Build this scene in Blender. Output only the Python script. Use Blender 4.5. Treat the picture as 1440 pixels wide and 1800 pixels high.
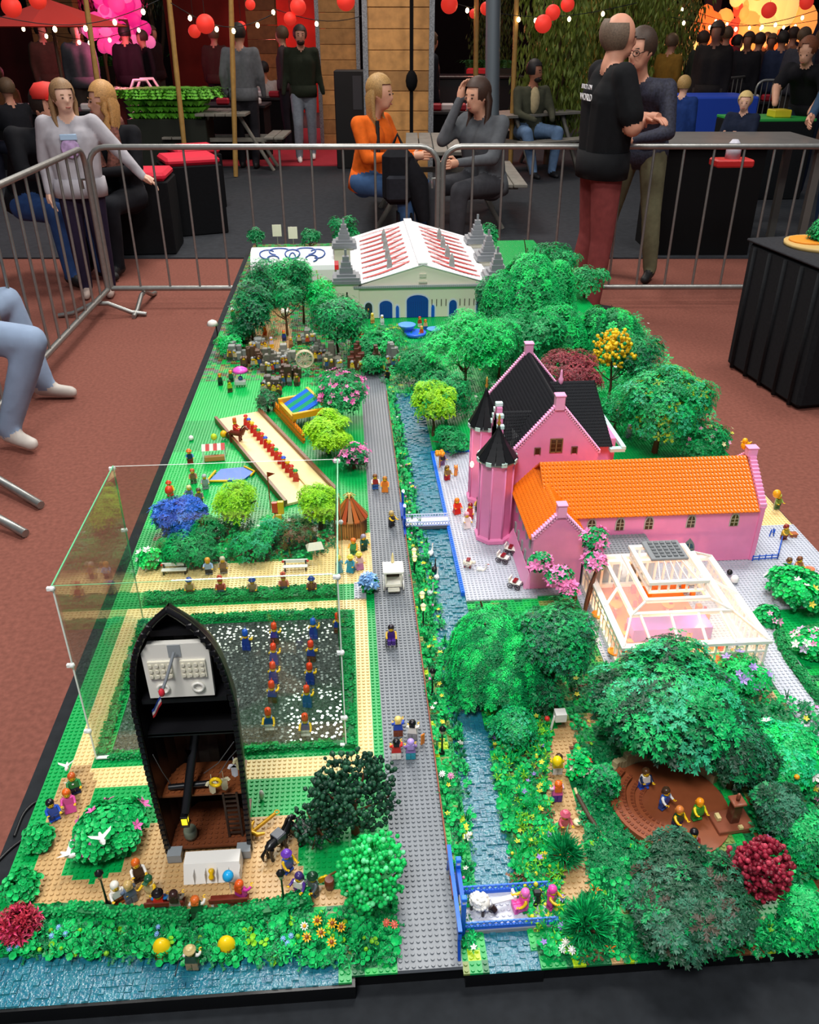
import bpy, bmesh, math, random
import numpy as np
from mathutils import Vector, Matrix, Quaternion
from math import pi, sin, cos, tan, atan, radians, sqrt
SC = bpy.context.scene; COL = SC.collection
for o in list(bpy.data.objects): bpy.data.objects.remove(o)
# ---------------------------------------------------------------- camera
FPX, PITCH, YAW, CAMH = 1480.0, radians(30), radians(4.18), 1.75
cd = bpy.data.cameras.new('camera'); cam = bpy.data.objects.new('camera', cd); COL.objects.link(cam)
cd.sensor_fit = 'HORIZONTAL'; cd.sensor_width = 36; cd.lens = 36*FPX/1440; cd.clip_start = .02; cd.clip_end = 200
cam.location = (0, 0, CAMH); cam.rotation_euler = (pi/2-PITCH, 0, -YAW); SC.camera = cam
# ---------------------------------------------------------------- world, exposure
w = bpy.data.worlds.new('hall_air'); SC.world = w; w.use_nodes = True
w.node_tree.nodes['Background'].inputs[0].default_value = (.86, .90, 1.0, 1)
w.node_tree.nodes['Background'].inputs[1].default_value = .17
SC.view_settings.view_transform = 'Standard'; SC.view_settings.look = 'None'
SC.cycles.transparent_max_bounces = 40; SC.view_settings.gamma = 1; SC.view_settings.use_curve_mapping = False; SC.view_settings.exposure = 0.35
def arealight(name, loc, target, size, power, color=(1,1,1), sy=None):
    l = bpy.data.lights.new(name, 'AREA'); l.energy = power; l.color = color; l.size = size
    if sy: l.shape = 'RECTANGLE'; l.size_y = sy
    o = bpy.data.objects.new(name, l); COL.objects.link(o); o.location = loc
    o.rotation_euler = (Vector(target)-Vector(loc)).to_track_quat('-Z', 'Y').to_euler(); return o
# hall ceiling lamps: a rig over the display table, one in front, weaker ones over the walkway
arealight('ceiling_rig_light', (.6, 2.6, 5.6), (.3, 1.6, .75), 1.3, 125, (1, .97, .92), .7)
arealight('ceiling_front_light', (-.8, -1.2, 5.2), (.1, 1.2, .8), 1.2, 150, (1, .98, .95))
arealight('ceiling_right_light', (3.4, 4.6, 5.8), (1.4, 4.0, .4), 1.2, 95, (1, .93, .86))
arealight('ceiling_walkway_light', (-1.2, 8.6, 5.6), (-1.2, 6.8, .2), 1.8, 200, (1, .93, .85))
arealight('ceiling_far_light', (1.5, 14.0, 5.8), (1.0, 12.5, 0), 2.2, 120, (1, .86, .75))
arealight('ceiling_spot_light', (-.55, 3.7, 5.6), (-.2, .7, .75), .45, 32, (1, .98, .95))
arealight('ceiling_spot_light', (-.45, 6.1, 5.6), (-.1, 1.0, .75), .45, 45, (1, .98, .95))
# ---------------------------------------------------------------- survey helpers
def W(x, y, z=.75):
    "point of the place at height z that the photograph shows at (x, y)"
    u = (x-720)/FPX; v = (y-900)/FPX
    Y = cos(PITCH)-v*sin(PITCH); Z = -sin(PITCH)-v*cos(PITCH); t = (z-CAMH)/Z
    X = u*t; Y *= t
    return Vector((X*cos(YAW)+Y*sin(YAW), -X*sin(YAW)+Y*cos(YAW), z))
def D(x, y, d):
    "point seen at (x, y) at horizontal distance d in front of the camera"
    u = (x-720)/FPX; v = (y-900)/FPX
    Y = cos(PITCH)-v*sin(PITCH); Z = -sin(PITCH)-v*cos(PITCH); t = d/Y
    X = u*t; Y = d
    return Vector((X*cos(YAW)+Y*sin(YAW), -X*sin(YAW)+Y*cos(YAW), CAMH+Z*t))
# ---------------------------------------------------------------- materials
def lin(c):
    return tuple((v/12.92 if v <= .04045 else ((v+.055)/1.055)**2.4) for v in c)
def hexc(h): return lin(tuple(int(h[i:i+2], 16)/255 for i in (0, 2, 4)))
MC = {}
def mat(h, rough=.35, metal=0, emit=0, spec=.5, noise=0, nscale=60, trans=0, ior=1.45, alpha=1, bump=0, ecol=None):
    key = (h, rough, metal, emit, spec, noise, nscale, trans, ior, alpha, bump, ecol)
    if key in MC: return MC[key]
    m = bpy.data.materials.new('surface_'+h); m.use_nodes = True; nt = m.node_tree; b = nt.nodes['Principled BSDF']
    c = hexc(h); b.inputs['Base Color'].default_value = (*c, 1)
    b.inputs['Roughness'].default_value = rough; b.inputs['Metallic'].default_value = metal
    b.inputs['Specular IOR Level'].default_value = spec; b.inputs['IOR'].default_value = ior
    b.inputs['Transmission Weight'].default_value = trans; b.inputs['Alpha'].default_value = alpha
    if emit:
        b.inputs['Emission Color'].default_value = (*(hexc(ecol) if ecol else c), 1); b.inputs['Emission Strength'].default_value = emit
    if noise or bump:
        tc = nt.nodes.new('ShaderNodeTexCoord'); n = nt.nodes.new('ShaderNodeTexNoise'); n.inputs['Scale'].default_value = nscale; n.inputs['Detail'].default_value = 4
        nt.links.new(tc.outputs['Object'], n.inputs['Vector'])
        if noise:
            r = nt.nodes.new('ShaderNodeMapRange'); r.inputs[1].default_value = .25; r.inputs[2].default_value = .75
            r.inputs[3].default_value = 1-noise; r.inputs[4].default_value = 1+noise
            mx = nt.nodes.new('ShaderNodeVectorMath'); mx.operation = 'SCALE'; mx.inputs[0].default_value = c
            nt.links.new(n.outputs['Fac'], r.inputs[0]); nt.links.new(r.outputs[0], mx.inputs['Scale']); nt.links.new(mx.outputs[0], b.inputs['Base Color'])
        if bump:
            bp = nt.nodes.new('ShaderNodeBump'); bp.inputs['Strength'].default_value = bump; bp.inputs['Distance'].default_value = .01
            nt.links.new(n.outputs['Fac'], bp.inputs['Height']); nt.links.new(bp.outputs[0], b.inputs['Normal'])
    MC[key] = m; return m
def plastic(h): return mat(h, .28)
def leafm(h): return mat(h, .42, spec=.35, noise=.4, nscale=70)
def cloth(h, n=.15, s=25): return mat(h, .85, spec=.2, noise=n, nscale=s)
def glow(h, e): return mat(h, .5, emit=e)
# ---------------------------------------------------------------- mesh builder
class MB:
    def __init__(s): s.v = []; s.f = []; s.m = []; s.sm = []
    def add(s, vs, fs, mi=0, M=None, smooth=False):
        b = len(s.v)
        if M is not None: vs = [M @ Vector(v) for v in vs]
        s.v += [tuple(v) for v in vs]; s.f += [tuple(i+b for i in f) for f in fs]; s.m += [mi]*len(fs); s.sm += [smooth]*len(fs); return s
    def box(s, x0, x1, y0, y1, z0, z1, mi=0, M=None):
        vs = [(x, y, z) for z in (z0, z1) for y in (y0, y1) for x in (x0, x1)]
        return s.add(vs, [(0,2,3,1), (4,5,7,6), (0,1,5,4), (2,6,7,3), (0,4,6,2), (1,3,7,5)], mi, M)
    def bev(s, x0, x1, y0, y1, z0, z1, b=.001, mi=0, M=None):
        "box with a chamfered rim on every edge"
        bm = bmesh.new(); bmesh.ops.create_cube(bm, size=1)
        for v in bm.verts: v.co = Vector(((x0+x1)/2+v.co.x*(x1-x0), (y0+y1)/2+v.co.y*(y1-y0), (z0+z1)/2+v.co.z*(z1-z0)))
        bmesh.ops.bevel(bm, geom=list(bm.edges), offset=b, segments=1, affect='EDGES')
        bm.verts.index_update(); s.add([v.co.copy() for v in bm.verts], [[v.index for v in f.verts] for f in bm.faces], mi, M); bm.free(); return s
    def prism(s, pts, z0, z1, mi=0, M=None):
        n = len(pts); a = sum(pts[i][0]*pts[(i+1)%n][1]-pts[(i+1)%n][0]*pts[i][1] for i in range(n))
        if a < 0: pts = pts[::-1]
        vs = [(p[0], p[1], z0) for p in pts]+[(p[0], p[1], z1) for p in pts]
        return s.add(vs, [tuple(range(n))[::-1], tuple(range(n, 2*n))]+[(i, (i+1)%n, (i+1)%n+n, i+n) for i in range(n)], mi, M)
    def lathe(s, prof, seg=12, mi=0, M=None, smooth=True):
        "prof = [(r, z), ...] bottom to top"
        vs = []; fs = []
        for r, z in prof:
            for k in range(seg):
                a = 2*pi*k/seg; vs.append((r*cos(a), r*sin(a), z))
        for j in range(len(prof)-1):
            for k in range(seg):
                fs.append((j*seg+k, j*seg+(k+1)%seg, (j+1)*seg+(k+1)%seg, (j+1)*seg+k))
        s.add(vs, fs, mi, M, smooth)
        caps = []
        if prof[0][0] > 1e-6: caps.append(tuple(range(seg))[::-1])
        if prof[-1][0] > 1e-6: caps.append(tuple(range((len(prof)-1)*seg, len(prof)*seg)))
        b = len(s.v)-len(vs)
        for c in caps: s.f.append(tuple(i+b for i in c)); s.m.append(mi); s.sm.append(False)
        return s
    def cyl(s, x, y, z0, z1, r, seg=10, mi=0, r2=None, M=None):
        T = Matrix.Translation((x, y, 0)); T = M @ T if M is not None else T
        return s.lathe([(r, z0), (r if r2 is None else r2, z1)], seg, mi, T)
    def tube(s, pts, r, seg=8, mi=0, M=None):
        "round bar through pts; r a number or a list"
        P = [Vector(p) for p in pts]; n = len(P); R = r if isinstance(r, (list, tuple)) else [r]*n
        vs = []; prev = None
        for i, p in enumerate(P):
            d = (P[min(i+1, n-1)]-P[max(i-1, 0)]).normalized()
            if prev is None: a = d.orthogonal().normalized()
            else: a = (prev-d*prev.dot(d)); a = a.normalized() if a.length > 1e-6 else d.orthogonal().normalized()
            prev = a; c = d.cross(a)
            for k in range(seg):
                t = 2*pi*k/seg; vs.append(p+(a*cos(t)+c*sin(t))*R[i])
        fs = [(i*seg+k, i*seg+(k+1)%seg, (i+1)*seg+(k+1)%seg, (i+1)*seg+k) for i in range(n-1) for k in range(seg)]
        s.add(vs, fs, mi, M, True); s.add(vs[:seg], [tuple(range(seg))[::-1]], mi, M); s.add(vs[-seg:], [tuple(range(seg))], mi, M)
        return s
    def ball(s, c, r, mi=0, seg=8, rings=5, M=None, sc=(1,1,1)):
        prof = [(sin(pi*i/rings), -cos(pi*i/rings)) for i in range(rings+1)]; prof[0] = (1e-7, -1); prof[-1] = (1e-7, 1)
        T = Matrix.Translation(c) @ Matrix.Diagonal((r*sc[0], r*sc[1], r*sc[2], 1)); T = M @ T if M is not None else T
        return s.lathe(prof, seg, mi, T)
    def mesh(s, name):
        me = bpy.data.meshes.new(name); me.from_pydata(s.v, [], s.f); me.polygons.foreach_set('material_index', s.m); me.polygons.foreach_set('use_smooth', s.sm); me.update(); return me
    def build(s, name, mats, parent=None, loc=None, rz=0, kind=None):
        me = s.mesh(name); ms = mats if isinstance(mats, (list, tuple)) else [mats]
        for m in ms: me.materials.append(m)
        return link(name, me, parent, loc, rz, kind)
def link(name, data, parent=None, loc=None, rz=0, kind=None):
    o = bpy.data.objects.new(name, data); COL.objects.link(o)
    if parent is not None: o.parent = parent
    if loc is not None: o.location = loc
    if rz: o.rotation_euler.z = rz
    if kind: o['kind'] = kind
    return o
def inst(name, me, mats, parent=None, loc=None, rz=0, kind=None):
    "object that shares mesh me but has materials of its own"
    o = link(name, me, parent, loc, rz, kind)
    ms = mats if isinstance(mats, (list, tuple)) else [mats]
    while len(me.materials) < len(ms): me.materials.append(None)
    for i, m in enumerate(ms): o.material_slots[i].link = 'OBJECT'; o.material_slots[i].material = m
    return o
def tag(o, label, cat, group=None, kind=None):
    o['label'] = label; o['category'] = cat
    if group: o['group'] = group
    if kind: o['kind'] = kind
    return o
def thing(name, label, cat, loc=(0,0,0), rz=0, group=None):
    o = link(name, None, None, loc, rz); o.empty_display_size = .02; return tag(o, label, cat, group)
def struct(o): o['kind'] = 'structure'; return o
def TR(x=0, y=0, z=0, rz=0, rx=0, ry=0, s=1):
    return Matrix.Translation((x, y, z)) @ Matrix.Rotation(rz, 4, 'Z') @ Matrix.Rotation(ry, 4, 'Y') @ Matrix.Rotation(rx, 4, 'X') @ Matrix.Scale(s, 4)
def copytree(o, parent=None):
    c = o.copy(); COL.objects.link(c)
    if parent is not None: c.parent = parent
    for ch in list(o.children): copytree(ch, c)
    return c
ST = .008            # pitch of the brick grid
GZ = .75             # level of the brick-built ground
# ================================================================ hall floor, wall, roof
RED = cloth('7f4d42', .22, 55)
DKC = cloth('33363b', .2, 18)
def floorpoly(name, pts, z, m, t=.02):
    b = MB(); b.prism([(p[0], p[1]) for p in pts], z-t, z); return struct(b.build(name, m))
def R_(x, y):  # camera-aligned metres -> world
    return (x*cos(YAW)+y*sin(YAW), -x*sin(YAW)+y*cos(YAW))
floorpoly('floor', [R_(-14, -3), R_(14, -3), R_(14, 30), R_(-14, 30)], 0, RED)
floorpoly('floor_dark_carpet', [R_(-14, 7.42), R_(14, 7.42), R_(14, 30), R_(-14, 30)], .012, DKC)
floorpoly('floor_red_runner', [R_(-3.6, 12.9), R_(-1.0, 12.9), R_(-1.2, 18), R_(-4.6, 18)], .02, cloth('9c2c38', .1, 12))
struct(MB().box(-14, 14, 29.6, 30, 0, 9, M=Matrix.Rotation(-YAW, 4, 'Z')).build('wall_back', cloth('1c1113', .3, 1)))
struct(MB().box(-14.4, -14, -3, 30, 0, 9, M=Matrix.Rotation(-YAW, 4, 'Z')).build('wall_left', cloth('1a1315', .3, 1)))
struct(MB().box(14, 14.4, -3, 30, 0, 9, M=Matrix.Rotation(-YAW, 4, 'Z')).build('wall_right', cloth('17161c', .3, 1)))
# ================================================================ the display table
TX0, TX1, TY0, TY1 = -.490, 1.006, .600, 4.60
tb = thing('display_table', 'long trestle table draped in black cloth carrying the toy brick park', 'table', (0, 0, 0))
BLK = cloth('16181b', .25, 60)
b = MB(); b.box(TX0-.036, TX1+.03, -.25, TY1+.03, .69, .722); b.build('table_top', cloth('202327', .2, 50), tb)
b = MB(); b.box(TX0-.036, TX1+.03, -.25, TY1+.03, .012, .69, M=None); b.build('skirt', BLK, tb)
b = MB()
for i in range(30):
    y = -.2+i*.15; b.cyl(TX0-.036, y, .012, .69, .008+.004*(i % 3), 6); b.cyl(TX1+.03, y, .012, .69, .008, 6)
b.build('skirt_fold', BLK, tb, kind='stuff')
# ---------------------------------------------------------------- brick ground, one cell per stud
NX = int(round((TX1-TX0)/ST)); NY = int(round((TY1-TY0)/ST))
gx = TX0+(np.arange(NX)+.5)*ST; gy = TY0+(np.arange(NY)+.5)*ST
GX, GY = np.meshgrid(gx, gy)
def inpoly(pts):
    c = np.zeros(GX.shape, bool); n = len(pts)
    for i in range(n):
        x1, y1 = pts[i][:2]; x2, y2 = pts[(i+1) % n][:2]
        if y1 == y2: continue
        cond = ((y1 > GY) != (y2 > GY)) & (GX < (x2-x1)*(GY-y1)/(y2-y1)+x1); c ^= cond
    return c
def rect(x0, x1, y0, y1): return (GX > x0) & (GX < x1) & (GY > y0) & (GY < y1)
def wpoly(pp): return inpoly([W(*p) for p in pp])
rng = np.random.RandomState(5); random.seed(5)
REGS = ['lawn', 'road', 'sand', 'tan_plaza', 'water', 'grey_plaza', 'pond', 'blue_edging', 'leafy_green', 'olive', 'brown', 'lime', 'dark_green', 'light_tan', 'void', 'bright_lawn', 'dark_grey']
RI = {n: i for i, n in enumerate(REGS)}
G = np.zeros(GX.shape, int)
def setr(mask, n): G[mask] = RI[n]
def patchy(mask, choices, seed=0):
    "beds planted in small clumps of different green, tan and brown plates"
    r = np.random.RandomState(seed); h, w_ = GX.shape
    s = r.randint(0, len(choices), (h//2+1, w_//2+1)); s = np.kron(s, np.ones((2, 2), int))[:h, :w_]
    for i, c in enumerate(choices): G[mask & (s == i)] = RI[c]
setr(GX > -9, 'lawn')
setr(rect(-1, .03, 2.30, 2.62), 'bright_lawn'); setr(rect(-1, -.3, 1.7, 2.1), 'bright_lawn')
GRN = ['lawn', 'leafy_green', 'dark_green', 'lawn', 'leafy_green', 'olive']
patchy(rect(-1, .03, 2.62, 5), ['lawn', 'dark_green', 'olive', 'brown', 'leafy_green', 'dark_grey'], 1)
setr(wpoly([(430, 540), (510, 540), (515, 640), (440, 640)]), 'tan_plaza')
patchy(rect(-.46, -.02, 1.535, 1.68), GRN+['brown'], 2)
# plaza, hedge line, paths and pond of the left half
setr(rect(-.470, .03, 1.437, 1.535), 'sand'); setr(rect(-.10, .03, 1.5, 1.64), 'sand')
setr(rect(-.455, .015, 1.355, 1.385), 'sand')
setr(rect(-.455, -.425, .93, 1.385), 'sand'); setr(rect(-.010, .015, .93, 1.385), 'sand')
setr(rect(-.455, .015, .93, .966), 'sand')
setr(rect(-.010, .015, 1.385, 1.437), 'grey_plaza')
setr(rect(-.402, -.036, 1.0, 1.325), 'pond')
setr(wpoly([(163, 1366), (172, 1372), (155, 1430), (118, 1492), (112, 1540), (165, 1552), (215, 1530), (243, 1460), (280, 1445), (500, 1430), (522, 1440), (528, 1500), (530, 1560), (640, 1560), (600, 1590), (500, 1602), (440, 1612), (250, 1600), (60, 1592), (52, 1545), (85, 1440), (110, 1370), (130, 1345), (160, 1345)]), 'tan_plaza')
setr(wpoly([(332, 1590), (352, 1590), (352, 1645), (332, 1645)]), 'tan_plaza')
patchy(rect(-1, .03, .6, .705), ['lawn', 'leafy_green', 'dark_green', 'lawn', 'olive', 'leafy_green'], 3)
setr(wpoly([(-200, 1680), (600, 1672), (598, 1800), (-200, 1800)]), 'water')
setr(rect(-1, -.02, .58, .604), 'water')
# road, canal and its banks
setr(rect(.030, .110, 0, 2.72), 'road')
patchy(rect(.110, .205, 0, 3.2), GRN+['lawn','lime', 'olive', 'leafy_green','dark_green'], 4)
patchy(rect(.205, 1.1, 0, 1.12), GRN+['brown','dark_green','leafy_green','lawn','olive','dark_green'], 5)
patchy(rect(.205, .45, 1.1, 1.37), GRN, 6)
setr(wpoly([(688, 690), (738, 690), (762, 800), (818, 1040), (835, 1200), (862, 1300), (885, 1450), (905, 1560), (962, 1740), (870, 1740), (838, 1560), (812, 1400), (797, 1290), (780, 1200), (760, 1080), (735, 950), (712, 800), (700, 745)]), 'water')
setr(rect(.110, .12, 0, 2.6) & (G == RI['water']), 'lawn')
# pink castle's yard and the pavement on the right
setr(rect(.213, .36, 1.36, 2.03), 'grey_plaza'); setr(rect(.36, 1.1, 1.37, 1.64), 'grey_plaza')
setr(rect(.205, .213, 1.385, 2.04), 'blue_edging'); setr(rect(.205, .33, 2.03, 2.04), 'blue_edging')
setr(rect(.44, .73, 1.10, 1.42), 'grey_plaza'); setr(rect(.72, .79, 1.02, 1.4), 'grey_plaza'); setr(rect(.79, 1.1, 1.29, 1.4), 'grey_plaza')
setr(wpoly([(1335, 1170), (1362, 1120), (1470, 1260), (1500, 1420)]), 'grey_plaza')
setr(rect(.86, 1.1, 1.6, 1.76), 'sand'); setr(rect(.5, .9, 1.64, 1.8), 'sand')
setr(wpoly([(965, 1300), (985, 1272), (1055, 1250), (1055, 1264), (1018, 1288), (1000, 1320), (1004, 1390), (1020, 1440), (1035, 1510), (1048, 1570), (1008, 1605), (985, 1560), (990, 1480), (958, 1400)]), 'tan_plaza')
setr(wpoly([(1270, 1225), (1350, 1210), (1372, 1232), (1270, 1250)]), 'tan_plaza'); setr(wpoly([(1260, 1198), (1345, 1192), (1352, 1212), (1265, 1226)]), 'lawn')
# front right edge of bare plates
patchy(rect(.235, 1.1, .6, .625), ['lawn', 'light_tan', 'brown', 'dark_green', 'lime', 'lawn', 'tan_plaza'], 8)
# stepped front edge: road and right half start a little further back than the left
setr(rect(-.022, .113, 0, .612), 'void'); setr(rect(.21, 1.2, 0, .604), 'void')
ZREG = {'water': -.0032, 'pond': -.0024, 'road': .0032, 'blue_edging': .0064, 'grey_plaza': .0032}
def plate_mat(h): return mat(h, .33, noise=.08, nscale=30)
def watermat(h1, h2, h3):
    m = bpy.data.materials.new('clear_blue_tiles'); m.use_nodes = True; nt = m.node_tree; b = nt.nodes['Principled BSDF']
    tc = nt.nodes.new('ShaderNodeTexCoord'); mp = nt.nodes.new('ShaderNodeMapping'); mp.inputs['Scale'].default_value = (125, 125, 125)
    br = nt.nodes.new('ShaderNodeTexBrick'); br.inputs['Scale'].default_value = 1; br.inputs['Mortar Size'].default_value = .05; br.inputs['Brick Width'].default_value = 2; br.inputs['Row Height'].default_value = 1
    br.inputs['Color1'].default_value = (*hexc(h1), 1); br.inputs['Color2'].default_value = (*hexc(h2), 1); br.inputs['Mortar'].default_value = (*hexc(h3), 1)
    n = nt.nodes.new('ShaderNodeTexNoise'); n.inputs['Scale'].default_value = 260; n.inputs['Detail'].default_value = 3
    bp = nt.nodes.new('ShaderNodeBump'); bp.inputs['Strength'].default_value = .6; bp.inputs['Distance'].default_value = .003
    n2 = nt.nodes.new('ShaderNodeTexNoise'); n2.inputs['Scale'].default_value = 40
    mx = nt.nodes.new('ShaderNodeMix'); mx.data_type = 'RGBA'; mx.inputs['B'].default_value = (*hexc(h3), 1)
    L = nt.links.new; L(tc.outputs['Object'], mp.inputs['Vector']); L(mp.outputs[0], br.inputs['Vector']); L(tc.outputs['Object'], n.inputs['Vector']); L(tc.outputs['Object'], n2.inputs['Vector'])
    L(n2.outputs['Fac'], mx.inputs['Factor']); L(br.outputs['Color'], mx.inputs['A']); L(mx.outputs['Result'], b.inputs['Base Color'])
    L(n.outputs['Fac'], bp.inputs['Height']); L(bp.outputs[0], b.inputs['Normal']); b.inputs['Roughness'].default_value = .12; b.inputs['Specular IOR Level'].default_value = .8
    return m
WATER = watermat('165f80', '0b4569', '27808f'); POND = mat('7c8482', .14, metal=.3, noise=.7, nscale=260, bump=1.8)  # silvery reflection and sparkle are put into the pond's pale mottled colour
RM = {'lawn': plate_mat('00a04c'), 'road': plate_mat('747a81'), 'sand': plate_mat('ecd195'), 'tan_plaza': plate_mat('bf9c6b'), 'water': WATER, 'grey_plaza': plate_mat('b9bec9'),
      'pond': POND, 'blue_edging': plate_mat('1c6fe0'), 'leafy_green': plate_mat('16b24f'), 'olive': plate_mat('7d8f4a'), 'brown': plate_mat('6b4326'), 'lime': plate_mat('b4d422'),
      'dark_green': plate_mat('0f6a3c'), 'light_tan': plate_mat('d8c48c'), 'bright_lawn': plate_mat('08ba58'), 'dark_grey': plate_mat('6a6f6c')}
base = thing('park_base', 'brick-built park ground of green, sand and grey studded plates with blue water', 'model base', (0, 0, 0))
b = MB(); b.box(TX0, -.022, TY0-.004, TY1, .7222, .7465); b.box(-.022, .113, TY0+.012, TY1, .7222, .7465); b.box(.113, .21, TY0, TY1, .7222, .7465); b.box(.21, TX1, TY0+.004, TY1, .7222, .7465)
b.build('base_board', mat('0b0c0e', .35), base)
# geometry-node studs: a small round stud on every cell
def stud_group():
    ng = bpy.data.node_groups.new('studs', 'GeometryNodeTree')
    ng.interface.new_socket('Geometry', in_out='INPUT', socket_type='NodeSocketGeometry'); ng.interface.new_socket('Geometry', in_out='OUTPUT', socket_type='NodeSocketGeometry')
    mi = ng.interface.new_socket('Material', in_out='INPUT', socket_type='NodeSocketMaterial')
    N = ng.nodes.new; gi = N('NodeGroupInput'); go = N('NodeGroupOutput')
    c = N('GeometryNodeMeshCylinder'); c.inputs['Vertices'].default_value = 10; c.inputs['Radius'].default_value = .00245; c.inputs['Depth'].default_value = .0020
    sm = N('GeometryNodeSetMaterial'); ip = N('GeometryNodeInstanceOnPoints')
    L = ng.links.new; L(gi.outputs['Geometry'], ip.inputs['Points']); L(c.outputs['Mesh'], sm.inputs['Geometry']); L(gi.outputs['Material'], sm.inputs['Material'])
    L(sm.outputs['Geometry'], ip.inputs['Instance']); L(ip.outputs['Instances'], go.inputs['Geometry']); return ng, mi.identifier
STUDS, MSOCK = stud_group()
def studs(pts, m, parent, name='stud_field'):
    me = bpy.data.meshes.new(name); me.from_pydata([tuple(p) for p in pts], [], []); me.materials.append(m)
    o = link(name, me, parent, kind='stuff'); md = o.modifiers.new('studs', 'NODES'); md.node_group = STUDS; md[MSOCK] = m; return o
for n in REGS:
    if n == 'void': continue
    msk = G == RI[n]
    if not msk.any(): continue
    zt = GZ+ZREG.get(n, 0); b = MB()
    for j in range(NY):
        row = msk[j]; i = 0
        if not row.any(): continue
        while i < NX:
            if row[i]:
                k = i
                while k < NX and row[k]: k += 1
                b.box(TX0+i*ST, TX0+k*ST, gy[j]-ST/2, gy[j]+ST/2, .7466, zt); i = k
            else: i += 1
    b.build(n+'_plate', RM[n], base, kind='stuff')
    if n not in ('water', 'pond'):
        js, is_ = np.nonzero(msk)
        studs([(gx[i], gy[j], zt+.0008) for j, i in zip(js, is_)], RM[n], base)
    else:
        if n == 'pond': js, is_ = np.nonzero(msk); studs([(gx[i]+rng.uniform(-.003, .003), gy[j]+rng.uniform(-.003, .003), zt+rng.uniform(-.0008, .0006)) for j, i in zip(js, is_) if rng.rand() < .6], mat('6c7674', .08, spec=1, metal=.2, noise=.8, nscale=150), base)
        # loose clear tiles lying proud of the water sheet
        js, is_ = np.nonzero(msk); b = MB(); r = random.Random(3)
        for j, i in zip(js, is_):
            if r.random() < (.5 if n == 'water' else .0):
                h = r.choice((.0012, .002, .0028)); b.box(gx[i]-.0037, gx[i]+.0037, gy[j]-.0037, gy[j]+.0037, zt, zt+h)
        if b.v: b.build('water_tile', WATER, base, kind='stuff')
# ================================================================ leaves, trees and shrubs
def spray_template(arms=4, L=.011, seed=0, droop=.25, leaf=.0032):
    "one plastic foliage sprig: forked arms with small pointed leaves"
    r = random.Random(seed); v = []; f = []
    for a in range(arms):
        t = 2*pi*a/arms+r.uniform(-.3, .3); l = L*r.uniform(.75, 1.1); d = Vector((cos(t), sin(t), 0)); n = Vector((-sin(t), cos(t), 0))
        for k in range(3):
            s = (k+1)/3; p = d*l*s+Vector((0, 0, -droop*l*s*s))
            for sg in (-1, 1):
                q = (d*.7+n*sg).normalized(); up = Vector((0, 0, r.uniform(-.3, .35))); tip = p+(q+up)*leaf*r.uniform(.9, 1.4); mid = p+q*leaf*.5
                w_ = d*leaf*.42; b0 = len(v); v += [p, mid+w_, tip, mid-w_]; f.append((b0, b0+1, b0+2, b0+3))
        b0 = len(v); p = d*l+Vector((0, 0, -droop*l)); v += [p-n*leaf*.4, p+d*leaf*1.2, p+n*leaf*.4, Vector((0, 0, 0))]; f.append((b0, b0+1, b0+2, b0+3))
    return np.array([tuple(q) for q in v]), f
def ball_template(r=.0028, twig=.007):
    m = MB(); m.ball((0, 0, twig), r, 0, 7, 5); m.add([(-.0006, 0, 0), (.0006, 0, 0), (.0004, 0, twig), (-.0004, 0, twig)], [(0, 1, 2, 3)])
    return np.array(m.v), m.f
def lobe_template(L=.0062):
    "three rounded, cupped leaves round a centre"
    v = []; f = []
    for a in range(3):
        t = 2*pi*a/3; c = Vector((cos(t), sin(t), .15))*L*.62; b0 = len(v)
        v.append(tuple(c+Vector((0, 0, -.0009))))
        for k in range(6):
            u = 2*pi*k/6+t; v.append(tuple(c+Vector((cos(u), sin(u), 0))*L*.52+Vector((0, 0, .0008))))
        for k in range(6): f.append((b0, b0+1+k, b0+1+(k+1) % 6))
    return np.array(v), f
def star_template(L=.013, n=7, w=.0030, seed=1, up=.25):
    "long pointed blades in a rosette"
    r = random.Random(seed); v = []; f = []
    for a in range(n):
        t = 2*pi*a/n+r.uniform(-.2, .2); l = L*r.uniform(.7, 1.1); d = Vector((cos(t), sin(t), 0)); q = Vector((-sin(t), cos(t), 0))
        b0 = len(v); z = Vector((0, 0, 1)); v += [q*w*.25, d*l*.5+q*w*.5+z*l*up, d*l-z*l*.02+z*l*up, d*l*.5-q*w*.5+z*l*up, -q*w*.25, d*l*.5+z*(l*up-w*.25)]
        f += [(b0, b0+5, b0+1), (b0+1, b0+5, b0+2), (b0+2, b0+5, b0+3), (b0+3, b0+5, b0+4)]
    return np.array([tuple(q) for q in v]), f
def grass_template(h=.016, n=6, seed=1, w=.0016):
    r = random.Random(seed); v = []; f = []
    for a in range(n):
        t = 2*pi*a/n; l = Vector((cos(t), sin(t), 0)); q = Vector((-sin(t), cos(t), 0)); H = h*r.uniform(.6, 1.1); s = r.uniform(.15, .5)
        b0 = len(v); z = Vector((0, 0, 1)); v += [q*w*.5, -q*w*.5, l*s*H*.5+z*H*.65-q*w*.4, l*s*H*.5+z*H*.65+q*w*.4, l*s*H*1.1+z*H]
        f += [(b0, b0+1, b0+2, b0+3), (b0+3, b0+2, b0+4)]
    return np.array([tuple(q) for q in v]), f
def petal_template(R=.0035, n=5):
    v = [(0, 0, 0)]; f = []
    for k in range(n):
        t = 2*pi*k/n; b0 = len(v); v += [(cos(t-.5)*R*.6, sin(t-.5)*R*.6, .0007), (cos(t)*R, sin(t)*R, .0012), (cos(t+.5)*R*.6, sin(t+.5)*R*.6, .0007)]; f.append((0, b0, b0+1, b0+2))
    return np.array(v), f
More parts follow.
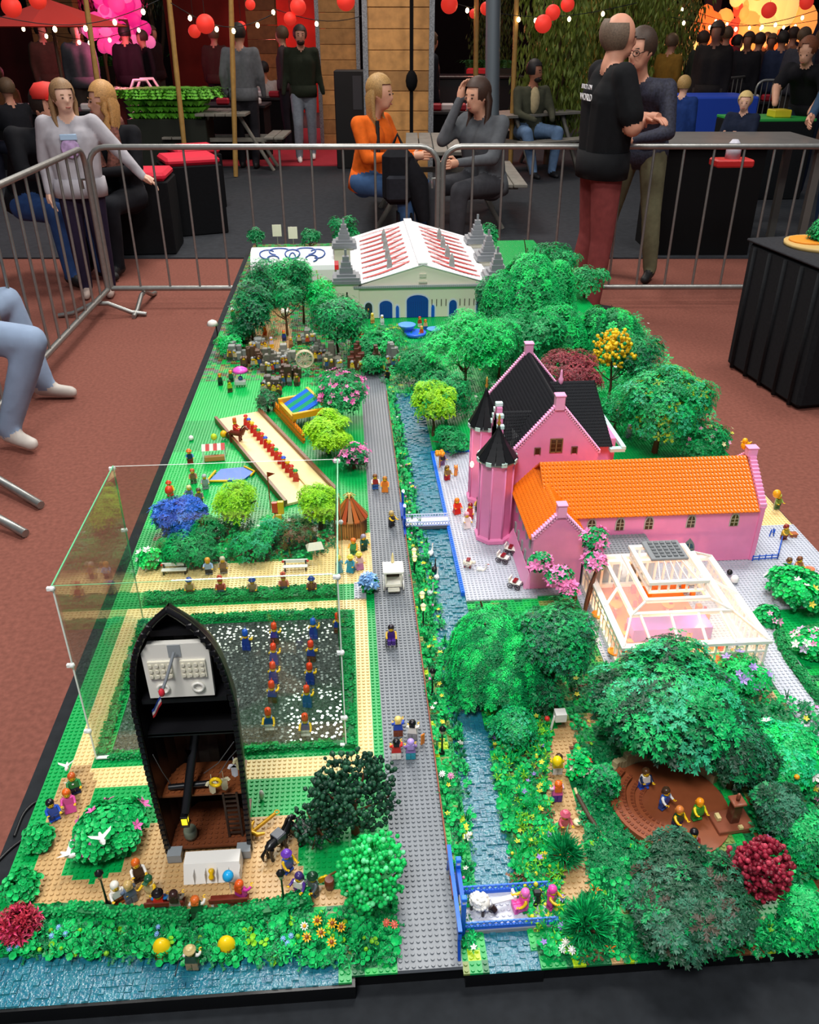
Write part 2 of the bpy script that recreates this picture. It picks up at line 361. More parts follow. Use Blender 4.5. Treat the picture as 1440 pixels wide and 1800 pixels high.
TPL = {'spray': [spray_template(4, .011, s) for s in range(3)], 'fine': [spray_template(4, .0085, s+9, .5, .0025) for s in range(3)],
       'ball': [ball_template()], 'lobe': [lobe_template()], 'star': [star_template(seed=s) for s in range(2)], 'grass': [grass_template(seed=s) for s in range(3)],
       'petal': [petal_template()], 'bead': [ball_template(.0022, .0005)], 'bigspray': [spray_template(5, .017, s+5, .2, .0055) for s in range(3)],
       'blade': [star_template(.011, 5, .0026, s, .7) for s in range(3)]}
class Leaves:
    def __init__(s): s.V = []; s.F = []; s.m = []; s.n = 0
    def put(s, style, p, nrm, sc, mi, rnd):
        tv, tf = rnd.choice(TPL[style]); q = Vector(nrm).to_track_quat('Z', 'Y').to_matrix() @ Matrix.Rotation(rnd.uniform(0, 6.28), 3, 'Z')
        R = np.array(q)*sc; s.V.append(tv @ R.T+np.array(p)); s.F += [tuple(i+s.n for i in f) for f in tf]; s.m += [mi]*len(tf); s.n += len(tv)
    def mesh(s, name):
        me = bpy.data.meshes.new(name); me.from_pydata(np.concatenate(s.V).tolist(), [], s.F); me.polygons.foreach_set('material_index', s.m); me.update(); return me
    def build(s, name, mats, parent, kind='stuff', loc=None):
        me = s.mesh(name)
        for m in (mats if isinstance(mats, (list, tuple)) else [mats]): me.materials.append(m)
        return link(name, me, parent, loc, 0, kind)
def crown(L, c, r, n, style, mats_n, rnd, sc=1, shell=.55, droop=.0, flat=.35, lo=-.9):
    "n sprigs through the shell of an ellipsoid c, r; lumpy outline"
    lumps = [(Vector((rnd.gauss(0, 1), rnd.gauss(0, 1), rnd.gauss(.2, .8))).normalized(), rnd.uniform(.78, 1.12)) for _ in range(14)]
    for i in range(n):
        while True:
            d = Vector((rnd.gauss(0, 1), rnd.gauss(0, 1), rnd.gauss(0, 1))).normalized()
            if d.z > lo: break
        k = max(lumps, key=lambda q: q[0].dot(d)); rr = (k[1] if k[0].dot(d) > .75 else .9)*(rnd.uniform(shell, 1)**.6)
        p = Vector(c)+Vector((d.x*r[0], d.y*r[1], d.z*r[2]))*rr
        nr = Vector((d.x*(1-flat), d.y*(1-flat), d.z*(1-flat)*.6+flat+.15-droop)); m = rnd.choices(range(len(mats_n)), mats_n)[0]
        L.put(style, p, nr, sc*rnd.uniform(.8, 1.25), m, rnd)
def trunk(parent, h, r, color, rnd, branches=5, spread=.03, z0=0):
    b = MB(); top = (rnd.uniform(-.004, .004), rnd.uniform(-.004, .004), h)
    b.tube([(0, 0, z0), (rnd.uniform(-r, r), rnd.uniform(-r, r), h*.4), top], [r*1.3, r, r*.7], 7)
    for k in range(branches):
        t = 2*pi*k/branches+rnd.uniform(-.4, .4); s = rnd.uniform(.45, .9); b.tube([(0, 0, h*s), (cos(t)*spread*.5, sin(t)*spread*.5, h*(s+.12)), (cos(t)*spread, sin(t)*spread, h*(s+.35))], [r*.6, r*.45, r*.25], 5)
    return b.build('trunk', mat(color, .5), parent)
def tree(name, label, cat, at, h, blobs, colors, weights, style='spray', bark='5b3a22', sc=1, seed=1, droop=0, flat=.35, shell=.55, group=None, tr=.004, lo=-.75, extras=None, z0=0):
    "at = ground point; blobs = [(dx, dy, z, rx, ry, rz, n)]"
    rnd = random.Random(seed); t = thing(name, label, cat, (at[0], at[1], GZ+z0), 0, group)
    trunk(t, h, tr, bark, rnd, 6, min(max(b[3] for b in blobs), .05))
    L = Leaves()
    for bl in blobs: crown(L, bl[:3], bl[3:6], bl[6], style, weights, rnd, sc, shell, droop, flat, lo)
    L.build('foliage', [leafm(c) for c in colors], t)
    for nm, st, col, n, s2 in (extras or []):
        E_ = Leaves(); tot = sum(b[6] for b in blobs)
        for bl in blobs: crown(E_, bl[:3], [v*1.04 for v in bl[3:6]], max(1, int(n*bl[6]/tot)), st, [1]*(len(col) if isinstance(col, list) else 1), rnd, s2, .85, 0, .3, -.1)
        E_.build(nm, [mat(c, .35) for c in (col if isinstance(col, list) else [col])], t)
    return t
def drape(name, label, cat, at, strands, colors, weights, seed, sc=1, bark='4a2f1c', tr=.005, h=.1, group=None, fl=None):
    "weeping tree: sprigs hung on arching strands; strands = [(cx, cy, ztop, radius, drop, n)]"
    rnd = random.Random(seed); t = thing(name, label, cat, (at[0], at[1], GZ), 0, group); trunk(t, h, tr, bark, rnd, 6, .03); L = Leaves()
    for cx, cy, zt, R, drop, n in strands:
        for i in range(n):
            a = rnd.uniform(0, 6.28); k = sqrt(rnd.random()); rr = R*k; dz = drop*max(0, k-.35)**1.3
            steps = 1+int(k*drop/.012)
            for s in range(steps):
                z = zt-dz*.4-s*.012*rnd.uniform(.7, 1.1)+.006*rnd.random()-R*.35*k*k
                q = rr*(1+.04*s); m = rnd.choices(range(len(weights)), weights)[0]
                if s < 2 and rnd.random() < .5: m = 0
                if sin(a*7+k*8) > .35: m = len(weights)-1
                L.put('fine', (cx+cos(a)*q, cy+sin(a)*q, z), (cos(a)*.7*k+.001, sin(a)*.7*k, .6), sc*rnd.uniform(.9, 1.3), m, rnd)
    L.build('foliage', [leafm(c) for c in colors], t); return t
def bed(name, label, cat, poly, items, n, mats, seed=1, z=GZ, zr=(0, .004), kind='stuff', parent=None):
    "uncountable low planting over a ground polygon; items = [(style, scale, mat index, weight, lift)]"
    rnd = random.Random(seed); P = [(p[0], p[1]) for p in poly]; xs = [p[0] for p in P]; ys = [p[1] for p in P]; L = Leaves(); k = 0
    def inside(x, y):
        c = False; m = len(P)
        for i in range(m):
            (x1, y1), (x2, y2) = P[i], P[(i+1) % m]
            if (y1 > y) != (y2 > y) and x < (x2-x1)*(y-y1)/(y2-y1)+x1: c = not c
        return c
    cx, cy = sum(xs)/len(xs), sum(ys)/len(ys)
    while k < n:
        x, y = rnd.uniform(min(xs), max(xs)), rnd.uniform(min(ys), max(ys))
        if not inside(x, y): continue
        it = rnd.choices(items, [i[3] for i in items])[0]; k += 1
        L.put(it[0], (x-cx, y-cy, rnd.uniform(*zr)+it[4]), (rnd.uniform(-.35, .35), rnd.uniform(-.35, .35)-.15, 1), it[1]*rnd.uniform(.8, 1.25), it[2], rnd)
    o = L.build(name, [leafm(c) for c in mats], parent, kind=kind, loc=(cx, cy, z)); 
    if parent is None: tag(o, label, cat)
    return o
def hedge(name, label, path, wd, h, color, seed=1, cat='hedge', group=None, z=GZ):
    "clipped hedge of leafy plates along a path of ground points"
    rnd = random.Random(seed); c = path[len(path)//2]; t = thing(name, label, cat, (c[0], c[1], z), 0, group); b = MB(); L = Leaves()
    for i in range(len(path)-1):
        p, q = Vector(path[i][:2]), Vector(path[i+1][:2]); d = (q-p); l = d.length; a = math.atan2(d.y, d.x); M = TR(p.x-c[0], p.y-c[1], 0, a)
        b.box(-.001, l+.001, -wd/2, wd/2, 0, h*.85, 0, M)
        for k in range(int(l*wd/.000028)):
            x, y = rnd.uniform(0, l), rnd.uniform(-wd/2, wd/2); L.put('lobe', M @ Vector((x, y, h*rnd.uniform(.8, 1))), (rnd.uniform(-.3, .3), rnd.uniform(-.3, .3), 1), .8, 0, rnd)
        for sgn in (-1, 1):
            for k in range(int(l*h/.00004)):
                L.put('lobe', M @ Vector((rnd.uniform(0, l), sgn*wd/2, rnd.uniform(0, h))), M.to_3x3() @ Vector((0, sgn, .4)), .8, 0, rnd)
    b.build('hedge_body', mat('0d6b38', .5), t); L.build('leaf_cover', leafm(color), t); return t
# ================================================================ toy figures
YEL = 'f6c21c'
def _m(fn):
    b = MB(); fn(b); return b.mesh('toy_piece')
U = .001
def _leg(b):
    b.bev(.2*U, 7.6*U, -4*U, 4*U, 0, 2.6*U, .0004); b.bev(.2*U, 7.6*U, -2.2*U, 4*U, 2*U, 10*U, .0005)
    b.lathe([(4*U, -3.7*U), (4*U, 3.7*U)], 10, 0, TR(3.9*U, 0, 10.2*U, 0, 0, pi/2)) 
def _hips(b): b.bev(-7.8*U, 7.8*U, -3.6*U, 3.6*U, 10.5*U, 14*U, .0005)
def _torso(b):
    v = []
    for z, hw in ((14, 7.8), (26.6, 5.8)):
        for x, y in ((-1, -1), (1, -1), (1, 1), (-1, 1)): v.append((x*hw*U, y*3.9*U, z*U))
    b.add(v, [(3, 2, 1, 0), (4, 5, 6, 7), (0, 1, 5, 4), (1, 2, 6, 5), (2, 3, 7, 6), (3, 0, 4, 7)]); b.cyl(0, 0, 26.6*U, 28*U, 2.4*U, 8)
def _arm(b): b.tube([(0, 0, 0), (2.2*U, 0, -1.2*U), (3.1*U, -1.5*U, -6*U), (3.3*U, -5*U, -9.4*U)], [2.1*U, 2.3*U, 2*U, 1.9*U], 7)
def _hand(b):
    b.tube([(0, 0, 0), (0, -1.8*U, -.6*U)], [1.2*U, 1.3*U], 6)
    b.tube([(cos(a)*1.8*U, -3.4*U+sin(a)*1.8*U, -.6*U) for a in [.9+k*.75 for k in range(7)]][::1], .0008, 5)
def _head(b):
    b.lathe([(3.2*U, 27.6*U), (4.9*U, 28.6*U), (5.1*U, 30*U), (5.1*U, 34.6*U), (4.6*U, 36*U), (3*U, 36.6*U)], 12)
    b.cyl(0, 0, 36.4*U, 38*U, 2.4*U, 8)
def _face(b):
    for x in (-1.7, 1.7): b.ball((x*U, -5.0*U, 32.6*U), .7*U, 0, 6, 4, sc=(1, .35, 1.1))
    b.tube([(-1.7*U, -4.95*U, 30.5*U), (0, -5.25*U, 29.9*U), (1.7*U, -4.95*U, 30.5*U)], .0002, 4)
def _hair(b):
    b.lathe([(5.5*U, 31.2*U), (6*U, 33*U), (5.9*U, 36*U), (4.6*U, 38.6*U), (1.8*U, 39.8*U), (1e-7, 40*U)], 12, 0, TR(0, .9*U, 0))
    b.bev(-4.8*U, 4.8*U, 2.5*U, 6.4*U, 28.4*U, 34*U, .001)
def _longhair(b):
    _hair(b); b.bev(-5.6*U, 5.6*U, 2.2*U, 6.6*U, 22*U, 34*U, .0014)
def _hat(b): b.lathe([(7.6*U, 34.6*U), (7.8*U, 35.4*U), (5.3*U, 35.8*U), (5.0*U, 39.6*U), (3.6*U, 40.6*U), (1e-7, 40.8*U)], 12)
def _tallhat(b):
    b.lathe([(5.7*U, 34*U), (5.6*U, 36*U), (5.2*U, 44*U), (3*U, 46*U), (1e-7, 46.4*U)], 10); b.cyl(0, -4.5*U, 44*U, 50*U, 1.2*U, 6, 0, .0003)
def _dress(b):
    b.add([(x*U, y*U, z*U) for z, hw, hd in ((0, 8.2, 7.5), (14, 7, 4)) for x, y in ((-hw, -hd), (hw, -hd), (hw, hd), (-hw, hd))], [(3, 2, 1, 0), (4, 5, 6, 7), (0, 1, 5, 4), (1, 2, 6, 5), (2, 3, 7, 6), (3, 0, 4, 7)])
def _cap(b):
    b.lathe([(5.5*U, 34*U), (5.6*U, 36*U), (4.4*U, 38.4*U), (1e-7, 39*U)], 12); b.bev(-3.6*U, 3.6*U, -10*U, -4*U, 33.6*U, 34.6*U, .0003)
def _seatleg(b):
    b.bev(.2*U, 7.6*U, -13*U, 3.5*U, 5.5*U, 13*U, .0006); b.bev(.2*U, 7.6*U, -14.5*U, -9*U, 3*U, 13.6*U, .0005)
PIECE = {k: _m(f) for k, f in dict(leg=_leg, hips=_hips, torso=_torso, arm=_arm, hand=_hand, head=_head, face=_face, hair=_hair, longhair=_longhair, hat=_hat, tallhat=_tallhat, dress=_dress, cap=_cap, seated=_seatleg).items()}
def fig(at, label, torso='c02a2a', legs='2b3c78', hair='5a3520', top='hair', arms=None, rz=None, seat=False, dress=False, skin=YEL, z=GZ+.0018, lean=0, raise_=0, group=None, parts=True, s=1, item=None):
    "toy figure standing at ground point; rz 0 faces the viewer"
    if rz is None: rz = random.uniform(-.6, .6)
    g = thing('toy_figure', label, 'toy figure', (at[0], at[1], z-(.004 if seat else 0)), rz, group); g.scale = (s, s, s)
    if lean: g.rotation_euler.x = lean
    P = plastic; ar = arms or torso
    if dress: inst('skirt', PIECE['dress'], P(legs), g)
    else:
        inst('hips', PIECE['hips'], P(legs), g)
        for dx in (-7.8*U, 0): inst('leg', PIECE['seated' if seat else 'leg'], P(legs), g, (dx, 0, 0) if not seat else (dx, 0, 1*U))
    inst('torso', PIECE['torso'], P(torso), g)
    if parts:
        for sg in (-1, 1):
            a = inst('arm', PIECE['arm'], P(ar), g, (sg*5.6*U, 0, 25*U)); a.scale = (sg, 1, 1); a.rotation_euler.x = -.3-(raise_ if sg > 0 else random.uniform(0, .6))
            h = inst('hand', PIECE['hand'], P(skin), a, (3.3*U, -5*U, -9.4*U))
    hd = inst('head', PIECE['head'], P(skin), g)
    if parts: inst('face_print', PIECE['face'], P('1a1412'), hd)
    if top: inst({'hair': 'hair', 'longhair': 'hair', 'hat': 'hat', 'tallhat': 'hat', 'cap': 'cap'}[top], PIECE[top], P(hair), g)
    return g
def obj1(name, label, cat, b, m, at, rz=0, group=None, z=GZ):
    return tag(b.build(name, m, None, (at[0], at[1], z), rz), label, cat, group)
PINK = 'ee8cbc'; PINKL = 'f6a6d0'
pk = mat(PINK, .32, noise=.05, nscale=40); pkl = mat(PINKL, .3)
def gable_pts(x0, x1, ze, zr): return [(x0, 0), (x1, 0), (x1, ze), ((x0+x1)/2, zr), (x0, ze)]
def wall_xz(b, pts, y, t, mi=0):
    "upright slab from an x-z outline at depth y"
    n = len(pts); v = [(p[0], y, p[1]) for p in pts]+[(p[0], y+t, p[1]) for p in pts]
    b.add(v, [tuple(range(n)), tuple(range(n, 2*n))[::-1]]+[(i, i+n, (i+1) % n+n, (i+1) % n) for i in range(n)], mi)
def slope(name, parent, p0, p1, p2, p3, color, pitch=.008, rows=None, bump=.0016, th=.003, half=.5):
    "tiled roof plane: p0-p1 along the eave, p3-p2 along the ridge; courses of small sloping pieces"
    p0, p1, p2, p3 = map(Vector, (p0, p1, p2, p3)); b = MB(); n = (p1-p0).cross(p3-p0).normalized()
    if n.z < 0: n = -n
    b.add([p0, p1, p2, p3, p0-n*th, p1-n*th, p2-n*th, p3-n*th], [(0, 1, 2, 3), (7, 6, 5, 4), (0, 4, 5, 1), (1, 5, 6, 2), (2, 6, 7, 3), (3, 7, 4, 0)])
    H = (p3-p0).length; rows = rows or int(H/pitch)
    for j in range(rows):
        a0 = p0.lerp(p3, j/rows); b0 = p1.lerp(p2, j/rows); a1 = p0.lerp(p3, (j+.86)/rows); b1 = p1.lerp(p2, (j+.86)/rows)
        cols = max(1, int((b0-a0).length/(pitch*half)))
        for i in range(cols):
            q0 = a0.lerp(b0, (i+.10)/cols); q1 = a0.lerp(b0, (i+.90)/cols); q2 = a1.lerp(b1, (i+.90)/cols); q3 = a1.lerp(b1, (i+.10)/cols)
            if (q1-q0).length < 1e-5: continue
            m1 = (q0+q1)/2+n*bump*1.5; m2 = (q2+q3)/2+n*bump*.5
            b.add([q0, q1, q2, q3, m1, m2], [(0, 1, 4), (1, 2, 5, 4), (2, 3, 5), (3, 0, 4, 5)])
    return b.build(name, mat(color, .33), parent, kind='stuff')
def coping(parent, pts, y0, y1, m, step=.006, h=.004):
    "stepped gable coping, one block after another"
    b = MB()
    for i in range(len(pts)-1):
        p, q = Vector(pts[i]), Vector(pts[i+1]); l = (q-p).length; n = max(1, int(l/step))
        for k in range(n):
            a = p.lerp(q, (k+.5)/n); b.box(a.x-step*.5, a.x+step*.5, y0, y1, a.y-step*.6, a.y+h)
    return b.build('coping', m, parent, kind='stuff')
# ---------------------------------------------------------------- pink castle
ca = thing('castle', 'pink brick-built castle with black tiled roof, round towers and long orange-roofed wing', 'castle', (.43, 1.6, GZ+.0032)); Z0 = GZ+.0052
def part(b, name, m, kind=None, par=None):
    "shift world-built geometry to its thing"
    par = par or ca; o = par.location if par.parent is None else par.parent.location
    b.v = [(v[0]-o.x, v[1]-o.y, v[2]-o.z) for v in b.v]; return b.build(name, m, par, kind=kind)
MX0, MX1, MY0, MY1, ZE, ZR = .339, .528, 1.61, 1.95, .950, 1.064; XR = (MX0+MX1)/2
b = MB(); b.box(MX0+.002, MX1-.002, MY0+.006, MY1-.006, Z0, ZE); part(b, 'main_wall', pk)
for y in (MY0, MY1-.008):
    b = MB(); wall_xz(b, [(MX0, Z0), (MX1, Z0), (MX1, ZE), (XR, ZR), (MX0, ZE)], y, .008); part(b, 'gable_wall', pk)
    o = coping(None, [(MX0-.003, ZE), (XR, ZR+.003), (MX1+.003, ZE)], y-.0015, y+.0105, pkl); o.parent = ca; o.location = -ca.location
    b = MB(); b.bev(XR-.010, XR+.010, y-.004, y+.014, ZR-.012, ZR+.018, .001); b.bev(XR-.0115, XR+.0115, y-.0055, y+.0155, ZR+.018, ZR+.022, .001); part(b, 'chimney', pkl)
def rel(p): return (p[0]-ca.location.x, p[1]-ca.location.y, p[2]-ca.location.z)
def cslope(*a, **k):
    pts = [rel(p) for p in a[:4]]; return slope('roof', ca, *pts, *a[4:], **k)
BLKR = '1c1c20'
cslope((MX0-.004, MY0+.009, ZE-.004), (MX0-.004, MY1-.009, ZE-.004), (XR, MY1-.009, ZR), (XR, MY0+.009, ZR), BLKR, bump=.0022)
cslope((MX1+.004, MY0+.009, ZE-.004), (MX1+.004, MY1-.009, ZE-.004), (XR, MY1-.009, ZR), (XR, MY0+.009, ZR), BLKR)
# cross wing on the far right of the main roof
CX = .60; CY0, CY1 = 1.69, 1.89; CR = 1.045; CYm = (CY0+CY1)/2
b = MB(); b.box(MX1-.01, CX-.006, CY0+.008, CY1-.008, Z0, ZE-.01); part(b, 'cross_wing_wall', pk)
cslope((MX1-.06, CY0-.012, ZE-.02), (CX-.02, CY0-.012, ZE-.02), (CX-.045, CYm, CR), (XR+.02, CYm, CR), '202226', pitch=.0075)
cslope((MX1-.06, CY1, ZE-.01), (CX, CY1, ZE-.01), (CX-.045, CYm, CR), (XR+.02, CYm, CR), '202226')
cslope((CX-.02, CY0-.012, ZE-.02), (CX+.002, CY1, ZE-.014), (CX-.043, CYm+.004, CR), (CX-.045, CYm, CR), '141417')
b = MB(); b.box(CX-.026, CX+.008, CY0-.022, CY0-.008, ZE-.03, ZE-.022); b.box(CX+.0, CX+.010, CY0-.02, CY1, ZE-.026, ZE-.018); part(b, 'pale_gutter', mat('bfe4e0', .3))
b = MB(); b.lathe([(.006, CR-.01), (.006, CR+.006), (.0035, CR+.010), (.0028, CR+.022), (.001, CR+.028)], 8, 0, TR(XR+.045, CYm)); part(b, 'roof_finial', pkl)
for (x, z, w_, h_) in ((.3935, .962, .012, .016), (.4335, .966, .026, .032), (.474, .962, .012, .016)):
    b = MB(); b.box(x-w_/2, x+w_/2, MY0-.0006, MY0+.002, z-.012, z-.012+h_); f = part(b, 'window', mat('3a2318', .2))
    b = MB(); y = MY0-.0022
    b.box(x-w_/2-.001, x-w_/2+.0012, y, y+.003, z-.0125, z-.012+h_); b.box(x+w_/2-.0012, x+w_/2+.001, y, y+.003, z-.0125, z-.012+h_); b.box(x-w_/2, x+w_/2, y, y+.003, z-.0135+h_, z-.0115+h_)
    if w_ > .02:
        b.box(x-.0012, x+.0012, y, y+.003, z-.012, z-.012+h_); b.box(x-w_/2, x+w_/2, y, y+.003, z-.0125, z-.0105)
        for sx in (-1, 1):
            for zz in (.3, .62): b.box(x+sx*.0065-.0045, x+sx*.0065+.0045, y+.001, y+.003, z-.012+h_*zz, z-.0112+h_*zz)
    part(b, 'window_frame', mat('8a6a44' if w_ > .02 else '7a5a50', .4), kind=None)
# towers
def tower(cx, cy, r, zc, apex):
    b = MB(); b.lathe([(r+.006, Z0), (r+.006, Z0+.008), (r, Z0+.012), (r, zc-.02), (r+.003, zc-.010), (r+.003, zc-.006)], 8, 0, TR(cx, cy, 0, .39), smooth=False)
    for k in range(8):
        a = .39+2*pi*k/8; b.cyl(cx+cos(a)*r, cy+sin(a)*r, Z0, zc-.012, .0022, 6)
    tw = part(b, 'tower', pk)
    b = MB(); b.lathe([(r+.002, zc-.008), (r+.005, zc-.004), (r+.005, zc), (r+.002, zc+.001)], 16, 0, TR(cx-ca.location.x, cy-ca.location.y, -Z0)); b.build('tower_ring', mat('8f9a98', .35), tw)
    b = MB()
    for k in range(8):
        a = 2*pi*k/8+.2; b.box(r+.001, r+.0075, -.006, .006, zc-.006, zc+.003, 0, TR(cx-ca.location.x, cy-ca.location.y, -Z0, a))
    b.build('pale_battlement', mat('c4e6dd', .3), tw, kind='stuff')
    b = MB(); n = 12; H = apex-zc
    for k in range(n):
        a = 2*pi*k/n
        for s in range(5):
            z0 = zc+H*s/6.2; r0 = (r+.006)*(1-s/6)**1.25; w0 = 2*pi*r0/n*.96; r1 = (r+.006)*(1-(s+1)/6)**1.25
            b.add([(r0+.001, -w0/2, z0), (r0+.001, w0/2, z0), (r1, w0*.4, z0+H/5.2), (r1, -w0*.4, z0+H/5.2), (r1*.7, 0, z0)], [(0, 1, 2, 3), (0, 4, 1), (1, 4, 2), (3, 2, 4), (0, 3, 4)], 0, TR(cx-ca.location.x, cy-ca.location.y, -Z0, a))
    b.lathe([(r*.8, zc), (.004, apex-.01), (.002, apex)], 10, 0, TR(cx-ca.location.x, cy-ca.location.y, -Z0)); b.build('cone_roof', mat('17181b', .35), tw)
    b = MB(); b.lathe([(.002, apex-.004), (.0045, apex+.003), (.002, apex+.008), (.003, apex+.015), (.0008, apex+.024)], 8, 0, TR(cx-ca.location.x, cy-ca.location.y, -Z0)); b.build('gilt_finial', mat('c8963e', .3, metal=.4), tw)
tower(.305, 1.60, .037, .955, 1.03); tower(.305, 1.775, .032, .955, 1.045)
# gatehouse between the towers: stepped front with pale crenels, small black roof
b = MB(); b.box(.318, MX0+.004, 1.62, 1.76, Z0, .95)
for i, (y0, y1, z) in enumerate(((1.64, 1.745, .97), (1.655, 1.73, .99), (1.668, 1.717, 1.01), (1.68, 1.705, 1.03))): b.box(.314, .326, y0, y1, .94, z)
part(b, 'gatehouse_wall', pk)
b = MB()
for y, z in ((1.645, .971), (1.660, .991), (1.673, 1.011), (1.6925, 1.031), (1.712, 1.011), (1.725, .991), (1.74, .971)): b.bev(.312, .328, y-.006, y+.006, z-.001, z+.008, .001)
part(b, 'pale_crenel', mat('c9ece6', .3), kind='stuff')
cslope((.322, 1.632, .950), (.375, 1.632, .96), (.40, 1.69, 1.018), (.322, 1.69, 1.018), '1e1f23', pitch=.007)
cslope((.322, 1.748, .950), (.375, 1.748, .96), (.40, 1.69, 1.018), (.322, 1.69, 1.018), '1e1f23', pitch=.007)
# orange wing along the pavement
WX0, WX1, WY0, WY1, WE, WR = .400, .845, 1.462, 1.655, .884, .957
b = MB(); b.box(WX0, WX1-.004, WY0, WY1, Z0, WE); part(b, 'wing_wall', pk)
b = MB(); v = [(WY0-.003, Z0), (WY1+.003, Z0), (WY1+.003, WE), ((WY0+WY1)/2, WR+.006), (WY0-.003, WE)]; n = 5
b.add([(WX1-.006, p[0], p[1]) for p in v]+[(WX1+.003, p[0], p[1]) for p in v], [tuple(range(5)), tuple(range(5, 10))[::-1]]+[(i, (i+1) % n, (i+1) % n+n, i+n) for i in range(n)]); part(b, 'wing_gable', pk)
b = MB(); ym = (WY0+WY1)/2
for i in range(14):
    for sg in (-1, 1):
        t = (i+.5)/14; y = ym+sg*(1-t)*(WY1-WY0)/2; z = WE+(WR+.006-WE)*t; b.box(WX1-.009, WX1+.006, y-.0045, y+.0045, z-.004, z+.005)
part(b, 'coping', pkl, kind='stuff')
b = MB(); b.bev(WX1-.012, WX1+.009, ym-.009, ym+.009, WR, WR+.018, .001); b.bev(WX1-.0135, WX1+.0105, ym-.0105, ym+.0105, WR+.018, WR+.021, .0008); part(b, 'chimney', pkl)
OR = 'e8760e'
cslope((WX0-.012, WY0-.008, WE-.006), (WX1-.010, WY0-.008, WE-.006), (WX1-.010, ym, WR), (WX0-.012, ym, WR), OR, pitch=.0078, half=1, bump=.0022, rows=14)
cslope((WX0-.012, WY1+.006, WE-.006), (WX1-.010, WY1+.006, WE-.006), (WX1-.010, ym, WR), (WX0-.012, ym, WR), OR, pitch=.008, half=1)
def arched(par, cx, z0, w_, h_, y, frame, glass, name='arched_window'):
    "pointed arch window in a wall facing the viewer"
    def outline(s): 
        hw = w_/2*s; hs = h_*.55; pts = [(cx-hw, z0+(0 if s > 1 else .001)), (cx+hw, z0+(0 if s > 1 else .001)), (cx+hw, z0+hs)]
        for k in range(1, 4): a = k/4*1.2; pts.append((cx+hw*cos(a)**1.2, z0+hs+(h_*.45)*s*sin(a)/sin(1.2)*(1 if k < 4 else 1)))
        pts.append((cx, z0+h_*s*(.5+.5)))
        for k in range(3, 0, -1): a = k/4*1.2; pts.append((cx-hw*cos(a)**1.2, z0+hs+(h_*.45)*s*sin(a)/sin(1.2)))
        pts.append((cx-hw, z0+hs)); return pts
    b = MB(); wall_xz(b, outline(1.25), y-.0015, .004); f = part(b, name, mat(frame, .4), par=par)
    o = par.location if par.parent is None else par.parent.location
    b = MB(); wall_xz(b, outline(.95), y-.0022, .003); b.v = [(v[0]-o.x, v[1]-o.y, v[2]-o.z) for v in b.v]; b.build('pane', mat(glass, .15), f)
    b = MB(); b.box(cx-.0007, cx+.0007, y-.003, y, z0, z0+h_*.95); b.box(cx-w_*.45, cx+w_*.45, y-.003, y, z0+h_*.32, z0+h_*.32+.0012); b.box(cx-w_*.45, cx+w_*.45, y-.003, y, z0+h_*.58, z0+h_*.58+.0012)
    b.v = [(v[0]-o.x, v[1]-o.y, v[2]-o.z) for v in b.v]; b.build('glazing_bar', mat('b8ab90', .4), f)
for px in (1038, 1089, 1141, 1217, 1296):
    p = W(px, 918, .858); arched(ca, p.x, .842, .016, .029, WY0, 'b0aca4', '4a3420')
arched(ca, W(1213, 968, .79).x, .765, .021, .04, WY0, '6e7f7c', '2d5263', 'arched_door')
# low gabled wing at the near left
LX0, LX1, LY0, LE, LR = .347, .449, 1.388, .874, .928; xm = (LX0+LX1)/2
b = MB(); b.box(LX0+.002, LX1-.002, LY0+.004, 1.61, Z0, LE); part(b, 'low_wing_wall', pk)
b = MB(); wall_xz(b, [(LX0, Z0), (LX1, Z0), (LX1, LE), (xm, LR+.004), (LX0, LE)], LY0, .008); part(b, 'low_gable_wall', pk)
o = coping(None, [(LX0-.003, LE), (xm, LR+.006), (LX1+.003, LE)], LY0-.0015, LY0+.010, pkl); o.parent = ca; o.location = -ca.location
b = MB(); b.bev(xm-.009, xm+.009, LY0-.004, LY0+.013, LR-.006, LR+.020, .001); b.bev(xm-.0105, xm+.0105, LY0-.0055, LY0+.0145, LR+.020, LR+.023, .0008); part(b, 'chimney', pkl)
cslope((LX0-.006, LY0+.009, LE-.005), (LX0-.006, 1.61, LE-.005), (xm, 1.61, LR), (xm, LY0+.009, LR), OR, pitch=.0075, half=1, bump=.0022)
cslope((LX1+.006, LY0+.009, LE-.005), (LX1+.006, 1.56, LE-.005), (xm, 1.56, LR), (xm, LY0+.009, LR), OR, pitch=.0075, half=1, bump=.0022)
for y in (1.42, 1.455, 1.49, 1.53, 1.565):
    for za, zb in ((.835, .858), (.785, .808)): b = MB(); b.box(LX0-.0006, LX0+.003, y-.005, y+.005, za, zb); part(b, 'side_window', mat('97a39f', .3))
b = MB(); b.add([(LX0-.012, LY0+.0, Z0), (LX0, LY0, Z0), (LX0, LY0+.2, Z0), (LX0-.012, LY0+.2, Z0), (LX0-.001, LY0+.01, Z0+.03), (LX0, LY0+.01, Z0+.03), (LX0, LY0+.19, Z0+.03), (LX0-.001, LY0+.19, Z0+.03)], [(0, 1, 2, 3), (4, 7, 6, 5), (0, 4, 5, 1), (1, 5, 6, 2), (2, 6, 7, 3), (3, 7, 4, 0)]); part(b, 'sloping_plinth', pkl)
# warm wall lamp between the towers
p = Vector((.318, 1.665, .89)); b = MB(); b.ball((.27, 1.72, .875), .0045, 0, 8, 6, sc=(1, 1, 1.8)); part(b, 'wall_lamp', glow('ffcf8a', 6))
l = bpy.data.lights.new('castle_lamp', 'POINT'); l.energy = .05; l.color = (1, .7, .35); l.shadow_soft_size = .006; lo = link('castle_lamp_light', l, None, (.262, 1.715, .875))
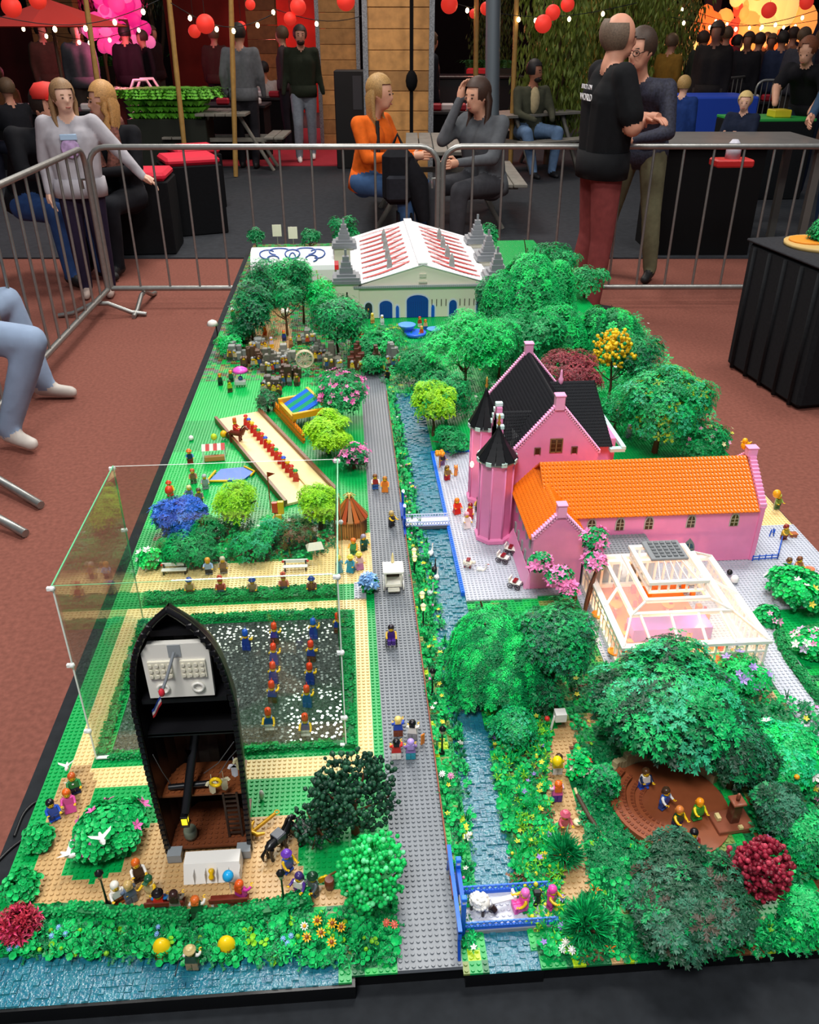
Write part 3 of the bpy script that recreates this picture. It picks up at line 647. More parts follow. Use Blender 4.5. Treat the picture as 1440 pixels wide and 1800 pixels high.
# dark-grey slab in front of the wing
b = MB(); b.box(.455, .60, 1.388, 1.459, .7552, .832); o = b.build('grey_terrace', plate_mat('85898f')); tag(o, 'dark-grey studded terrace between glasshouse and pink castle wing', 'terrace')
studs([(.459+i*ST, 1.392+j*ST, .8328) for i in range(18) for j in range(9)], plate_mat('85898f'), o)
# yellow bird ornament on the right chimney
b = MB(); b.ball((0, 0, .010), .010, 0, 10, 7, sc=(1, .8, 1)); b.ball((-.004, -.002, .022), .006, 0, 8, 6); b.tube([(.006, 0, .012), (.013, 0, .018)], [.004, .001], 6); b.tube([(-.009, -.002, .021), (-.014, -.003, .020)], [.0015, .0004], 5)
obj1('yellow_bird', 'yellow brick bird perched on the roof end of the orange-roofed wing', 'bird ornament', b, plastic('f5ae14'), (.838, ym+.02), z=WR+.004)
# ---------------------------------------------------------------- glasshouse
gh = thing('glasshouse', 'white-framed glasshouse café with clear plastic roof and raised lantern', 'glasshouse', (.57, 1.25, GZ+.0032))
GX0, GX1, GY0, GY1, GE = .452, .712, 1.112, 1.382, .822
wh = mat('f2f1ea', .3); CLR = mat('ffffff', .03, trans=.0, alpha=.13, spec=1.0)
def ring(b, x0, x1, y0, y1, z0, z1, t): b.box(x0, x1, y0, y0+t, z0, z1); b.box(x0, x1, y1-t, y1, z0, z1); b.box(x0, x0+t, y0+t, y1-t, z0, z1); b.box(x1-t, x1, y0+t, y1-t, z0, z1)
def gpart(b, n, m, kind=None): return part(b, n, m, kind, gh)
b = MB(); ring(b, GX0-.004, GX1+.004, GY0-.004, GY1+.004, GE-.006, GE, .012); gpart(b, 'eaves_frame', wh)
b = MB(); ring(b, GX0, GX1, GY0, GY1, Z0, Z0+.012, .006); gpart(b, 'base_wall', wh)
def posts(b, x0, x1, y0, y1, z0, z1, nx, ny, t=.0022):
    for i in range(nx+1):
        x = x0+(x1-x0)*i/nx
        for y in (y0, y1): b.box(x-t, x+t, y-t, y+t, z0, z1)
    for j in range(1, ny):
        y = y0+(y1-y0)*j/ny
        for x in (x0, x1): b.box(x-t, x+t, y-t, y+t, z0, z1)
b = MB(); posts(b, GX0+.002, GX1-.002, GY0+.002, GY1-.002, Z0, GE-.006, 14, 14); b.box(GX0, GX1, GY0, GY0+.003, .795, .799); b.box(GX0, GX0+.003, GY0, GY1, .795, .799); b.box(GX1-.003, GX1, GY0, GY1, .795, .799); gpart(b, 'window_post', wh, 'stuff')
b = MB(); b.box(GX0+.003, GX1-.003, GY0+.0045, GY0+.0055, Z0+.012, GE-.006); b.box(GX0+.0045, GX0+.0055, GY0, GY1, Z0+.012, GE-.006); b.box(GX1-.0055, GX1-.0045, GY0, GY1, Z0+.012, GE-.006); gpart(b, 'wall_pane', CLR)
# lean-to roof: outer slope up to an inner frame, a second slope to the lantern
def frus(b, A, za, B, zb):
    "four sloping panes between rectangle A at za and rectangle B at zb"
    ca_ = [(A[0], A[2], za), (A[1], A[2], za), (A[1], A[3], za), (A[0], A[3], za)]; cb = [(B[0], B[2], zb), (B[1], B[2], zb), (B[1], B[3], zb), (B[0], B[3], zb)]
    for i in range(4):
        q = [Vector(v) for v in (ca_[i], ca_[(i+1) % 4], cb[(i+1) % 4], cb[i])]; n = (q[1]-q[0]).cross(q[3]-q[0]).normalized()*.0012
        b.add([*q, *[v-n for v in q]], [(0, 1, 2, 3), (7, 6, 5, 4), (0, 4, 5, 1), (1, 5, 6, 2), (2, 6, 7, 3), (3, 7, 4, 0)])
O_ = (GX0, GX1, GY0, GY1); I_ = (.478, .665, 1.165, 1.36); I2 = (.508, .628, 1.185, 1.335); LN = (.520, .625, 1.205, 1.325)
b = MB(); frus(b, O_, GE, I_, .846); gpart(b, 'outer_roof_pane', CLR)
b = MB(); frus(b, I_, .850, I2, .862); gpart(b, 'inner_roof_pane', CLR)
b = MB(); ring(b, *I_, .843, .850, .007); gpart(b, 'inner_frame', wh)
b = MB(); ring(b, *I2, .858, .865, .007); gpart(b, 'lantern_ledge', wh)
b = MB(); bb = .0028
for (x0, y0, z0, x1, y1, z1) in ((GX0+.05, GY0, GE, .495, I_[2], .847), (GX0, 1.23, GE, I_[0], 1.25, .848), (GX1, 1.25, GE, I_[1], 1.26, .848), (GX1-.06, GY0, GE, .64, I_[2], .847), (GX0, GY0, GE, I_[0], I_[2], .847), (GX1, GY0, GE, I_[1], I_[2], .847), (GX1, GY1, GE, I_[1], I_[3], .847), (GX0, GY1, GE, I_[0], I_[3], .847), (.55, GY0, GE, .55, I_[2], .847), (.60, GY0, GE, .60, I_[2], .847), (I_[0], I_[2], .848, I2[0], I2[2], .862), (I_[1], I_[2], .848, I2[1], I2[2], .862)):
    b.tube([(x0, y0, z0), (x1, y1, z1)], bb, 4)
gpart(b, 'roof_beam', wh, 'stuff')
b = MB(); ring(b, LN[0]-.003, LN[1]+.003, LN[2]-.003, LN[3]+.003, .884, .890, .008); ring(b, *LN, .864, .868, .005); gpart(b, 'lantern_frame', wh)
b = MB(); posts(b, *[LN[0]+.002, LN[1]-.002, LN[2]+.002, LN[3]-.002], .866, .886, 6, 6, .0018); gpart(b, 'lantern_post', wh, 'stuff')
LT = (.538, .602, 1.255, 1.312)
b = MB(); frus(b, (LN[0], LN[1], LN[2], LN[3]), .890, LT, .902); gpart(b, 'lantern_pane', CLR)
b = MB()
for i in range(1, 6):
    x = LN[0]+(LN[1]-LN[0])*i/6; x2 = LT[0]+(LT[1]-LT[0])*i/6; b.tube([(x, LN[2], .8905), (x2, LT[2], .9025)], .0012, 4)
gpart(b, 'lantern_rib', mat('f4e9e2', .15), 'stuff')
b = MB(); b.bev(LT[0]-.003, LT[1]+.003, LT[2]-.003, LT[3]+.003, .902, .907, .001); tp = gpart(b, 'grey_cap', plastic('85898c'))
b = MB()
for j in range(5):
    for i in range(5): b.box(LT[0]+.006+i*.0115, LT[0]+.014+i*.0115, LT[2]+.003+j*.0108, LT[2]+.010+j*.0108, .907, .9095)
gpart(b, 'vent_slat', plastic('6e7275'), 'stuff')
# inside: warm orange floor, purple band, tables and diners
b = MB(); b.box(GX0+.004, GX1-.06, GY0+.006, GY1-.004, Z0+.0002, Z0+.003); gpart(b, 'orange_floor', plastic('e8741a'))
b = MB(); b.box(GX0+.05, GX1-.06, 1.2, 1.24, Z0+.003, Z0+.03); gpart(b, 'purple_wall', plastic('8a4fa8'))
b = MB(); b.box(GX0+.045, GX0+.09, 1.14, 1.18, Z0+.003, Z0+.018); b.box(.56, .60, 1.13, 1.16, Z0+.003, Z0+.016); gpart(b, 'dark_red_counter', plastic('a52420'))
rg = random.Random(4); b = MB(); b2 = MB()
for i in range(60):
    x, y = rg.uniform(GX0+.01, GX1-.03), rg.uniform(GY0+.012, GY1-.012); s = rg.uniform(.002, .006); (b if i % 3 else b2).box(x-s, x+s, y-s, y+s, Z0+.003, Z0+rg.uniform(.008, .022))
gpart(b, 'orange_furnishing', plastic('f07a14'), 'stuff'); gpart(b2, 'red_furnishing', plastic('c83020'), 'stuff')
for i in range(6):
    x, y = (.455, .455, .53, .62, .60, .50)[i], (1.16, 1.27, 1.15, 1.15, 1.29, 1.30)[i]
    tt = thing('cafe_table', ['round orange table nearest the left front corner inside the glasshouse', 'orange table midway along the left glass wall', 'orange table left of centre behind the front glass', 'orange table right of centre behind the front glass', 'orange table under the lantern at the back right', 'orange table under the lantern at the back left'][i], 'table', (x, y, Z0+.0032), 0, 'glasshouse tables')
    b = MB(); b.cyl(0, 0, .013, .016, .012, 12); b.build('tabletop', plastic('f08c1c'), tt); b = MB(); b.cyl(0, 0, 0, .013, .003, 8); b.build('leg', plastic('e8e4dc'), tt)
for i in range(3):
    l = bpy.data.lights.new('glasshouse_lamp', 'POINT'); l.energy = .22; l.color = (1, .6, .3); l.shadow_soft_size = .01; link('glasshouse_lamp_light', l, None, ((.47, .56, .64)[i], (1.22, 1.15, 1.22)[i], .808))  # unseen warm fill lights, added to brighten the orange interior
# ---------------------------------------------------------------- white hall at the far end
hl = thing('white_hall', 'cream brick-built hall with blue doors and white gabled roof painted in red scrawl', 'hall', (.29, 3.26, GZ)); cream = mat('e6dfcc', .4)
HX0, HX1, HY0, HY1, HE, HR = .025, .555, 3.26, 4.12, .880, .957; hm = .29; GZ_=GZ; GZ=.7522
def hpart(b, n, m, kind=None): return part(b, n, m, kind, hl)
b = MB(); b.box(HX0, HX1, HY0, HY1, GZ, HE); hpart(b, 'wall', cream)
b = MB(); wall_xz(b, [(HX0+.02, HE), (HX1-.02, HE), (hm, HR)], HY0, .012); hpart(b, 'pediment', cream)
b = MB(); b.box(HX0-.004, HX1+.004, HY0-.012, HY0+.004, HE-.008, HE); hpart(b, 'grey_cornice', plastic('8f9398'))
b = MB()
for i in range(66): b.box(HX0+i*ST+.001, HX0+i*ST+.006, HY0-.0135, HY0-.011, HE-.007, HE+.001)
hpart(b, 'cornice_stud', plastic('a3a7ab'), 'stuff')
roofw = bpy.data.materials.new('white_roof_with_red_scrawl'); roofw.use_nodes = True; nt = roofw.node_tree; bs = nt.nodes['Principled BSDF']; bs.inputs['Base Color'].default_value = (*hexc('eceaee'), 1)
for sg in (-1, 1):
    x = HX0-.01 if sg < 0 else HX1+.01
    slope('roof', hl, (x-.29, -.004, HE-GZ+.002), (x-.29, HY1-HY0, HE-GZ+.002), (0, HY1-HY0, HR-GZ+.004), (0, -.004, HR-GZ+.004), 'e9e8ea', pitch=.016, half=2, bump=.0012)
    # red brush script running up and down the slope: flat coloured plates
    b = MB(); r = random.Random(3+sg); P = []; n = 9; Lx = abs(x-hm)
    for k in range(n*2+1):
        t = .16 if k % 2 else .84; y = .05+(HY1-HY0-.12)*k/(2*n); P.append((t, y))
    def sp(t, y, up=.004): return (sg*Lx*t, y, HR-GZ+.004+(HE-HR-.002)*t+up)
    for k in range(len(P)-1):
        (t0, y0), (t1, y1) = P[k], P[k+1]; w_ = .010 if k % 2 else .022; m_ = 12; pts = []
        for j in range(m_+1):
            f = j/m_; pts.append((t0+(t1-t0)*f, y0+(y1-y0)*f+.02*sin(f*pi)*(1 if k % 2 else -1)))
        for j in range(m_):
            a, c = pts[j], pts[j+1]; ww = w_*(.6+.5*sin(pi*(j+.5)/m_)); b.add([sp(a[0], a[1]-ww/2), sp(c[0], c[1]-ww/2), sp(c[0], c[1]+ww/2), sp(a[0], a[1]+ww/2)], [(0, 1, 2, 3) if sg > 0 else (3, 2, 1, 0)])
    b.build('red_script', mat('c94a48', .4), hl)
    b = MB()
    for q in (.12, .3, .5, .68):
        t = .45; z = HR-GZ+.004+(HE-HR)*t; y = q*(HY1-HY0); b.add([(sg*Lx*t+dx, y+dy, z+dz) for dz, k in ((-.004, 1), (.03, .8), (.05, .15)) for dx, dy in ((-.011*k, -.011*k), (.011*k, -.011*k), (.011*k, .011*k), (-.011*k, .011*k))], [(0, 1, 5, 4), (1, 2, 6, 5), (2, 3, 7, 6), (3, 0, 4, 7), (4, 5, 9, 8), (5, 6, 10, 9), (6, 7, 11, 10), (7, 4, 8, 11), (8, 9, 10, 11)])
        if q in (.12, .5): pass
    b.build('roof_turret', plastic('8d9391'), hl, kind='stuff')
b = MB(); b.box(hm-.018, hm+.018, HY0-.004, HY1, HR+.002, HR+.007); hpart(b, 'ridge_cap', plastic('f1f0f2'))
def arch_blue(cx, w_, h_, col='10459c', arch=True):
    b = MB(); z0 = GZ; pts = [(cx-w_/2, z0), (cx+w_/2, z0), (cx+w_/2, z0+h_*.75)]
    if arch: pts += [(cx+w_/2*cos(a), z0+h_*.75+h_*.25*sin(a)) for a in (.4, .8, 1.2, pi/2, pi-1.2, pi-.8, pi-.4)]
    pts += [(cx-w_/2, z0+h_*.75)]; wall_xz(b, pts, HY0-.003, .004); f = hpart(b, 'blue_door', mat(col, .35))
    b = MB()
    o = hl.location; n = max(2, int(w_/.008))
    for i in range(1, n): b.box(cx-w_/2+w_*i/n-.0005-o.x, cx-w_/2+w_*i/n+.0005-o.x, HY0-.0036-o.y, HY0-.003-o.y, 0, h_*.75)
    b.build('plank_joint', mat('0b2f72', .5), f, kind='stuff')
    b = MB(); q = [(cx-w_/2-.006, z0), (cx+w_/2+.006, z0), (cx+w_/2+.006, z0+h_*.75)]+[(cx+(w_/2+.006)*cos(a), z0+h_*.75+(h_*.25+.006)*sin(a)) for a in (.4, .8, 1.2, pi/2, pi-1.2, pi-.8, pi-.4)]+[(cx-w_/2-.006, z0+h_*.75)]
    wall_xz(b, q, HY0-.0015, .002); hpart(b, 'door_surround', mat('d5dbe6', .4))
for px, w_, h_ in ((733, .085, .088), (678, .050, .068), (795, .030, .066), (842, .026, .066)): arch_blue(W(px, 555).x, w_, h_)
arch_blue(W(648, 555).x, .028, .062, '26313f'); 
for px in (698, 760): arch_blue(W(px, 555).x, .013, .048, '1c5fd0', True)
b = MB()
for px in (755, 763, 771, 779, 803, 811, 819, 827): x = W(px, 545).x; b.box(x-.0014, x+.0014, HY0-.002, HY0+.003, .795, .822)
hpart(b, 'slit_window', mat('3a362e', .5), 'stuff')
b = MB(); b.box(hm-.013, hm+.013, HY0-.004, HY0, .908, .922); b.box(hm-.016, hm+.016, HY0-.006, HY0, .888, .894); hpart(b, 'date_stone', plastic('c9c6b4'))
for cx, cy in ((-.005, 3.30), (.585, 3.30), (.60, 3.62), (.60, 3.95), (-.01, 3.9)):
    b = MB(); q = .046; b.box(cx-q, cx+q, cy-q, cy+q, GZ, .892); t_ = hpart(b, 'corner_tower', cream)
    o = hl.location; b = MB()
    for i, (k, z) in enumerate(((1.2, .892), (1.1, .903), (.8, .913), (.55, .925), (.42, .945), (.28, .965), (.1, .99))):
        b.box(cx-q*k-o.x, cx+q*k-o.x, cy-q*k-o.y, cy+q*k-o.y, z-GZ, z-GZ+.012+(.01 if i > 2 else 0))
    b.build('stepped_spire', mat('7b7f84', .35), t_)
    b = MB(); b.box(cx-.003-o.x, cx+.003-o.x, cy-q-.001-o.y, cy-q-o.y, .09, .108); b.build('loophole', mat('22211e', .6), t_)
b = MB(); b.box(HX1+.01, .72, 3.3, 4.12, GZ, .80); b.box(HX1+.005, HX1+.06, 3.3, 4.12, .80, .87); hpart(b, 'grey_side_roof', plastic('a7aaae'))
# white barrel-roofed shed with a blue emblem
sh = thing('barrel_roof_shed', 'white barrel-roofed shed with swirling blue emblem, beyond the left-hand trees', 'shed', (-.30, 3.95, GZ))
x0, x1 = W(440, 470, .82).x, W(588, 470, .82).x; b = MB(); N = 12; rr = .11; cy = 3.95
prof = [(cy-rr*cos(pi*k/N), .80+.075*sin(pi*k/N)) for k in range(N+1)]
for k in range(N):
    (ya, za), (yb, zb) = prof[k], prof[k+1]; b.add([(x0, ya, za), (x1, ya, za), (x1, yb, zb), (x0, yb, zb)], [(0, 1, 2, 3)])
part(b, 'curved_roof', mat('eef0f4', .35), None, sh)
b = MB()
for i in range(60):
    x = x0+(x1-x0)*i/60
    for k in range(N): (ya, za), (yb, zb) = prof[k], prof[k+1]; b.add([(x, ya, za+.0012), (x+.002, ya, za+.0012), (x+.002, yb, zb+.0012), (x, yb, zb+.0012)], [(0, 1, 2, 3)])
part(b, 'roof_rib', mat('fbfbfb', .3), 'stuff', sh)
b = MB(); b.box(x0, x1, cy-rr, cy+rr, GZ, .80); part(b, 'wall', mat('e4e4e0', .4), None, sh)
b = MB(); n = len(prof); b.add([(x1, *p) for p in prof]+[(x1+.018, *p) for p in prof], [tuple(range(n)), tuple(range(n, 2*n))[::-1]]+[(i, i+1, i+1+n, i+n) for i in range(n-1)]); part(b, 'red_end', plastic('d8282c'), None, sh)
b = MB()
def onroof(u, v):
    k = min(N-1, int(v*N)); f = v*N-k; (ya, za), (yb, zb) = prof[k], prof[k+1]; return (x0+(x1-x0)*u, ya+(yb-ya)*f, za+(zb-za)*f+.004)
for (cu, cv, ru, rv, a0, a1) in ((.5, .3, .09, .1, 0, 6.3), (.34, .36, .12, .09, .2, 4.4), (.66, .36, .12, .09, -1.3, 3.0), (.2, .3, .09, .10, .6, 5.0), (.8, .3, .09, .10, -2, 2.6), (.5, .2, .04, .12, 0, 6.3), (.27, .2, .07, .06, 0, 4.5), (.73, .2, .07, .06, -1.3, 3.1)):
    pts = [onroof(cu+ru*cos(a0+(a1-a0)*k/12), max(.02, cv+rv*sin(a0+(a1-a0)*k/12))) for k in range(13)]
    b.tube(pts, .0035, 4)
part(b, 'blue_emblem', mat('31549c', .4), 'stuff', sh)
GZ = GZ_
# ================================================================ trees, placed where the photograph shows their crowns
def depth(p):
    x = p[0]*cos(YAW)-p[1]*sin(YAW); y = p[0]*sin(YAW)+p[1]*cos(YAW); return y*cos(PITCH)-(p[2]-CAMH)*sin(PITCH)
def crownat(px, py, zc, rx, ry):
    "centre and radii in metres of a crown centred at pixel (px,py), rx by ry pixels, centre height zc"
    c = W(px, py, zc); k = depth(c)/FPX; return c, rx*k, ry*k
SEEDN = [100]
GB, GD, GM, GT, LM, DK, TE = '12dc68', '0b864a', '10b05c', '30b07e', 'a2e21e', '18482f', '2c6a50'
def T_(label, px, py, zc, rx, ry, colors, weights, n=260, style='spray', sc=1.0, name='leafy_tree', cat='tree', extras=None, bark='5b3a22', sub=3, flat=.35, group=None, tr=.004, lo=-.7, shell=.5):
    SEEDN[0] += 1; rnd = random.Random(SEEDN[0]); c, a, b = crownat(px, py, zc, rx, ry); far = py < 720; n = int(n*(1.9 if far else 1.15)); a *= 1.12 if far else 1
    a *= 1.16; b *= 1.16; h = zc-GZ; rz = min(b*.95, h*.95); bl = [(0, 0, h, a*.82, a*.82, rz*.9, int(n*.5))]
    for k in range(sub+2):
        t = rnd.uniform(0, 6.28); u = rnd.uniform(.35, .6); bl.append((cos(t)*a*u, sin(t)*a*u, h+rnd.uniform(-.35, .45)*rz, a*rnd.uniform(.35, .5), a*rnd.uniform(.35, .5), rz*rnd.uniform(.3, .5), int(n*.5/(sub+2))))
    return tree(name, label, cat, c, max(.01, h*.8), bl, colors, weights, style, bark, sc, SEEDN[0], 0, flat, shell, group, tr, lo, extras)
# far right corner: tall weeping trees
def DR(label, px, py, zt, R, drop, n, colors, weights, sc=1.2, extra=()):
    SEEDN[0] += 1; c = W(px, py, zt); k = depth(c)/FPX
    st = [(0, 0, zt-GZ, R*k, drop, n)]+[((x-px)*k, (py-y)*k*.6, zt-GZ+dz, r*k, d, m) for x, y, dz, r, d, m in extra]
    return drape('weeping_tree', label, 'tree', c, st, colors, weights, SEEDN[0], sc, h=zt-GZ-.02, tr=.006)
DR('tallest bright-topped weeping tree to the right of the white hall', 935, 445, 1.06, 58, .24, 210, [GB, GD, GM], [1, 3, 3], 1.5, ((985, 465, -.02, 28, .2, 60), (880, 480, -.05, 30, .2, 60)))
DR('weeping tree right of the tallest one, its top bright green', 985, 535, .94, 50, .18, 150, [GB, GD, GM], [1, 3, 2], 1.4, ((950, 560, -.01, 28, .14, 60),))
DR('weeping tree nearest the carpet on the right, wide pale green top', 1085, 545, .92, 52, .15, 150, [GB, GM, GD], [2, 2, 2], 1.4, ((1050, 535, .01, 25, .1, 50),))
T_('dark blue-green tree behind the yellow blossom tree', 1115, 622, .90, 42, 45, [GD, TE, GM], [3, 1, 1], 220, sc=1.2)
T_('dense green backdrop tree standing behind the dark red tree', 920, 590, .85, 75, 50, [GD, GM], [3, 1], 320, sc=1.3)
T_('dark green tree between the tall weeping tree and the pink castle', 860, 520, .86, 28, 60, [GD, TE], [3, 1], 160, sc=1.3)
T_('maroon-leaved spreading tree behind the castle roof', 1000, 655, .89, 60, 36, ['8c2c3a', '6b1f2b', 'a8444e'], [3, 2, 1], 420, 'fine', 1.5, name='maroon_tree', flat=.5)
T_('tree hung with golden-yellow blossom balls', 1080, 615, .92, 34, 36, ['e9c21e', 'd6a614', GD], [4, 2, 1], 170, 'bead', 2.4, name='yellow_blossom_tree', bark='4a3524', sub=4)
T_('big oak-like tree with olive sprays on the right edge', 1165, 705, .90, 76, 66, [GM, GD, GT, '8fae1f'], [5, 3, 2, 1], 700, sc=1.25, name='oak_tree', tr=.007, sub=5)
T_('round green tree low at the foot of the oak-like tree', 1235, 770, .81, 55, 34, [GM, GD], [1, 1], 220, sc=1.2, extras=[('blossom', 'petal', ['f0a8cc', 'f3e6b0'], 22, 1.8)])
# centre
T_('tall layered conifer with bright green boughs left of the castle', 818, 600, .93, 70, 48, [GB, GM, GD], [4, 2, 1], 620, 'fine', 1.5, name='conifer', flat=.6, sub=5, tr=.005)
T_('dark green undergrowth tree beneath the bright conifer', 785, 690, .83, 50, 60, [GD, GM], [3, 1], 320, 'fine', 1.4)
T_('lime-green willow over the canal left of the castle', 762, 702, .86, 36, 38, [LM, '7fcf2a', GM], [4, 2, 1], 280, 'fine', 1.5, name='lime_tree', flat=.4)
T_('small dark green shrub tree on the canal bank below the lime willow', 790, 770, .79, 38, 30, [GD, GM], [2, 1], 150, 'fine', 1.3)
# left back wood
T_('dark green tree hiding the left corner of the white hall', 592, 560, .88, 48, 42, [GD, TE, GM], [4, 1, 2], 340, sc=1.3)
T_('narrow upright dark cypress behind the wooded camp', 530, 500, .90, 20, 58, [GD], [1], 170, sc=1.2, name='cypress')
T_('bright green poplar beside the bamboo canes', 565, 520, .86, 26, 42, [GB, GM], [2, 1], 170, sc=1.2)
T_('dark spruce at the far left corner of the park', 440, 540, .88, 34, 60, [GD, TE], [3, 1], 240, sc=1.4, name='spruce')
T_('green tree in front of the barrel-roofed shed, left of centre', 478, 482, .88, 32, 36, [GM, GD], [1, 1], 200, sc=1.3)
T_('green tree in front of the barrel-roofed shed, right part', 520, 480, .86, 26, 32, [GM, GB], [2, 1], 140, sc=1.3)
T_('low tree on the left rim beside the white lamp', 418, 580, .80, 24, 34, [GD, GM], [2, 1], 110, sc=1.2)
T_('small tree at the back edge left of the shed roof', 450, 414, .83, 12, 16, [GD], [1], 60, sc=1.5)
T_('small tree at the back edge right of the two white boards', 545, 415, .83, 16, 14, [GD], [1], 60, sc=1.5)
T_('dark tree at the back edge between shed and hall', 605, 405, .88, 22, 28, [GD, GM], [2, 1], 100, sc=1.6)
T_('dark tree behind the right-hand towers of the white hall', 858, 420, .88, 16, 30, [GD, GM], [2, 1], 90, sc=1.6)
T_('green tree before the hall front, left of the blue fountain', 672, 600, .81, 34, 30, [GD, GM, GB], [2, 2, 1], 200, sc=1.2)
T_('green shrub tree in the left wood above the grey rocks', 400, 605, .79, 22, 20, [GB, GM], [1, 1], 90, sc=1.1)
PB = [('blossom', 'petal', ['e66cb0', 'f08cc4', 'd850a0'], 130, 2.3)]
T_('pink-flowering tree beside the playground slide roof', 600, 690, .84, 46, 44, [GD, GM], [2, 1], 260, 'fine', 1.3, extras=PB, name='flowering_tree')
T_('pink-flowering shrub left of the road, beyond the lime trees', 622, 800, .79, 30, 40, [GD, '1d5a38'], [1, 1], 150, 'fine', 1.2, extras=[('blossom', 'petal', ['e66cb0', 'f08cc4'], 60, 2.2)], name='flowering_shrub', cat='shrub')
T_('lime-green tree beside the orange fence', 575, 756, .82, 43, 36, [LM, '83cf22'], [3, 1], 420, 'fine', 1.5, name='lime_tree', tr=.005, flat=.5)
T_('lime-green tree behind the pond case, above the wooded bank', 412, 878, .82, 44, 40, [LM, '83cf22'], [3, 1], 420, 'fine', 1.3, name='lime_tree', tr=.005, flat=.5)
T_('lime-green tree next to the pointed wooden hut', 560, 884, .82, 38, 38, [LM, '83cf22'], [3, 1], 400, 'fine', 1.3, name='lime_tree', tr=.005, flat=.5)
T_('blue leafy tree with peacock-like crown at the left rim', 318, 905, .80, 44, 36, ['2c5fd0', '1c46b0', '4d82e8'], [3, 2, 1], 300, 'bigspray', 1.1, name='blue_tree', bark='1c46b0', sub=4)
for lab, px, py, rx, ry, cs in (('green shrub under the blue leafy tree', 320, 960, 50, 22, [GM, GD]), ('tall dark green shrub right of the blue leafy tree', 362, 930, 36, 40, [GD, GM]), ('green shrub behind the left-hand white bench', 345, 970, 40, 20, [GD, GM]), ('green shrub between the two white benches', 440, 955, 46, 28, [GM, GT]), ('brownish-green shrub behind the right-hand white bench', 520, 935, 40, 34, ['4a5c34', '6d4b33', GD]), ('sea-green shrub right of the lime tree behind the case', 478, 930, 26, 30, [GT, GM])):
    T_(lab, px, py, .785, rx, ry, cs, [2]+[1]*(len(cs)-1), 210, 'fine', 1.1, name='shrub', cat='shrub')
T_('bush with white blossoms at the left end of the sand path', 262, 980, .775, 22, 34, [GB, GM], [2, 1], 120, 'lobe', 1.2, extras=[('blossom', 'petal', 'f4f2ee', 16, 2.4)], name='white_blossom_bush', cat='shrub')
# right foreground
DR('bright green weeping tree on the canal bank in front of the castle', 868, 1078, .91, 70, .10, 420, [GB, GM, GD], [2, 3, 1], 1.15, ((905, 1120, -.02, 55, .10, 250), (840, 1130, -.03, 42, .08, 160), (880, 1180, -.06, 45, .05, 160)))
T_('dark green broad tree between weeping tree and glasshouse', 980, 1125, .87, 72, 78, [GD, GM, TE, GT], [4, 2, 2, 1], 800, sc=1.05, tr=.006, sub=5)
T_('wide sea-green tree with starry sprays in front of the glasshouse', 1185, 1222, .86, 132, 66, [GM, GD, GT, DK], [3, 3, 2, 3], 1200, 'bigspray', .95, name='starry_leaf_tree', tr=.007, sub=7, flat=.5)
T_('dark tree behind the brown pillar of the open-air theatre', 1300, 1318, .83, 56, 46, [DK, GD, TE], [3, 2, 1], 420, 'bigspray', .9)
T_('near-black green tree in front of the open-air theatre', 1205, 1572, .80, 108, 48, [DK, TE, '24503a', GD, '3a3426'], [4, 2, 3, 2, .5], 760, 'bigspray', .8, sub=11, flat=.5, name='dark_leaf_tree', tr=.006)
T_('dark tree right of the brown pillar by the theatre', 1375, 1425, .80, 42, 42, [TE, DK, GD], [2, 3, 1], 330, 'bigspray', .8)
T_('dark red tree with bead leaves at the right front', 1338, 1525, .82, 58, 66, ['8e1e34', '6e1326', 'b03a4e'], [3, 2, 1], 640, 'bead', 1.45, name='dark_red_tree', bark='5b2a1a')
T_('bright green bush with orange-centred daisies on the right edge', 1390, 1325, .80, 62, 78, [GB, GM, '20c884'], [3, 2, 2], 800, 'bigspray', .75, extras=[('daisy', 'bead', 'f5a81c', 20, 2.2), ('white_petal', 'petal', 'f2f2ee', 14, 2.4)], name='daisy_bush', cat='shrub')
T_('green bush at the right edge beside the dark red tree', 1425, 1470, .79, 40, 60, [GM, GT, GD], [2, 1, 1], 330, 'bigspray', .75, name='bush', cat='shrub')
T_('green bush in the right front corner', 1415, 1600, .78, 45, 45, [GM, GB, GD], [2, 1, 1], 260, 'bigspray', .7, name='bush', cat='shrub')
T_('tree crown at the left of the open-air theatre, narrow and dark', 1062, 1375, .79, 22, 50, [GM, GD, TE], [2, 2, 1], 160, 'bigspray', .7)
T_('round dark grass tuft bush beside the lower garden path', 992, 1500, .77, 20, 22, [GD, GM], [3, 1], 90, 'grass', 1.2, name='grass_bush', cat='shrub')
T_('round grass bush right of the blue bridge', 1035, 1625, .775, 30, 32, [GD, GM], [2, 1], 140, 'grass', 1.2, name='grass_bush', cat='shrub')
T_('fern-like green bush beside the canal below the weeping tree', 905, 1275, .785, 42, 45, [GM, GD, GT], [2, 1, 1], 300, 'spray', .85, name='bush', cat='shrub')
T_('dark bush on the canal bank under the broad dark tree', 960, 1215, .79, 42, 35, [GD, '144c30'], [2, 1], 240, 'spray', .9, name='bush', cat='shrub')
T_('bush with red blossoms beside the tan garden path', 1020, 1345, .775, 20, 30, [GM, GB], [1, 1], 110, 'lobe', 1.1, extras=[('blossom', 'petal', ['e03a3a', 'f1ead6'], 13, 2.2)], name='red_blossom_bush', cat='shrub')
T_('green hedge-like bush in front of the glasshouse corner, violet flowers in it', 1300, 1180, .785, 55, 26, [GM, GB], [1, 1], 200, 'spray', .85, extras=[('blossom', 'petal', 'a890d8', 22, 2.4)], name='bush', cat='shrub')
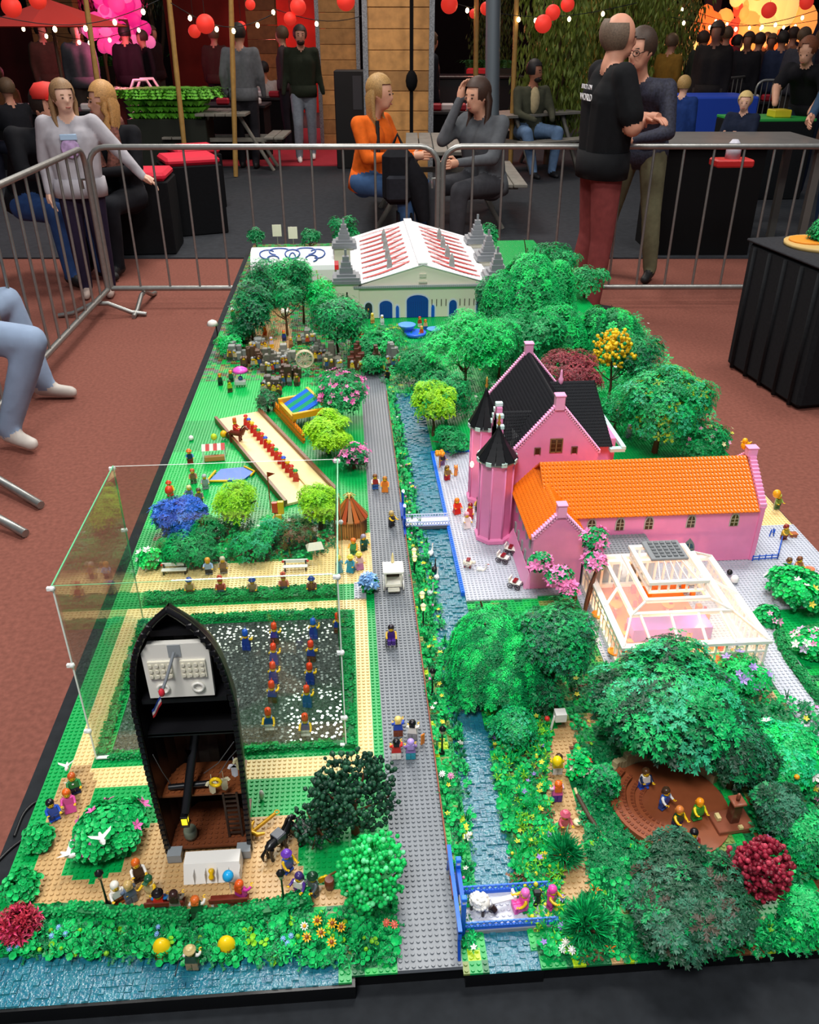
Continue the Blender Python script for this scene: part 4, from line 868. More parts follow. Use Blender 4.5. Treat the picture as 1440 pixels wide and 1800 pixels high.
T_('bushy green garden bed on the pavement at the right edge', 1410, 1030, .785, 62, 42, [GM, GB, GD], [2, 2, 1], 420, 'lobe', 1.35, extras=[('blossom', 'petal', ['f0a8cc', 'f4f2ee', 'f2d84a'], 26, 1.9)], name='bush', cat='shrub')
T_('small green bush with pink flowers at the left tip of the pavement bed', 1352, 1080, .77, 24, 16, [GM, GD], [1, 1], 90, 'lobe', 1.2, extras=[('blossom', 'petal', 'f0a8cc', 9, 2.2)], name='bush', cat='shrub')
T_('green bed of pink and white flowers inside the curved hedge', 1432, 1130, .775, 36, 45, [GM, GB], [1, 1], 220, 'lobe', 1.3, extras=[('blossom', 'petal', ['f08cc0', 'f4f2ee', 'b8a8c8'], 60, 2.4)], name='flower_bed', cat='shrub')
hedge('hedge', 'dark green curved hedge edging the pavement at the right edge', [W(x, y) for x, y in ((1368, 1118), (1372, 1138), (1395, 1175), (1425, 1215), (1470, 1275))], .016, .014, '0f8a48', 3)
# pink rhododendrons on twisted trunks
for lab, pts, bls, sd in (('pink-flowering tree on a twisted brown trunk before the glasshouse', [(1030, 1062, .79), (1038, 1030, .82), (1050, 1000, .85), (1045, 975, .875), (1045, 950, .89)], [(1045, 945, .895, 24, 20), (1045, 985, .87, 20, 14)], 1), ('pink-flowering tree leaning across the low pink gable', [(1010, 1050, .80), (1000, 1020, .83), (985, 1005, .85), (960, 990, .865)], [(950, 985, .865, 20, 14), (985, 1010, .85, 24, 14), (1000, 1035, .83, 16, 14)], 2)):
    p0 = W(*pts[0]); t = thing('rhododendron', lab, 'tree', (p0.x, p0.y, GZ)); rnd = random.Random(sd); b = MB()
    P = [(0, 0, 0)]+[tuple(Vector(W(*p))-Vector((p0.x, p0.y, GZ))) for p in pts]; b.tube(P, .0035, 6); b.tube([(q[0]+.006*sin(i), q[1]+.004, q[2]*.95) for i, q in enumerate(P)], .0022, 5); b.build('trunk', mat('5a3220', .5), t)
    L = Leaves(); F_ = Leaves()
    for px, py, z, rx, ry in bls:
        c, a, bb = crownat(px, py, z, rx, ry); c = c-Vector((p0.x, p0.y, GZ)); crown(L, c, (a, a, bb), 90, 'lobe', [1, 1], rnd, 1.0)
        crown(F_, c, (a*1.05, a*1.05, bb*1.08), 26, 'petal', [1], rnd, 2.6, .85)
    L.build('foliage', [leafm(GM), leafm('27a060')], t); F_.build('blossom', [mat('ee7fbb', .35)], t)
# left foreground
T_('dark green tree with brown trunk left of the road', 622, 1395, .83, 72, 68, ['1d4a34', '14382a', '2c6144'], [3, 2, 1], 620, 'ball', 1.15, name='dark_ball_leaf_tree', bark='6b2f1c', tr=.005, sub=5)
T_('dark fallen-looking bush left of the dark green tree', 558, 1450, .775, 45, 30, ['1d4a34', '14382a'], [2, 1], 230, 'ball', 1.0, name='bush', cat='shrub')
T_('glossy bright green bead-leaved tree by the road in front', 652, 1535, .82, 54, 72, ['22d06a', '10b455', '6be59a'], [4, 2, 1], 620, 'ball', 1.1, name='glossy_green_tree', bark='7a3a1e', tr=.004, sub=5)
T_('big-leaved green bush with pink flowers on the tan plaza', 188, 1458, .78, 66, 66, ['14b45c', '0f9a50'], [2, 1], 520, 'lobe', 1.35, extras=[('blossom', 'petal', 'ea6cb4', 14, 2.9)], name='pink_flower_bush', cat='shrub')
T_('small big-leaved bush on the left rim below the cable', 66, 1470, .768, 22, 24, ['14b45c', '0f9a50'], [2, 1], 110, 'lobe', 1.3, name='bush', cat='shrub')
T_('small big-leaved bush on the left rim above the red plant', 36, 1558, .768, 30, 26, ['14b45c', '0f9a50'], [2, 1], 150, 'lobe', 1.3, name='bush', cat='shrub')
T_('crimson coral-like plant in the left front corner', 30, 1625, .768, 30, 32, ['b02a3e', '8e1e30', 'd83a6a'], [3, 2, 1], 150, 'blade', 1.0, name='crimson_plant', cat='shrub')
hd = [W(x, y) for x, y in ((62, 1612), (110, 1604), (180, 1606), (250, 1612), (330, 1628))]; hedge('hedge', 'low green hedge along the left half of the tan plaza front', hd, .014, .012, '12a254', 5)
hedge('hedge', 'low green hedge just left of the narrow tan gap path', [W(x, y) for x, y in ((250, 1618), (332, 1622))], .020, .016, '109a50', 6)
hedge('hedge', 'low green hedge just right of the narrow tan gap path', [W(x, y) for x, y in ((348, 1620), (430, 1616))], .020, .016, '109a50', 7)
hedge('hedge', 'green hedge rising to the right towards the bead-leaved tree', [W(x, y) for x, y in ((432, 1612), (500, 1600), (545, 1585))], .018, .017, '109a50', 8)
hedge('hedge', 'green hedge strip between sand path and pond lawn, far side of the pond', [(-.43, 1.411), (-.2, 1.411), (-.035, 1.411)], .034, .010, '129a50', 9)
hedge('hedge', 'green hedge edging the left side of the pond', [(-.416, .99), (-.416, 1.335)], .014, .010, '129a50', 10)
hedge('hedge', 'green hedge edging the right side of the pond', [(-.024, .98), (-.024, 1.335)], .014, .010, '129a50', 11)
hedge('hedge', 'green hedge edging the far side of the pond', [(-.40, 1.337), (-.04, 1.337)], .014, .010, '129a50', 12)
hedge('hedge', 'green hedge edging the near side of the pond', [(-.40, .988), (-.04, .988)], .012, .008, '129a50', 13)
# ---------------------------------------------------------------- beds nobody could count
def wp(*p): return [W(x, y) for x, y in p]
gg = ['14b45c', '0b7a45', '1fc46a', '7fc428', 'd8cf3a', 'f2f0ea', '8ab8f0', 'e889c4', '6b4326', 'f08a28', '9a7ad0']
bed('bank_planting', 'leafy green planting along the waterfront left of the road', 'plants', wp((0, 1625), (330, 1640), (600, 1610), (690, 1560), (698, 1690), (600, 1700), (0, 1680)), [('lobe', 1.3, 0, 6, .002), ('spray', .8, 1, 5, .002), ('grass', .9, 1, 3, 0), ('blade', .8, 2, 3, 0), ('bead', 1.3, 3, .3, .006), ('lobe', 1.1, 3, .25, .004)], 950, gg, 1, zr=(0, .010))
bed('canal_bank_planting', 'green planting and lily leaves on the near canal bank beside the road', 'plants', [(.112, .62), (.125, .62), (.150, .80), (.158, 1.0), (.160, 1.3), (.150, 1.75), (.135, 2.5), (.112, 2.5)], [('lobe', 1.1, 0, 6, .001), ('grass', 1.0, 1, 5, 0), ('blade', .7, 2, 3, 0), ('spray', .7, 1, 3, .002), ('petal', 1.4, 4, .6, .008), ('petal', 1.4, 5, .3, .008), ('bead', 1.2, 7, .2, .008)], 1100, gg, 2, zr=(0, .006))
bed('far_bank_planting', 'green planting on the canal bank below the weeping tree', 'plants', wp((835, 1190), (900, 1200), (965, 1290), (960, 1400), (985, 1500), (985, 1560), (1030, 1680), (960, 1700), (905, 1560), (880, 1430), (862, 1300)), [('lobe', 1.2, 0, 6, .002), ('spray', .8, 1, 5, .002), ('grass', 1.1, 2, 5, 0), ('blade', .8, 3, 3, .002), ('bead', 1.3, 4, .5, .008), ('petal', 1.3, 4, .3, .009), ('spray', .8, 8, .6, .003), ('petal', 1.3, 10, .3, .008)], 1100, gg, 3, zr=(0, .010))
bed('garden_planting', 'mixed green garden planting between tan path and the front edge', 'plants', wp((1050, 1450), (1060, 1560), (1100, 1640), (1300, 1640), (1440, 1600), (1440, 1672), (1010, 1690), (1010, 1600), (1045, 1560), (1030, 1500)), [('lobe', 1.2, 0, 5, .002), ('spray', .8, 1, 6, .002), ('grass', 1.0, 1, 5, 0), ('blade', .9, 2, 3, .002), ('petal', 1.2, 3, .2, .008), ('spray', .7, 8, .8, .003), ('blade', .7, 9, .25, .003)], 900, gg, 4, zr=(0, .009))
bed('upper_garden_planting', 'dark green planting under the trees beside the tan garden path', 'plants', wp((1000, 1180), (1180, 1180), (1440, 1250), (1440, 1560), (1330, 1560), (1310, 1320), (1060, 1300), (1010, 1300)), [('spray', .9, 1, 9, .004), ('lobe', 1.2, 0, 3, .002), ('grass', 1.1, 1, 3, 0), ('petal', 1.4, 4, .25, .010), ('petal', 1.4, 7, .2, .01)], 900, gg, 5, zr=(0, .014))
bed('castle_back_planting', 'green planting behind and right of the pink castle', 'plants', wp((760, 720), (820, 640), (900, 560), (1120, 560), (1180, 640), (1290, 790), (1000, 780), (830, 740)), [('spray', 1.3, 0, 4, .004), ('spray', 1.3, 1, 5, .004), ('fine', 1.6, 2, 3, .01), ('petal', 2.0, 4, .5, .02), ('petal', 2, 5, .4, .02)], 1300, gg, 6, zr=(0, .03))
bed('wood_undergrowth', 'dark undergrowth of the brick-built wood in the left background', 'plants', wp((385, 590), (420, 500), (600, 500), (640, 600), (640, 660), (560, 680), (400, 640)), [('spray', 1.2, 1, 6, .002), ('spray', 1.1, 0, 3, .003), ('fine', 1.4, 8, 2, .004)], 480, gg, 7, zr=(0, .012))
bed('canal_far_planting', 'green planting in front of the white hall and along the far canal', 'plants', wp((640, 640), (640, 575), (720, 580), (800, 600), (790, 700), (740, 720), (690, 690)), [('spray', 1.2, 1, 6, .002), ('spray', 1.1, 0, 4, .003), ('bead', 1.6, 3, .4, .01)], 420, gg, 8, zr=(0, .015))
bed('wooded_bank_planting', 'low mixed planting behind the white benches', 'plants', wp((285, 985), (300, 920), (600, 905), (610, 950), (540, 985)), [('spray', .9, 1, 5, .002), ('lobe', 1.1, 0, 3, .003), ('petal', 1.3, 5, .5, .008), ('fine', 1.2, 8, 2, .003)], 480, gg, 9, zr=(0, .01))

bed('theatre_side_planting', 'dark green planting between the tan garden path and the theatre', 'plants', wp((1012, 1310), (1070, 1320), (1075, 1400), (1100, 1470), (1150, 1530), (1330, 1500), (1330, 1600), (1120, 1600), (1050, 1560), (1025, 1440)), [('spray', .95, 1, 8, .004), ('lobe', 1.2, 0, 3, .003), ('grass', 1.1, 1, 3, 0), ('bigspray', .6, 1, 3, .006), ('petal', 1.3, 3, .25, .01)], 700, gg, 15, zr=(0, .012))
T_('dark spruce second from the left rim at the back of the wood', 455, 500, .90, 24, 50, [GD, TE], [3, 1], 150, sc=1.2, name='spruce')
T_('green tree over the sandy camp entrance', 500, 520, .90, 26, 30, [GD, GM], [2, 1], 120, sc=1.1)
T_('dark tree in front of the hall wall left part, low', 640, 610, .80, 26, 22, [GD, GM], [2, 1], 110)
T_('green shrub tree along the road end, right of the pink-flowering tree', 655, 640, .79, 20, 20, [GM, GD], [1, 1], 90)
T_('dense dark green tree left of the bright conifer', 735, 640, .82, 36, 40, [GD, GM], [2, 1], 200, 'fine', 1.4)
T_('green tree at the right of the bright conifer, behind the towers', 880, 600, .88, 36, 50, [GM, GB, GD], [2, 1, 1], 200, 'fine', 1.5)
T_('green tree on the right rim between dark blue-green and oak-like trees', 1140, 660, .84, 40, 34, [GM, GD], [1, 1], 180)
T_('green tree behind the castle cross wing', 1085, 720, .82, 34, 36, [GD, GM], [1, 1], 160)
T_('grey-green shrub tree left of the playground', 470, 700, .79, 20, 18, ['3c5a40', GD], [1, 1], 80)
T_('green tree at the far right corner of the park behind the tallest weeping tree', 975, 452, .84, 42, 26, [GD, GM], [2, 1], 130, sc=1.6)
T_('green tree on the far right rim between the weeping trees', 1030, 490, .83, 34, 28, [GM, GD], [1, 1], 120, sc=1.5)
# ================================================================ pond case, ship, bridges and other brick-built models
def prt(t, b, name, m, kind=None, par=None): return b.build(name, m, par or t, kind=kind)
# ---------------------------------------------------------------- clear acrylic case over the pond
cs = thing('display_case', 'clear acrylic box standing over the pond with small white corner clips', 'display case', (-.225, 1.165, GZ+.004))
KX, KY, KH = .196, .182, .330
acr = bpy.data.materials.new('clear_acrylic'); acr.use_nodes = True; nt = acr.node_tree; nt.nodes.remove(nt.nodes['Principled BSDF'])
gl = nt.nodes.new('ShaderNodeBsdfGlossy'); gl.inputs['Roughness'].default_value = .02; tr = nt.nodes.new('ShaderNodeBsdfTransparent'); tr.inputs[0].default_value = (.93, .965, .935, 1)
fr = nt.nodes.new('ShaderNodeFresnel'); fr.inputs['IOR'].default_value = 1.52; mx = nt.nodes.new('ShaderNodeMixShader'); L_ = nt.links.new
ge = nt.nodes.new('ShaderNodeNewGeometry'); mr = nt.nodes.new('ShaderNodeMapRange'); mr.inputs[3].default_value = 1.5; mr.inputs[4].default_value = 1/1.5; L_(ge.outputs['Backfacing'], mr.inputs[0]); L_(mr.outputs[0], fr.inputs['IOR']); L_(fr.outputs[0], mx.inputs[0]); L_(tr.outputs[0], mx.inputs[1]); L_(gl.outputs[0], mx.inputs[2]); L_(mx.outputs[0], nt.nodes['Material Output'].inputs[0])
edge = mat('6fcf98', .15, emit=0, alpha=.7); edgew = mat('eef6f0', .2)
for nm, q in (('front_pane', (-KX, KX, -KY, -KY+.004, 0, KH)), ('back_pane', (-KX, KX, KY-.004, KY, 0, KH)), ('side_pane', (-KX, -KX+.004, -KY+.004, KY-.004, 0, KH)), ('side_pane', (KX-.004, KX, -KY+.004, KY-.004, 0, KH))):
    prt(cs, MB().box(*q), nm, acr)
e = .0016
for nm, q, m in (('top_edge', (-KX-e*.3, -KX+e, -KY, KY, KH, KH+e), edge), ('top_edge', (KX-e, KX+e*.3, -KY, KY, KH, KH+e), edge), ('top_edge', (-KX, KX, -KY, -KY+.001, KH, KH+.0004), edge), ('top_edge', (-KX, KX, KY-.001, KY, KH, KH+.0004), edgew),
                 ('corner_edge', (-KX-.0004, -KX+e, -KY-.0004, -KY+e, 0, KH), edgew), ('corner_edge', (KX-e, KX+.0004, -KY-.0004, -KY+e, 0, KH), edgew), ('corner_edge', (-KX-.0004, -KX+e, KY-e, KY+.0004, 0, KH), edge), ('corner_edge', (KX-e, KX+.0004, KY-e, KY+.0004, 0, KH), edge),
                 ('foot_strip', (-KX, KX, -KY-.0006, -KY+.005, 0, .0022), edgew)):
    prt(cs, MB().box(*q), nm, m)
for x in (-KX, KX):
    for y in (-KY, KY):
        for z in ((.06, .19, KH-.004) if y < 0 else (.2, KH-.004)):
            b = MB(); b.ball((x, y, z), .0048, 0, 6, 4); b.box(x-.007, x+.003, y-.0025, y+.0025, z-.0025, z+.0025); prt(cs, b, 'corner_clip', mat('f2f5f4', .2))
# toy soldiers in the pond
wave = [(484, 1128), (483, 1165), (482, 1198), (480, 1232), (474, 1280), (552, 1120), (548, 1160), (546, 1200), (541, 1240), (538, 1290), (265, 1292), (434, 1140), (595, 1110)]
names = ['farthest of the left-hand file', 'second from the back of the left-hand file', 'third from the back of the left-hand file', 'second from the front of the left-hand file', 'nearest of the left-hand file, beside a grey net', 'farthest of the right-hand file, blue hat', 'second from the back of the right-hand file', 'middle of the right-hand file', 'second from the front of the right-hand file', 'nearest of the right-hand file, white trousers', 'alone in the pond left of the upright ship hull', 'beside the ship prow, blue hat', 'by the far right pond corner, dark uniform']
for i, ((x, y), n) in enumerate(zip(wave, names)):
    p = W(x, y); fig(p, 'toy soldier in the pond, '+n, '1f3f9c', 'e8e8e6' if i in (4, 9, 10) else ('5a3418' if i % 3 == 0 else '1f3f9c'), '1f58c0' if i in (5, 11) else 'e2421e', 'tallhat', 'f0c21c', .0 if i in (4, 9, 10) else pi*.95, z=GZ-.002, group='toy soldiers in the pond')
# ---------------------------------------------------------------- black ship hull standing on end, its deck side open to the viewer
sx, sy = -.221, .800
sp_ = thing('ship_stage', 'black ship hull standing upright as a stage, its open deck side facing the viewer', 'ship model', (sx, sy, GZ+.002))
HW, HT_, DP = .062, .418, .092
def hullx(z):
    "half width of the hull at height z"
    t = z/HT_
    if t < .62: return HW*(.93+.07*min(1, t/.4))
    u = (t-.62)/.38; return HW*(1-.75*u**4-.25*u)*1.0+.001
bk = mat('0d0d10', .3, bump=.0); NZ = 38
b = MB(); R2 = []
for j in range(NZ+1):
    z = HT_*j/NZ; hw = hullx(z); dp = DP*(1-.86*max(0, (z/HT_-.5)/.5)**1.7); R2.append([(hw*cos(a), (dp*sin(a)**.8 if 0 < a < pi else 0), z) for a in [pi*k/12 for k in range(13)]])
th = .005; vs = []; fs = []
for ring_ in R2: vs += ring_
m_ = 13
for j in range(NZ):
    for k in range(12): fs.append((j*m_+k, j*m_+k+1, (j+1)*m_+k+1, (j+1)*m_+k))
b.add(vs, fs, 0); o_ = len(vs)
vin = [(x*.90, y*.93+.000, z-(.004 if z > HT_*.9 else 0)) for x, y, z in vs]; b.add(vin, [f[::-1] for f in fs], 0)
for j in range(NZ):
    for k in (0, 12): b.add([vs[j*m_+k], vs[(j+1)*m_+k], vin[(j+1)*m_+k], vin[j*m_+k]], [(0, 1, 2, 3), (3, 2, 1, 0)])
prt(sp_, b, 'hull', bk)
b = MB()  # raised gunwale along both sides, meeting at the prow
for sg in (-1, 1):
    P = [(sg*(hullx(HT_*j/NZ)-.002), -.001, HT_*j/NZ) for j in range(NZ+1)]; b.tube(P, .0042, 6)
prt(sp_, b, 'gunwale', mat('111114', .28))
b = MB()
for j in range(1, 40):
    z = HT_*.97*j/40
    for sg in (-1, 1): b.box(sg*(hullx(z)-.002)-.003, sg*(hullx(z)-.002)+.003, -.0065, -.003, z-.003, z+.003)
prt(sp_, b, 'gunwale_stud', mat('16161a', .25), 'stuff')
def floor_(z, y1, col, name, f=0):
    b = MB(); hw = hullx(z)*.9; b.box(-hw, hw, f, y1, z-.003, z); return prt(sp_, b, name, mat(col, .35, noise=.12, nscale=50))
f1 = floor_(.012, .078, '6b3a22', 'stage_floor', -.002); f2 = floor_(.100, .07, '7a4426', 'middle_deck', .012); f3 = floor_(.215, .07, '121214', 'upper_deck', .01)
b = MB(); studs([(x*ST-.048, y*ST+.004, .0126) for x in range(13) for y in range(8)], mat('6b3a22', .35), f1); studs([(x*ST-.048, y*ST+.018, .1006) for x in range(13) for y in range(6)], mat('7a4426', .35), f2)
# white foredeck with studs facing out, two portholes
z0, z1, y = .284, .366, .001; wm = mat('eceae2', .32)
b = MB(); v = [(-.039, z0), (.039, z0), (.040, z1-.012), (.032, z1), (-.032, z1), (-.040, z1-.012)]; wall_xz(b, v, y, .008); fd = prt(sp_, b, 'white_foredeck', wm)
b = MB(); b.box(-.034, -.006, y-.003, y, .316, .342); b.box(.004, .034, y-.003, y, .316, .342); 
for i in range(4):
    for j in range(3):
        for xo in (-.031, .0075): b.lathe([(.0024, 0), (.0024, .002)], 8, 0, TR(xo+i*.0075, y-.003, .321+j*.008, 0, pi/2))
b.build('studded_plate', mat('e6e2cf', .3), fd)
for x in (-.021, .021):
    b = MB(); b.tube([(x+.0065*cos(a), y-.002, .300+.0065*sin(a)) for a in [2*pi*k/12 for k in range(13)]], .0019, 6); b.build('porthole', wm, fd)
b = MB(); b.box(-.008, .007, y-.001, y+.001, .347, .365); b.build('grey_plate', plastic('9aa0a4'), fd)
b = MB(); b.tube([(.001, -.006, .360), (-.010, -.020, .330), (-.018, -.026, .312)], .002, 6); fm = prt(sp_, b, 'flagpole', plastic('8c9298'))
b = MB(); b.ball((-.016, -.026, .316), .004, 0, 8, 5, sc=(1, 1, 1.5)); b.build('flag_knob', plastic('d83040'), fm)
for k, c in enumerate(('2b57b8', 'f2f2f2', 'd3333c')):
    b = MB(); P = [(-.018-.014*t, -.027+.003*sin(t*7), .312-.024*t-.0042*k) for t in (0, .33, .66, 1)]
    for i in range(3): b.add([P[i], P[i+1], (P[i+1][0], P[i+1][1], P[i+1][2]-.0042), (P[i][0], P[i][1], P[i][2]-.0042)], [(0, 1, 2, 3), (3, 2, 1, 0)])
    b.build('flag_stripe', mat(c, .5), fm)
for q in ((-.026, .026, .004, .02, .376, .385), (-.052, .052, .006, .03, .270, .277), (-.055, .055, .01, .03, .21, .216)): b = MB(); b.box(*q); prt(sp_, b, 'black_crossbeam', mat('18181b', .3))
b = MB(); b.tube([(-.002, .055, .19), (-.014, .02, .13), (-.022, -.004, .085)], .006, 8); b.tube([(-.045, .02, .108), (.012, .02, .112)], .004, 6); prt(sp_, b, 'black_mast', mat('15161a', .3))
b = MB(); b.add([(-.018, .03, .165), (-.010, .03, .165), (-.014, .03, .148)], [(0, 1, 2), (2, 1, 0)]); prt(sp_, b, 'blue_pennant', plastic('4aa8e8'))
b = MB()
for a, c in (((.054, .0, .205), (.002, .03, .12)), ((-.05, .0, .19), (-.042, .02, .115)), ((.056, .0, .19), (.03, .0, .15))): b.tube([a, ((a[0]+c[0])/2, .01, (a[2]+c[2])/2-.004), c], .0006, 4)
prt(sp_, b, 'rigging', plastic('5c5f63'))
b = MB(); b.box(.026, .029, .01, .013, .014, .1); b.box(.044, .047, .01, .013, .014, .1)
for k in range(9): b.box(.026, .047, .0105, .0125, .02+k*.009, .0225+k*.009)
prt(sp_, b, 'ladder', mat('33231b', .5))
b = MB(); b.box(-.055, -.036, -.016, .0, 0, .014); b.box(.039, .058, -.016, .0, 0, .014); prt(sp_, b, 'grey_step', plastic('8d9499'))
b = MB(); b.tube([(.026+.0062*cos(a), -.012, .147+.0062*sin(a)) for a in [2*pi*k/14 for k in range(15)]], .0024, 7); o = b.build('life_ring', plastic('f2c818'), None, (sx, sy, GZ+.002)); tag(o, 'yellow life ring hanging inside the black ship hull', 'life ring')
b = MB(); b.bev(-.006, .006, -.006, .006, 0, .003, .0005); b.bev(-.005, .005, -.005, .005, .015, .019, .0008)
for x in (-1, 1):
    for y_ in (-1, 1): b.box(x*.0045-.0006, x*.0045+.0006, y_*.0045-.0006, y_*.0045+.0006, .003, .015)
lt = thing('ship_lantern', 'black lantern glowing yellow above the barrel inside the ship hull', 'lantern', (sx-.024, sy-.006, GZ+.066)); b.build('frame', mat('101013', .3), lt)
b = MB(); b.box(-.0038, .0038, -.0038, .0038, .003, .015); b.build('flame_glass', glow('f7d022', 1.6), lt); b = MB(); b.tube([(0, 0, .019), (0, .003, .026), (.002, .01, .03)], .001, 5); b.build('hanger', plastic('101013'), lt)
b = MB(); b.lathe([(.008, 0), (.0095, .006), (.0095, .012), (.0085, .017)], 14); obj1('barrel', 'grey-green toy barrel on the ship stage floor below the lantern', 'barrel', b, plastic('6c7464'), (sx-.026, sy+.014), z=GZ+.0165)
for i, (px, py, c) in enumerate(((373, 1382, 'ece2bf'), (394, 1376, 'ece2bf'), (412, 1352, 'dfe0ea'), (420, 1340, 'e6dcae'))):
    p = D(px, py, .79*cos(0)); b = MB(); b.add([(-.006, 0, .009), (-.003, 0, .010), (0, 0, .008), (.003, 0, .010), (.006, 0, .009), (.009, -.001, .003), (.006, -.001, .001), (.0045, 0, .003), (.004, -.002, -.010), (.0, -.003, -.012), (-.004, -.001, -.010), (-.0045, 0, .003), (-.006, -.001, .001), (-.009, -.001, .003)], [tuple(range(14)), tuple(range(14))[::-1]])
    b.add([(-.0005, 0, .008), (.0005, 0, .008), (.0005, .002, .02), (-.0005, .002, .02)], [(0, 1, 2, 3), (3, 2, 1, 0)])
    o = b.build('laundry_piece', mat(c, .6), None, tuple(p), .4*(i % 2)); tag(o, ['cream toy garment hanging lowest on the ship washing line', 'cream toy garment second from the bottom of the ship washing line', 'pale blue-white toy garment high on the ship washing line', 'yellowish toy garment topmost on the ship washing line'][i], 'garment', 'laundry inside the ship')
# white bar in front of the ship
bar = thing('white_counter', 'white brick counter with a yellow hourglass in front of the ship hull', 'counter', (sx+.010, sy-.034, GZ+.002)); b = MB(); v = [(-.038, 0), (.038, 0), (.038, .006), (-.038, .006)]
b.add([(-.038, -.018, 0), (.038, -.018, 0), (.038, .016, 0), (-.038, .016, 0), (-.037, -.006, .026), (.037, -.006, .026), (.037, .014, .026), (-.037, .014, .026)], [(3, 2, 1, 0), (4, 5, 6, 7), (0, 1, 5, 4), (1, 2, 6, 5), (2, 3, 7, 6), (3, 0, 4, 7)]); b.build('counter_body', mat('f1efea', .3), bar)
b = MB()
for i in range(5): b.box(-.038+i*.0152+.0145, -.038+i*.0152+.0151, -.0187, -.006, 0, .02)
b.build('brick_joint', mat('cfcdc8', .5), bar, kind='stuff')
b = MB(); b.lathe([(.003, -.007), (.004, -.004), (.0022, 0), (.004, .004), (.003, .007)], 8, 0, TR(0, -.016, .016, 0, -.5)); b.build('yellow_hourglass', plastic('f0bf12'), bar)
# ---------------------------------------------------------------- small-thing builders
def lamp(px, py, label, lit=True, h=.052, z=GZ+.0018):
    p = W(px, py); t = thing('street_lamp', label, 'street lamp', (p.x, p.y, z), 0, 'toy street lamps'); b = MB(); b.lathe([(.005, 0), (.005, .002), (.0022, .004), (.0016, .012), (.0012, h-.012), (.002, h-.010)], 8); b.build('post', plastic('121214'), t)
    b = MB(); b.lathe([(.0032, h-.010), (.0042, h-.001)], 6); b.build('lamp_glass', glow('ffe45a', 5) if lit else mat('d8c8a8', .1), t); b = MB(); b.lathe([(.0062, h-.001), (.0058, h+.001), (.0018, h+.005), (1e-6, h+.006)], 6); b.build('lamp_cap', plastic('f4f0c8') if lit else plastic('141416'), t)
    return t
lamp(190, 1592, 'unlit black toy street lamp at the left of the bench group', True, .064); D_ = [x for x in COL.objects if x.name.startswith('street_lamp')]
lamp(500, 1592, 'unlit black toy street lamp beside the black horse', False, .064)
for o in D_[:1]:
    for c in o.children:
        if c.name.startswith('lamp_glass'): c.data.materials[0] = mat('d8a878', .2)
        if c.name.startswith('lamp_cap'): c.data.materials[0] = plastic('141416')
for x, y, n in ((728, 1000, 'farthest lit yellow street lamp on the canal bank'), (729, 1012, 'lit yellow street lamp close behind the farthest one on the canal bank'), (742, 1078, 'lit yellow street lamp halfway down the canal bank'), (744, 1100, 'nearest lit yellow street lamp on the canal bank')): lamp(x, y, n, True, .046)
lamp(760, 1222, 'unlit lamp on the canal bank level with the weeping tree', False); lamp(777, 1325, 'unlit lamp on the canal bank beside white and pink flowers', False)
def bench(px, py, label, col, rz=0, w_=.045, legc='1a1a1a', arm=None):
    p = W(px, py); t = thing('toy_bench', label, 'bench', (p.x, p.y, GZ+.0018), rz); b = MB(); b.bev(-w_/2, w_/2, -.009, .002, .009, .0115, .0005); b.build('seat', plastic(col), t); b = MB(); b.bev(-w_/2, w_/2, .004, .0065, .014, .022, .0005); b.build('backrest', plastic(col), t)
    for s in (-1, 1):
        b = MB(); b.box(s*w_*.42-.0015, s*w_*.42+.0015, -.008, -.005, 0, .009); b.box(s*w_*.42-.0015, s*w_*.42+.0015, .003, .0055, 0, .020); b.box(s*w_*.42-.0012, s*w_*.42+.0012, -.0055, .0035, .0065, .0085); b.build('leg', plastic(legc), t)
        if arm: b = MB(); b.ball((s*w_*.5, .004, .018), .003, 0, 6, 4); b.build('armrest_knob', plastic(arm), t)
    return t
bench(293, 1600, 'brown toy bench left of the narrow tan gap path', '6e2a1c', pi, .050, 'f0eee8'); bench(405, 1594, 'brown toy bench right of the narrow tan gap path', '6e2a1c', pi, .050, 'f0eee8')
bench(308, 1008, 'white toy bench with red knobs on the left of the sand plaza', 'f0eee8', 0, .052, '1a1a1a', 'd83a2c'); bench(520, 1002, 'white toy bench with red knobs on the right of the sand plaza', 'f0eee8', 0, .052, '1a1a1a', 'd83a2c')
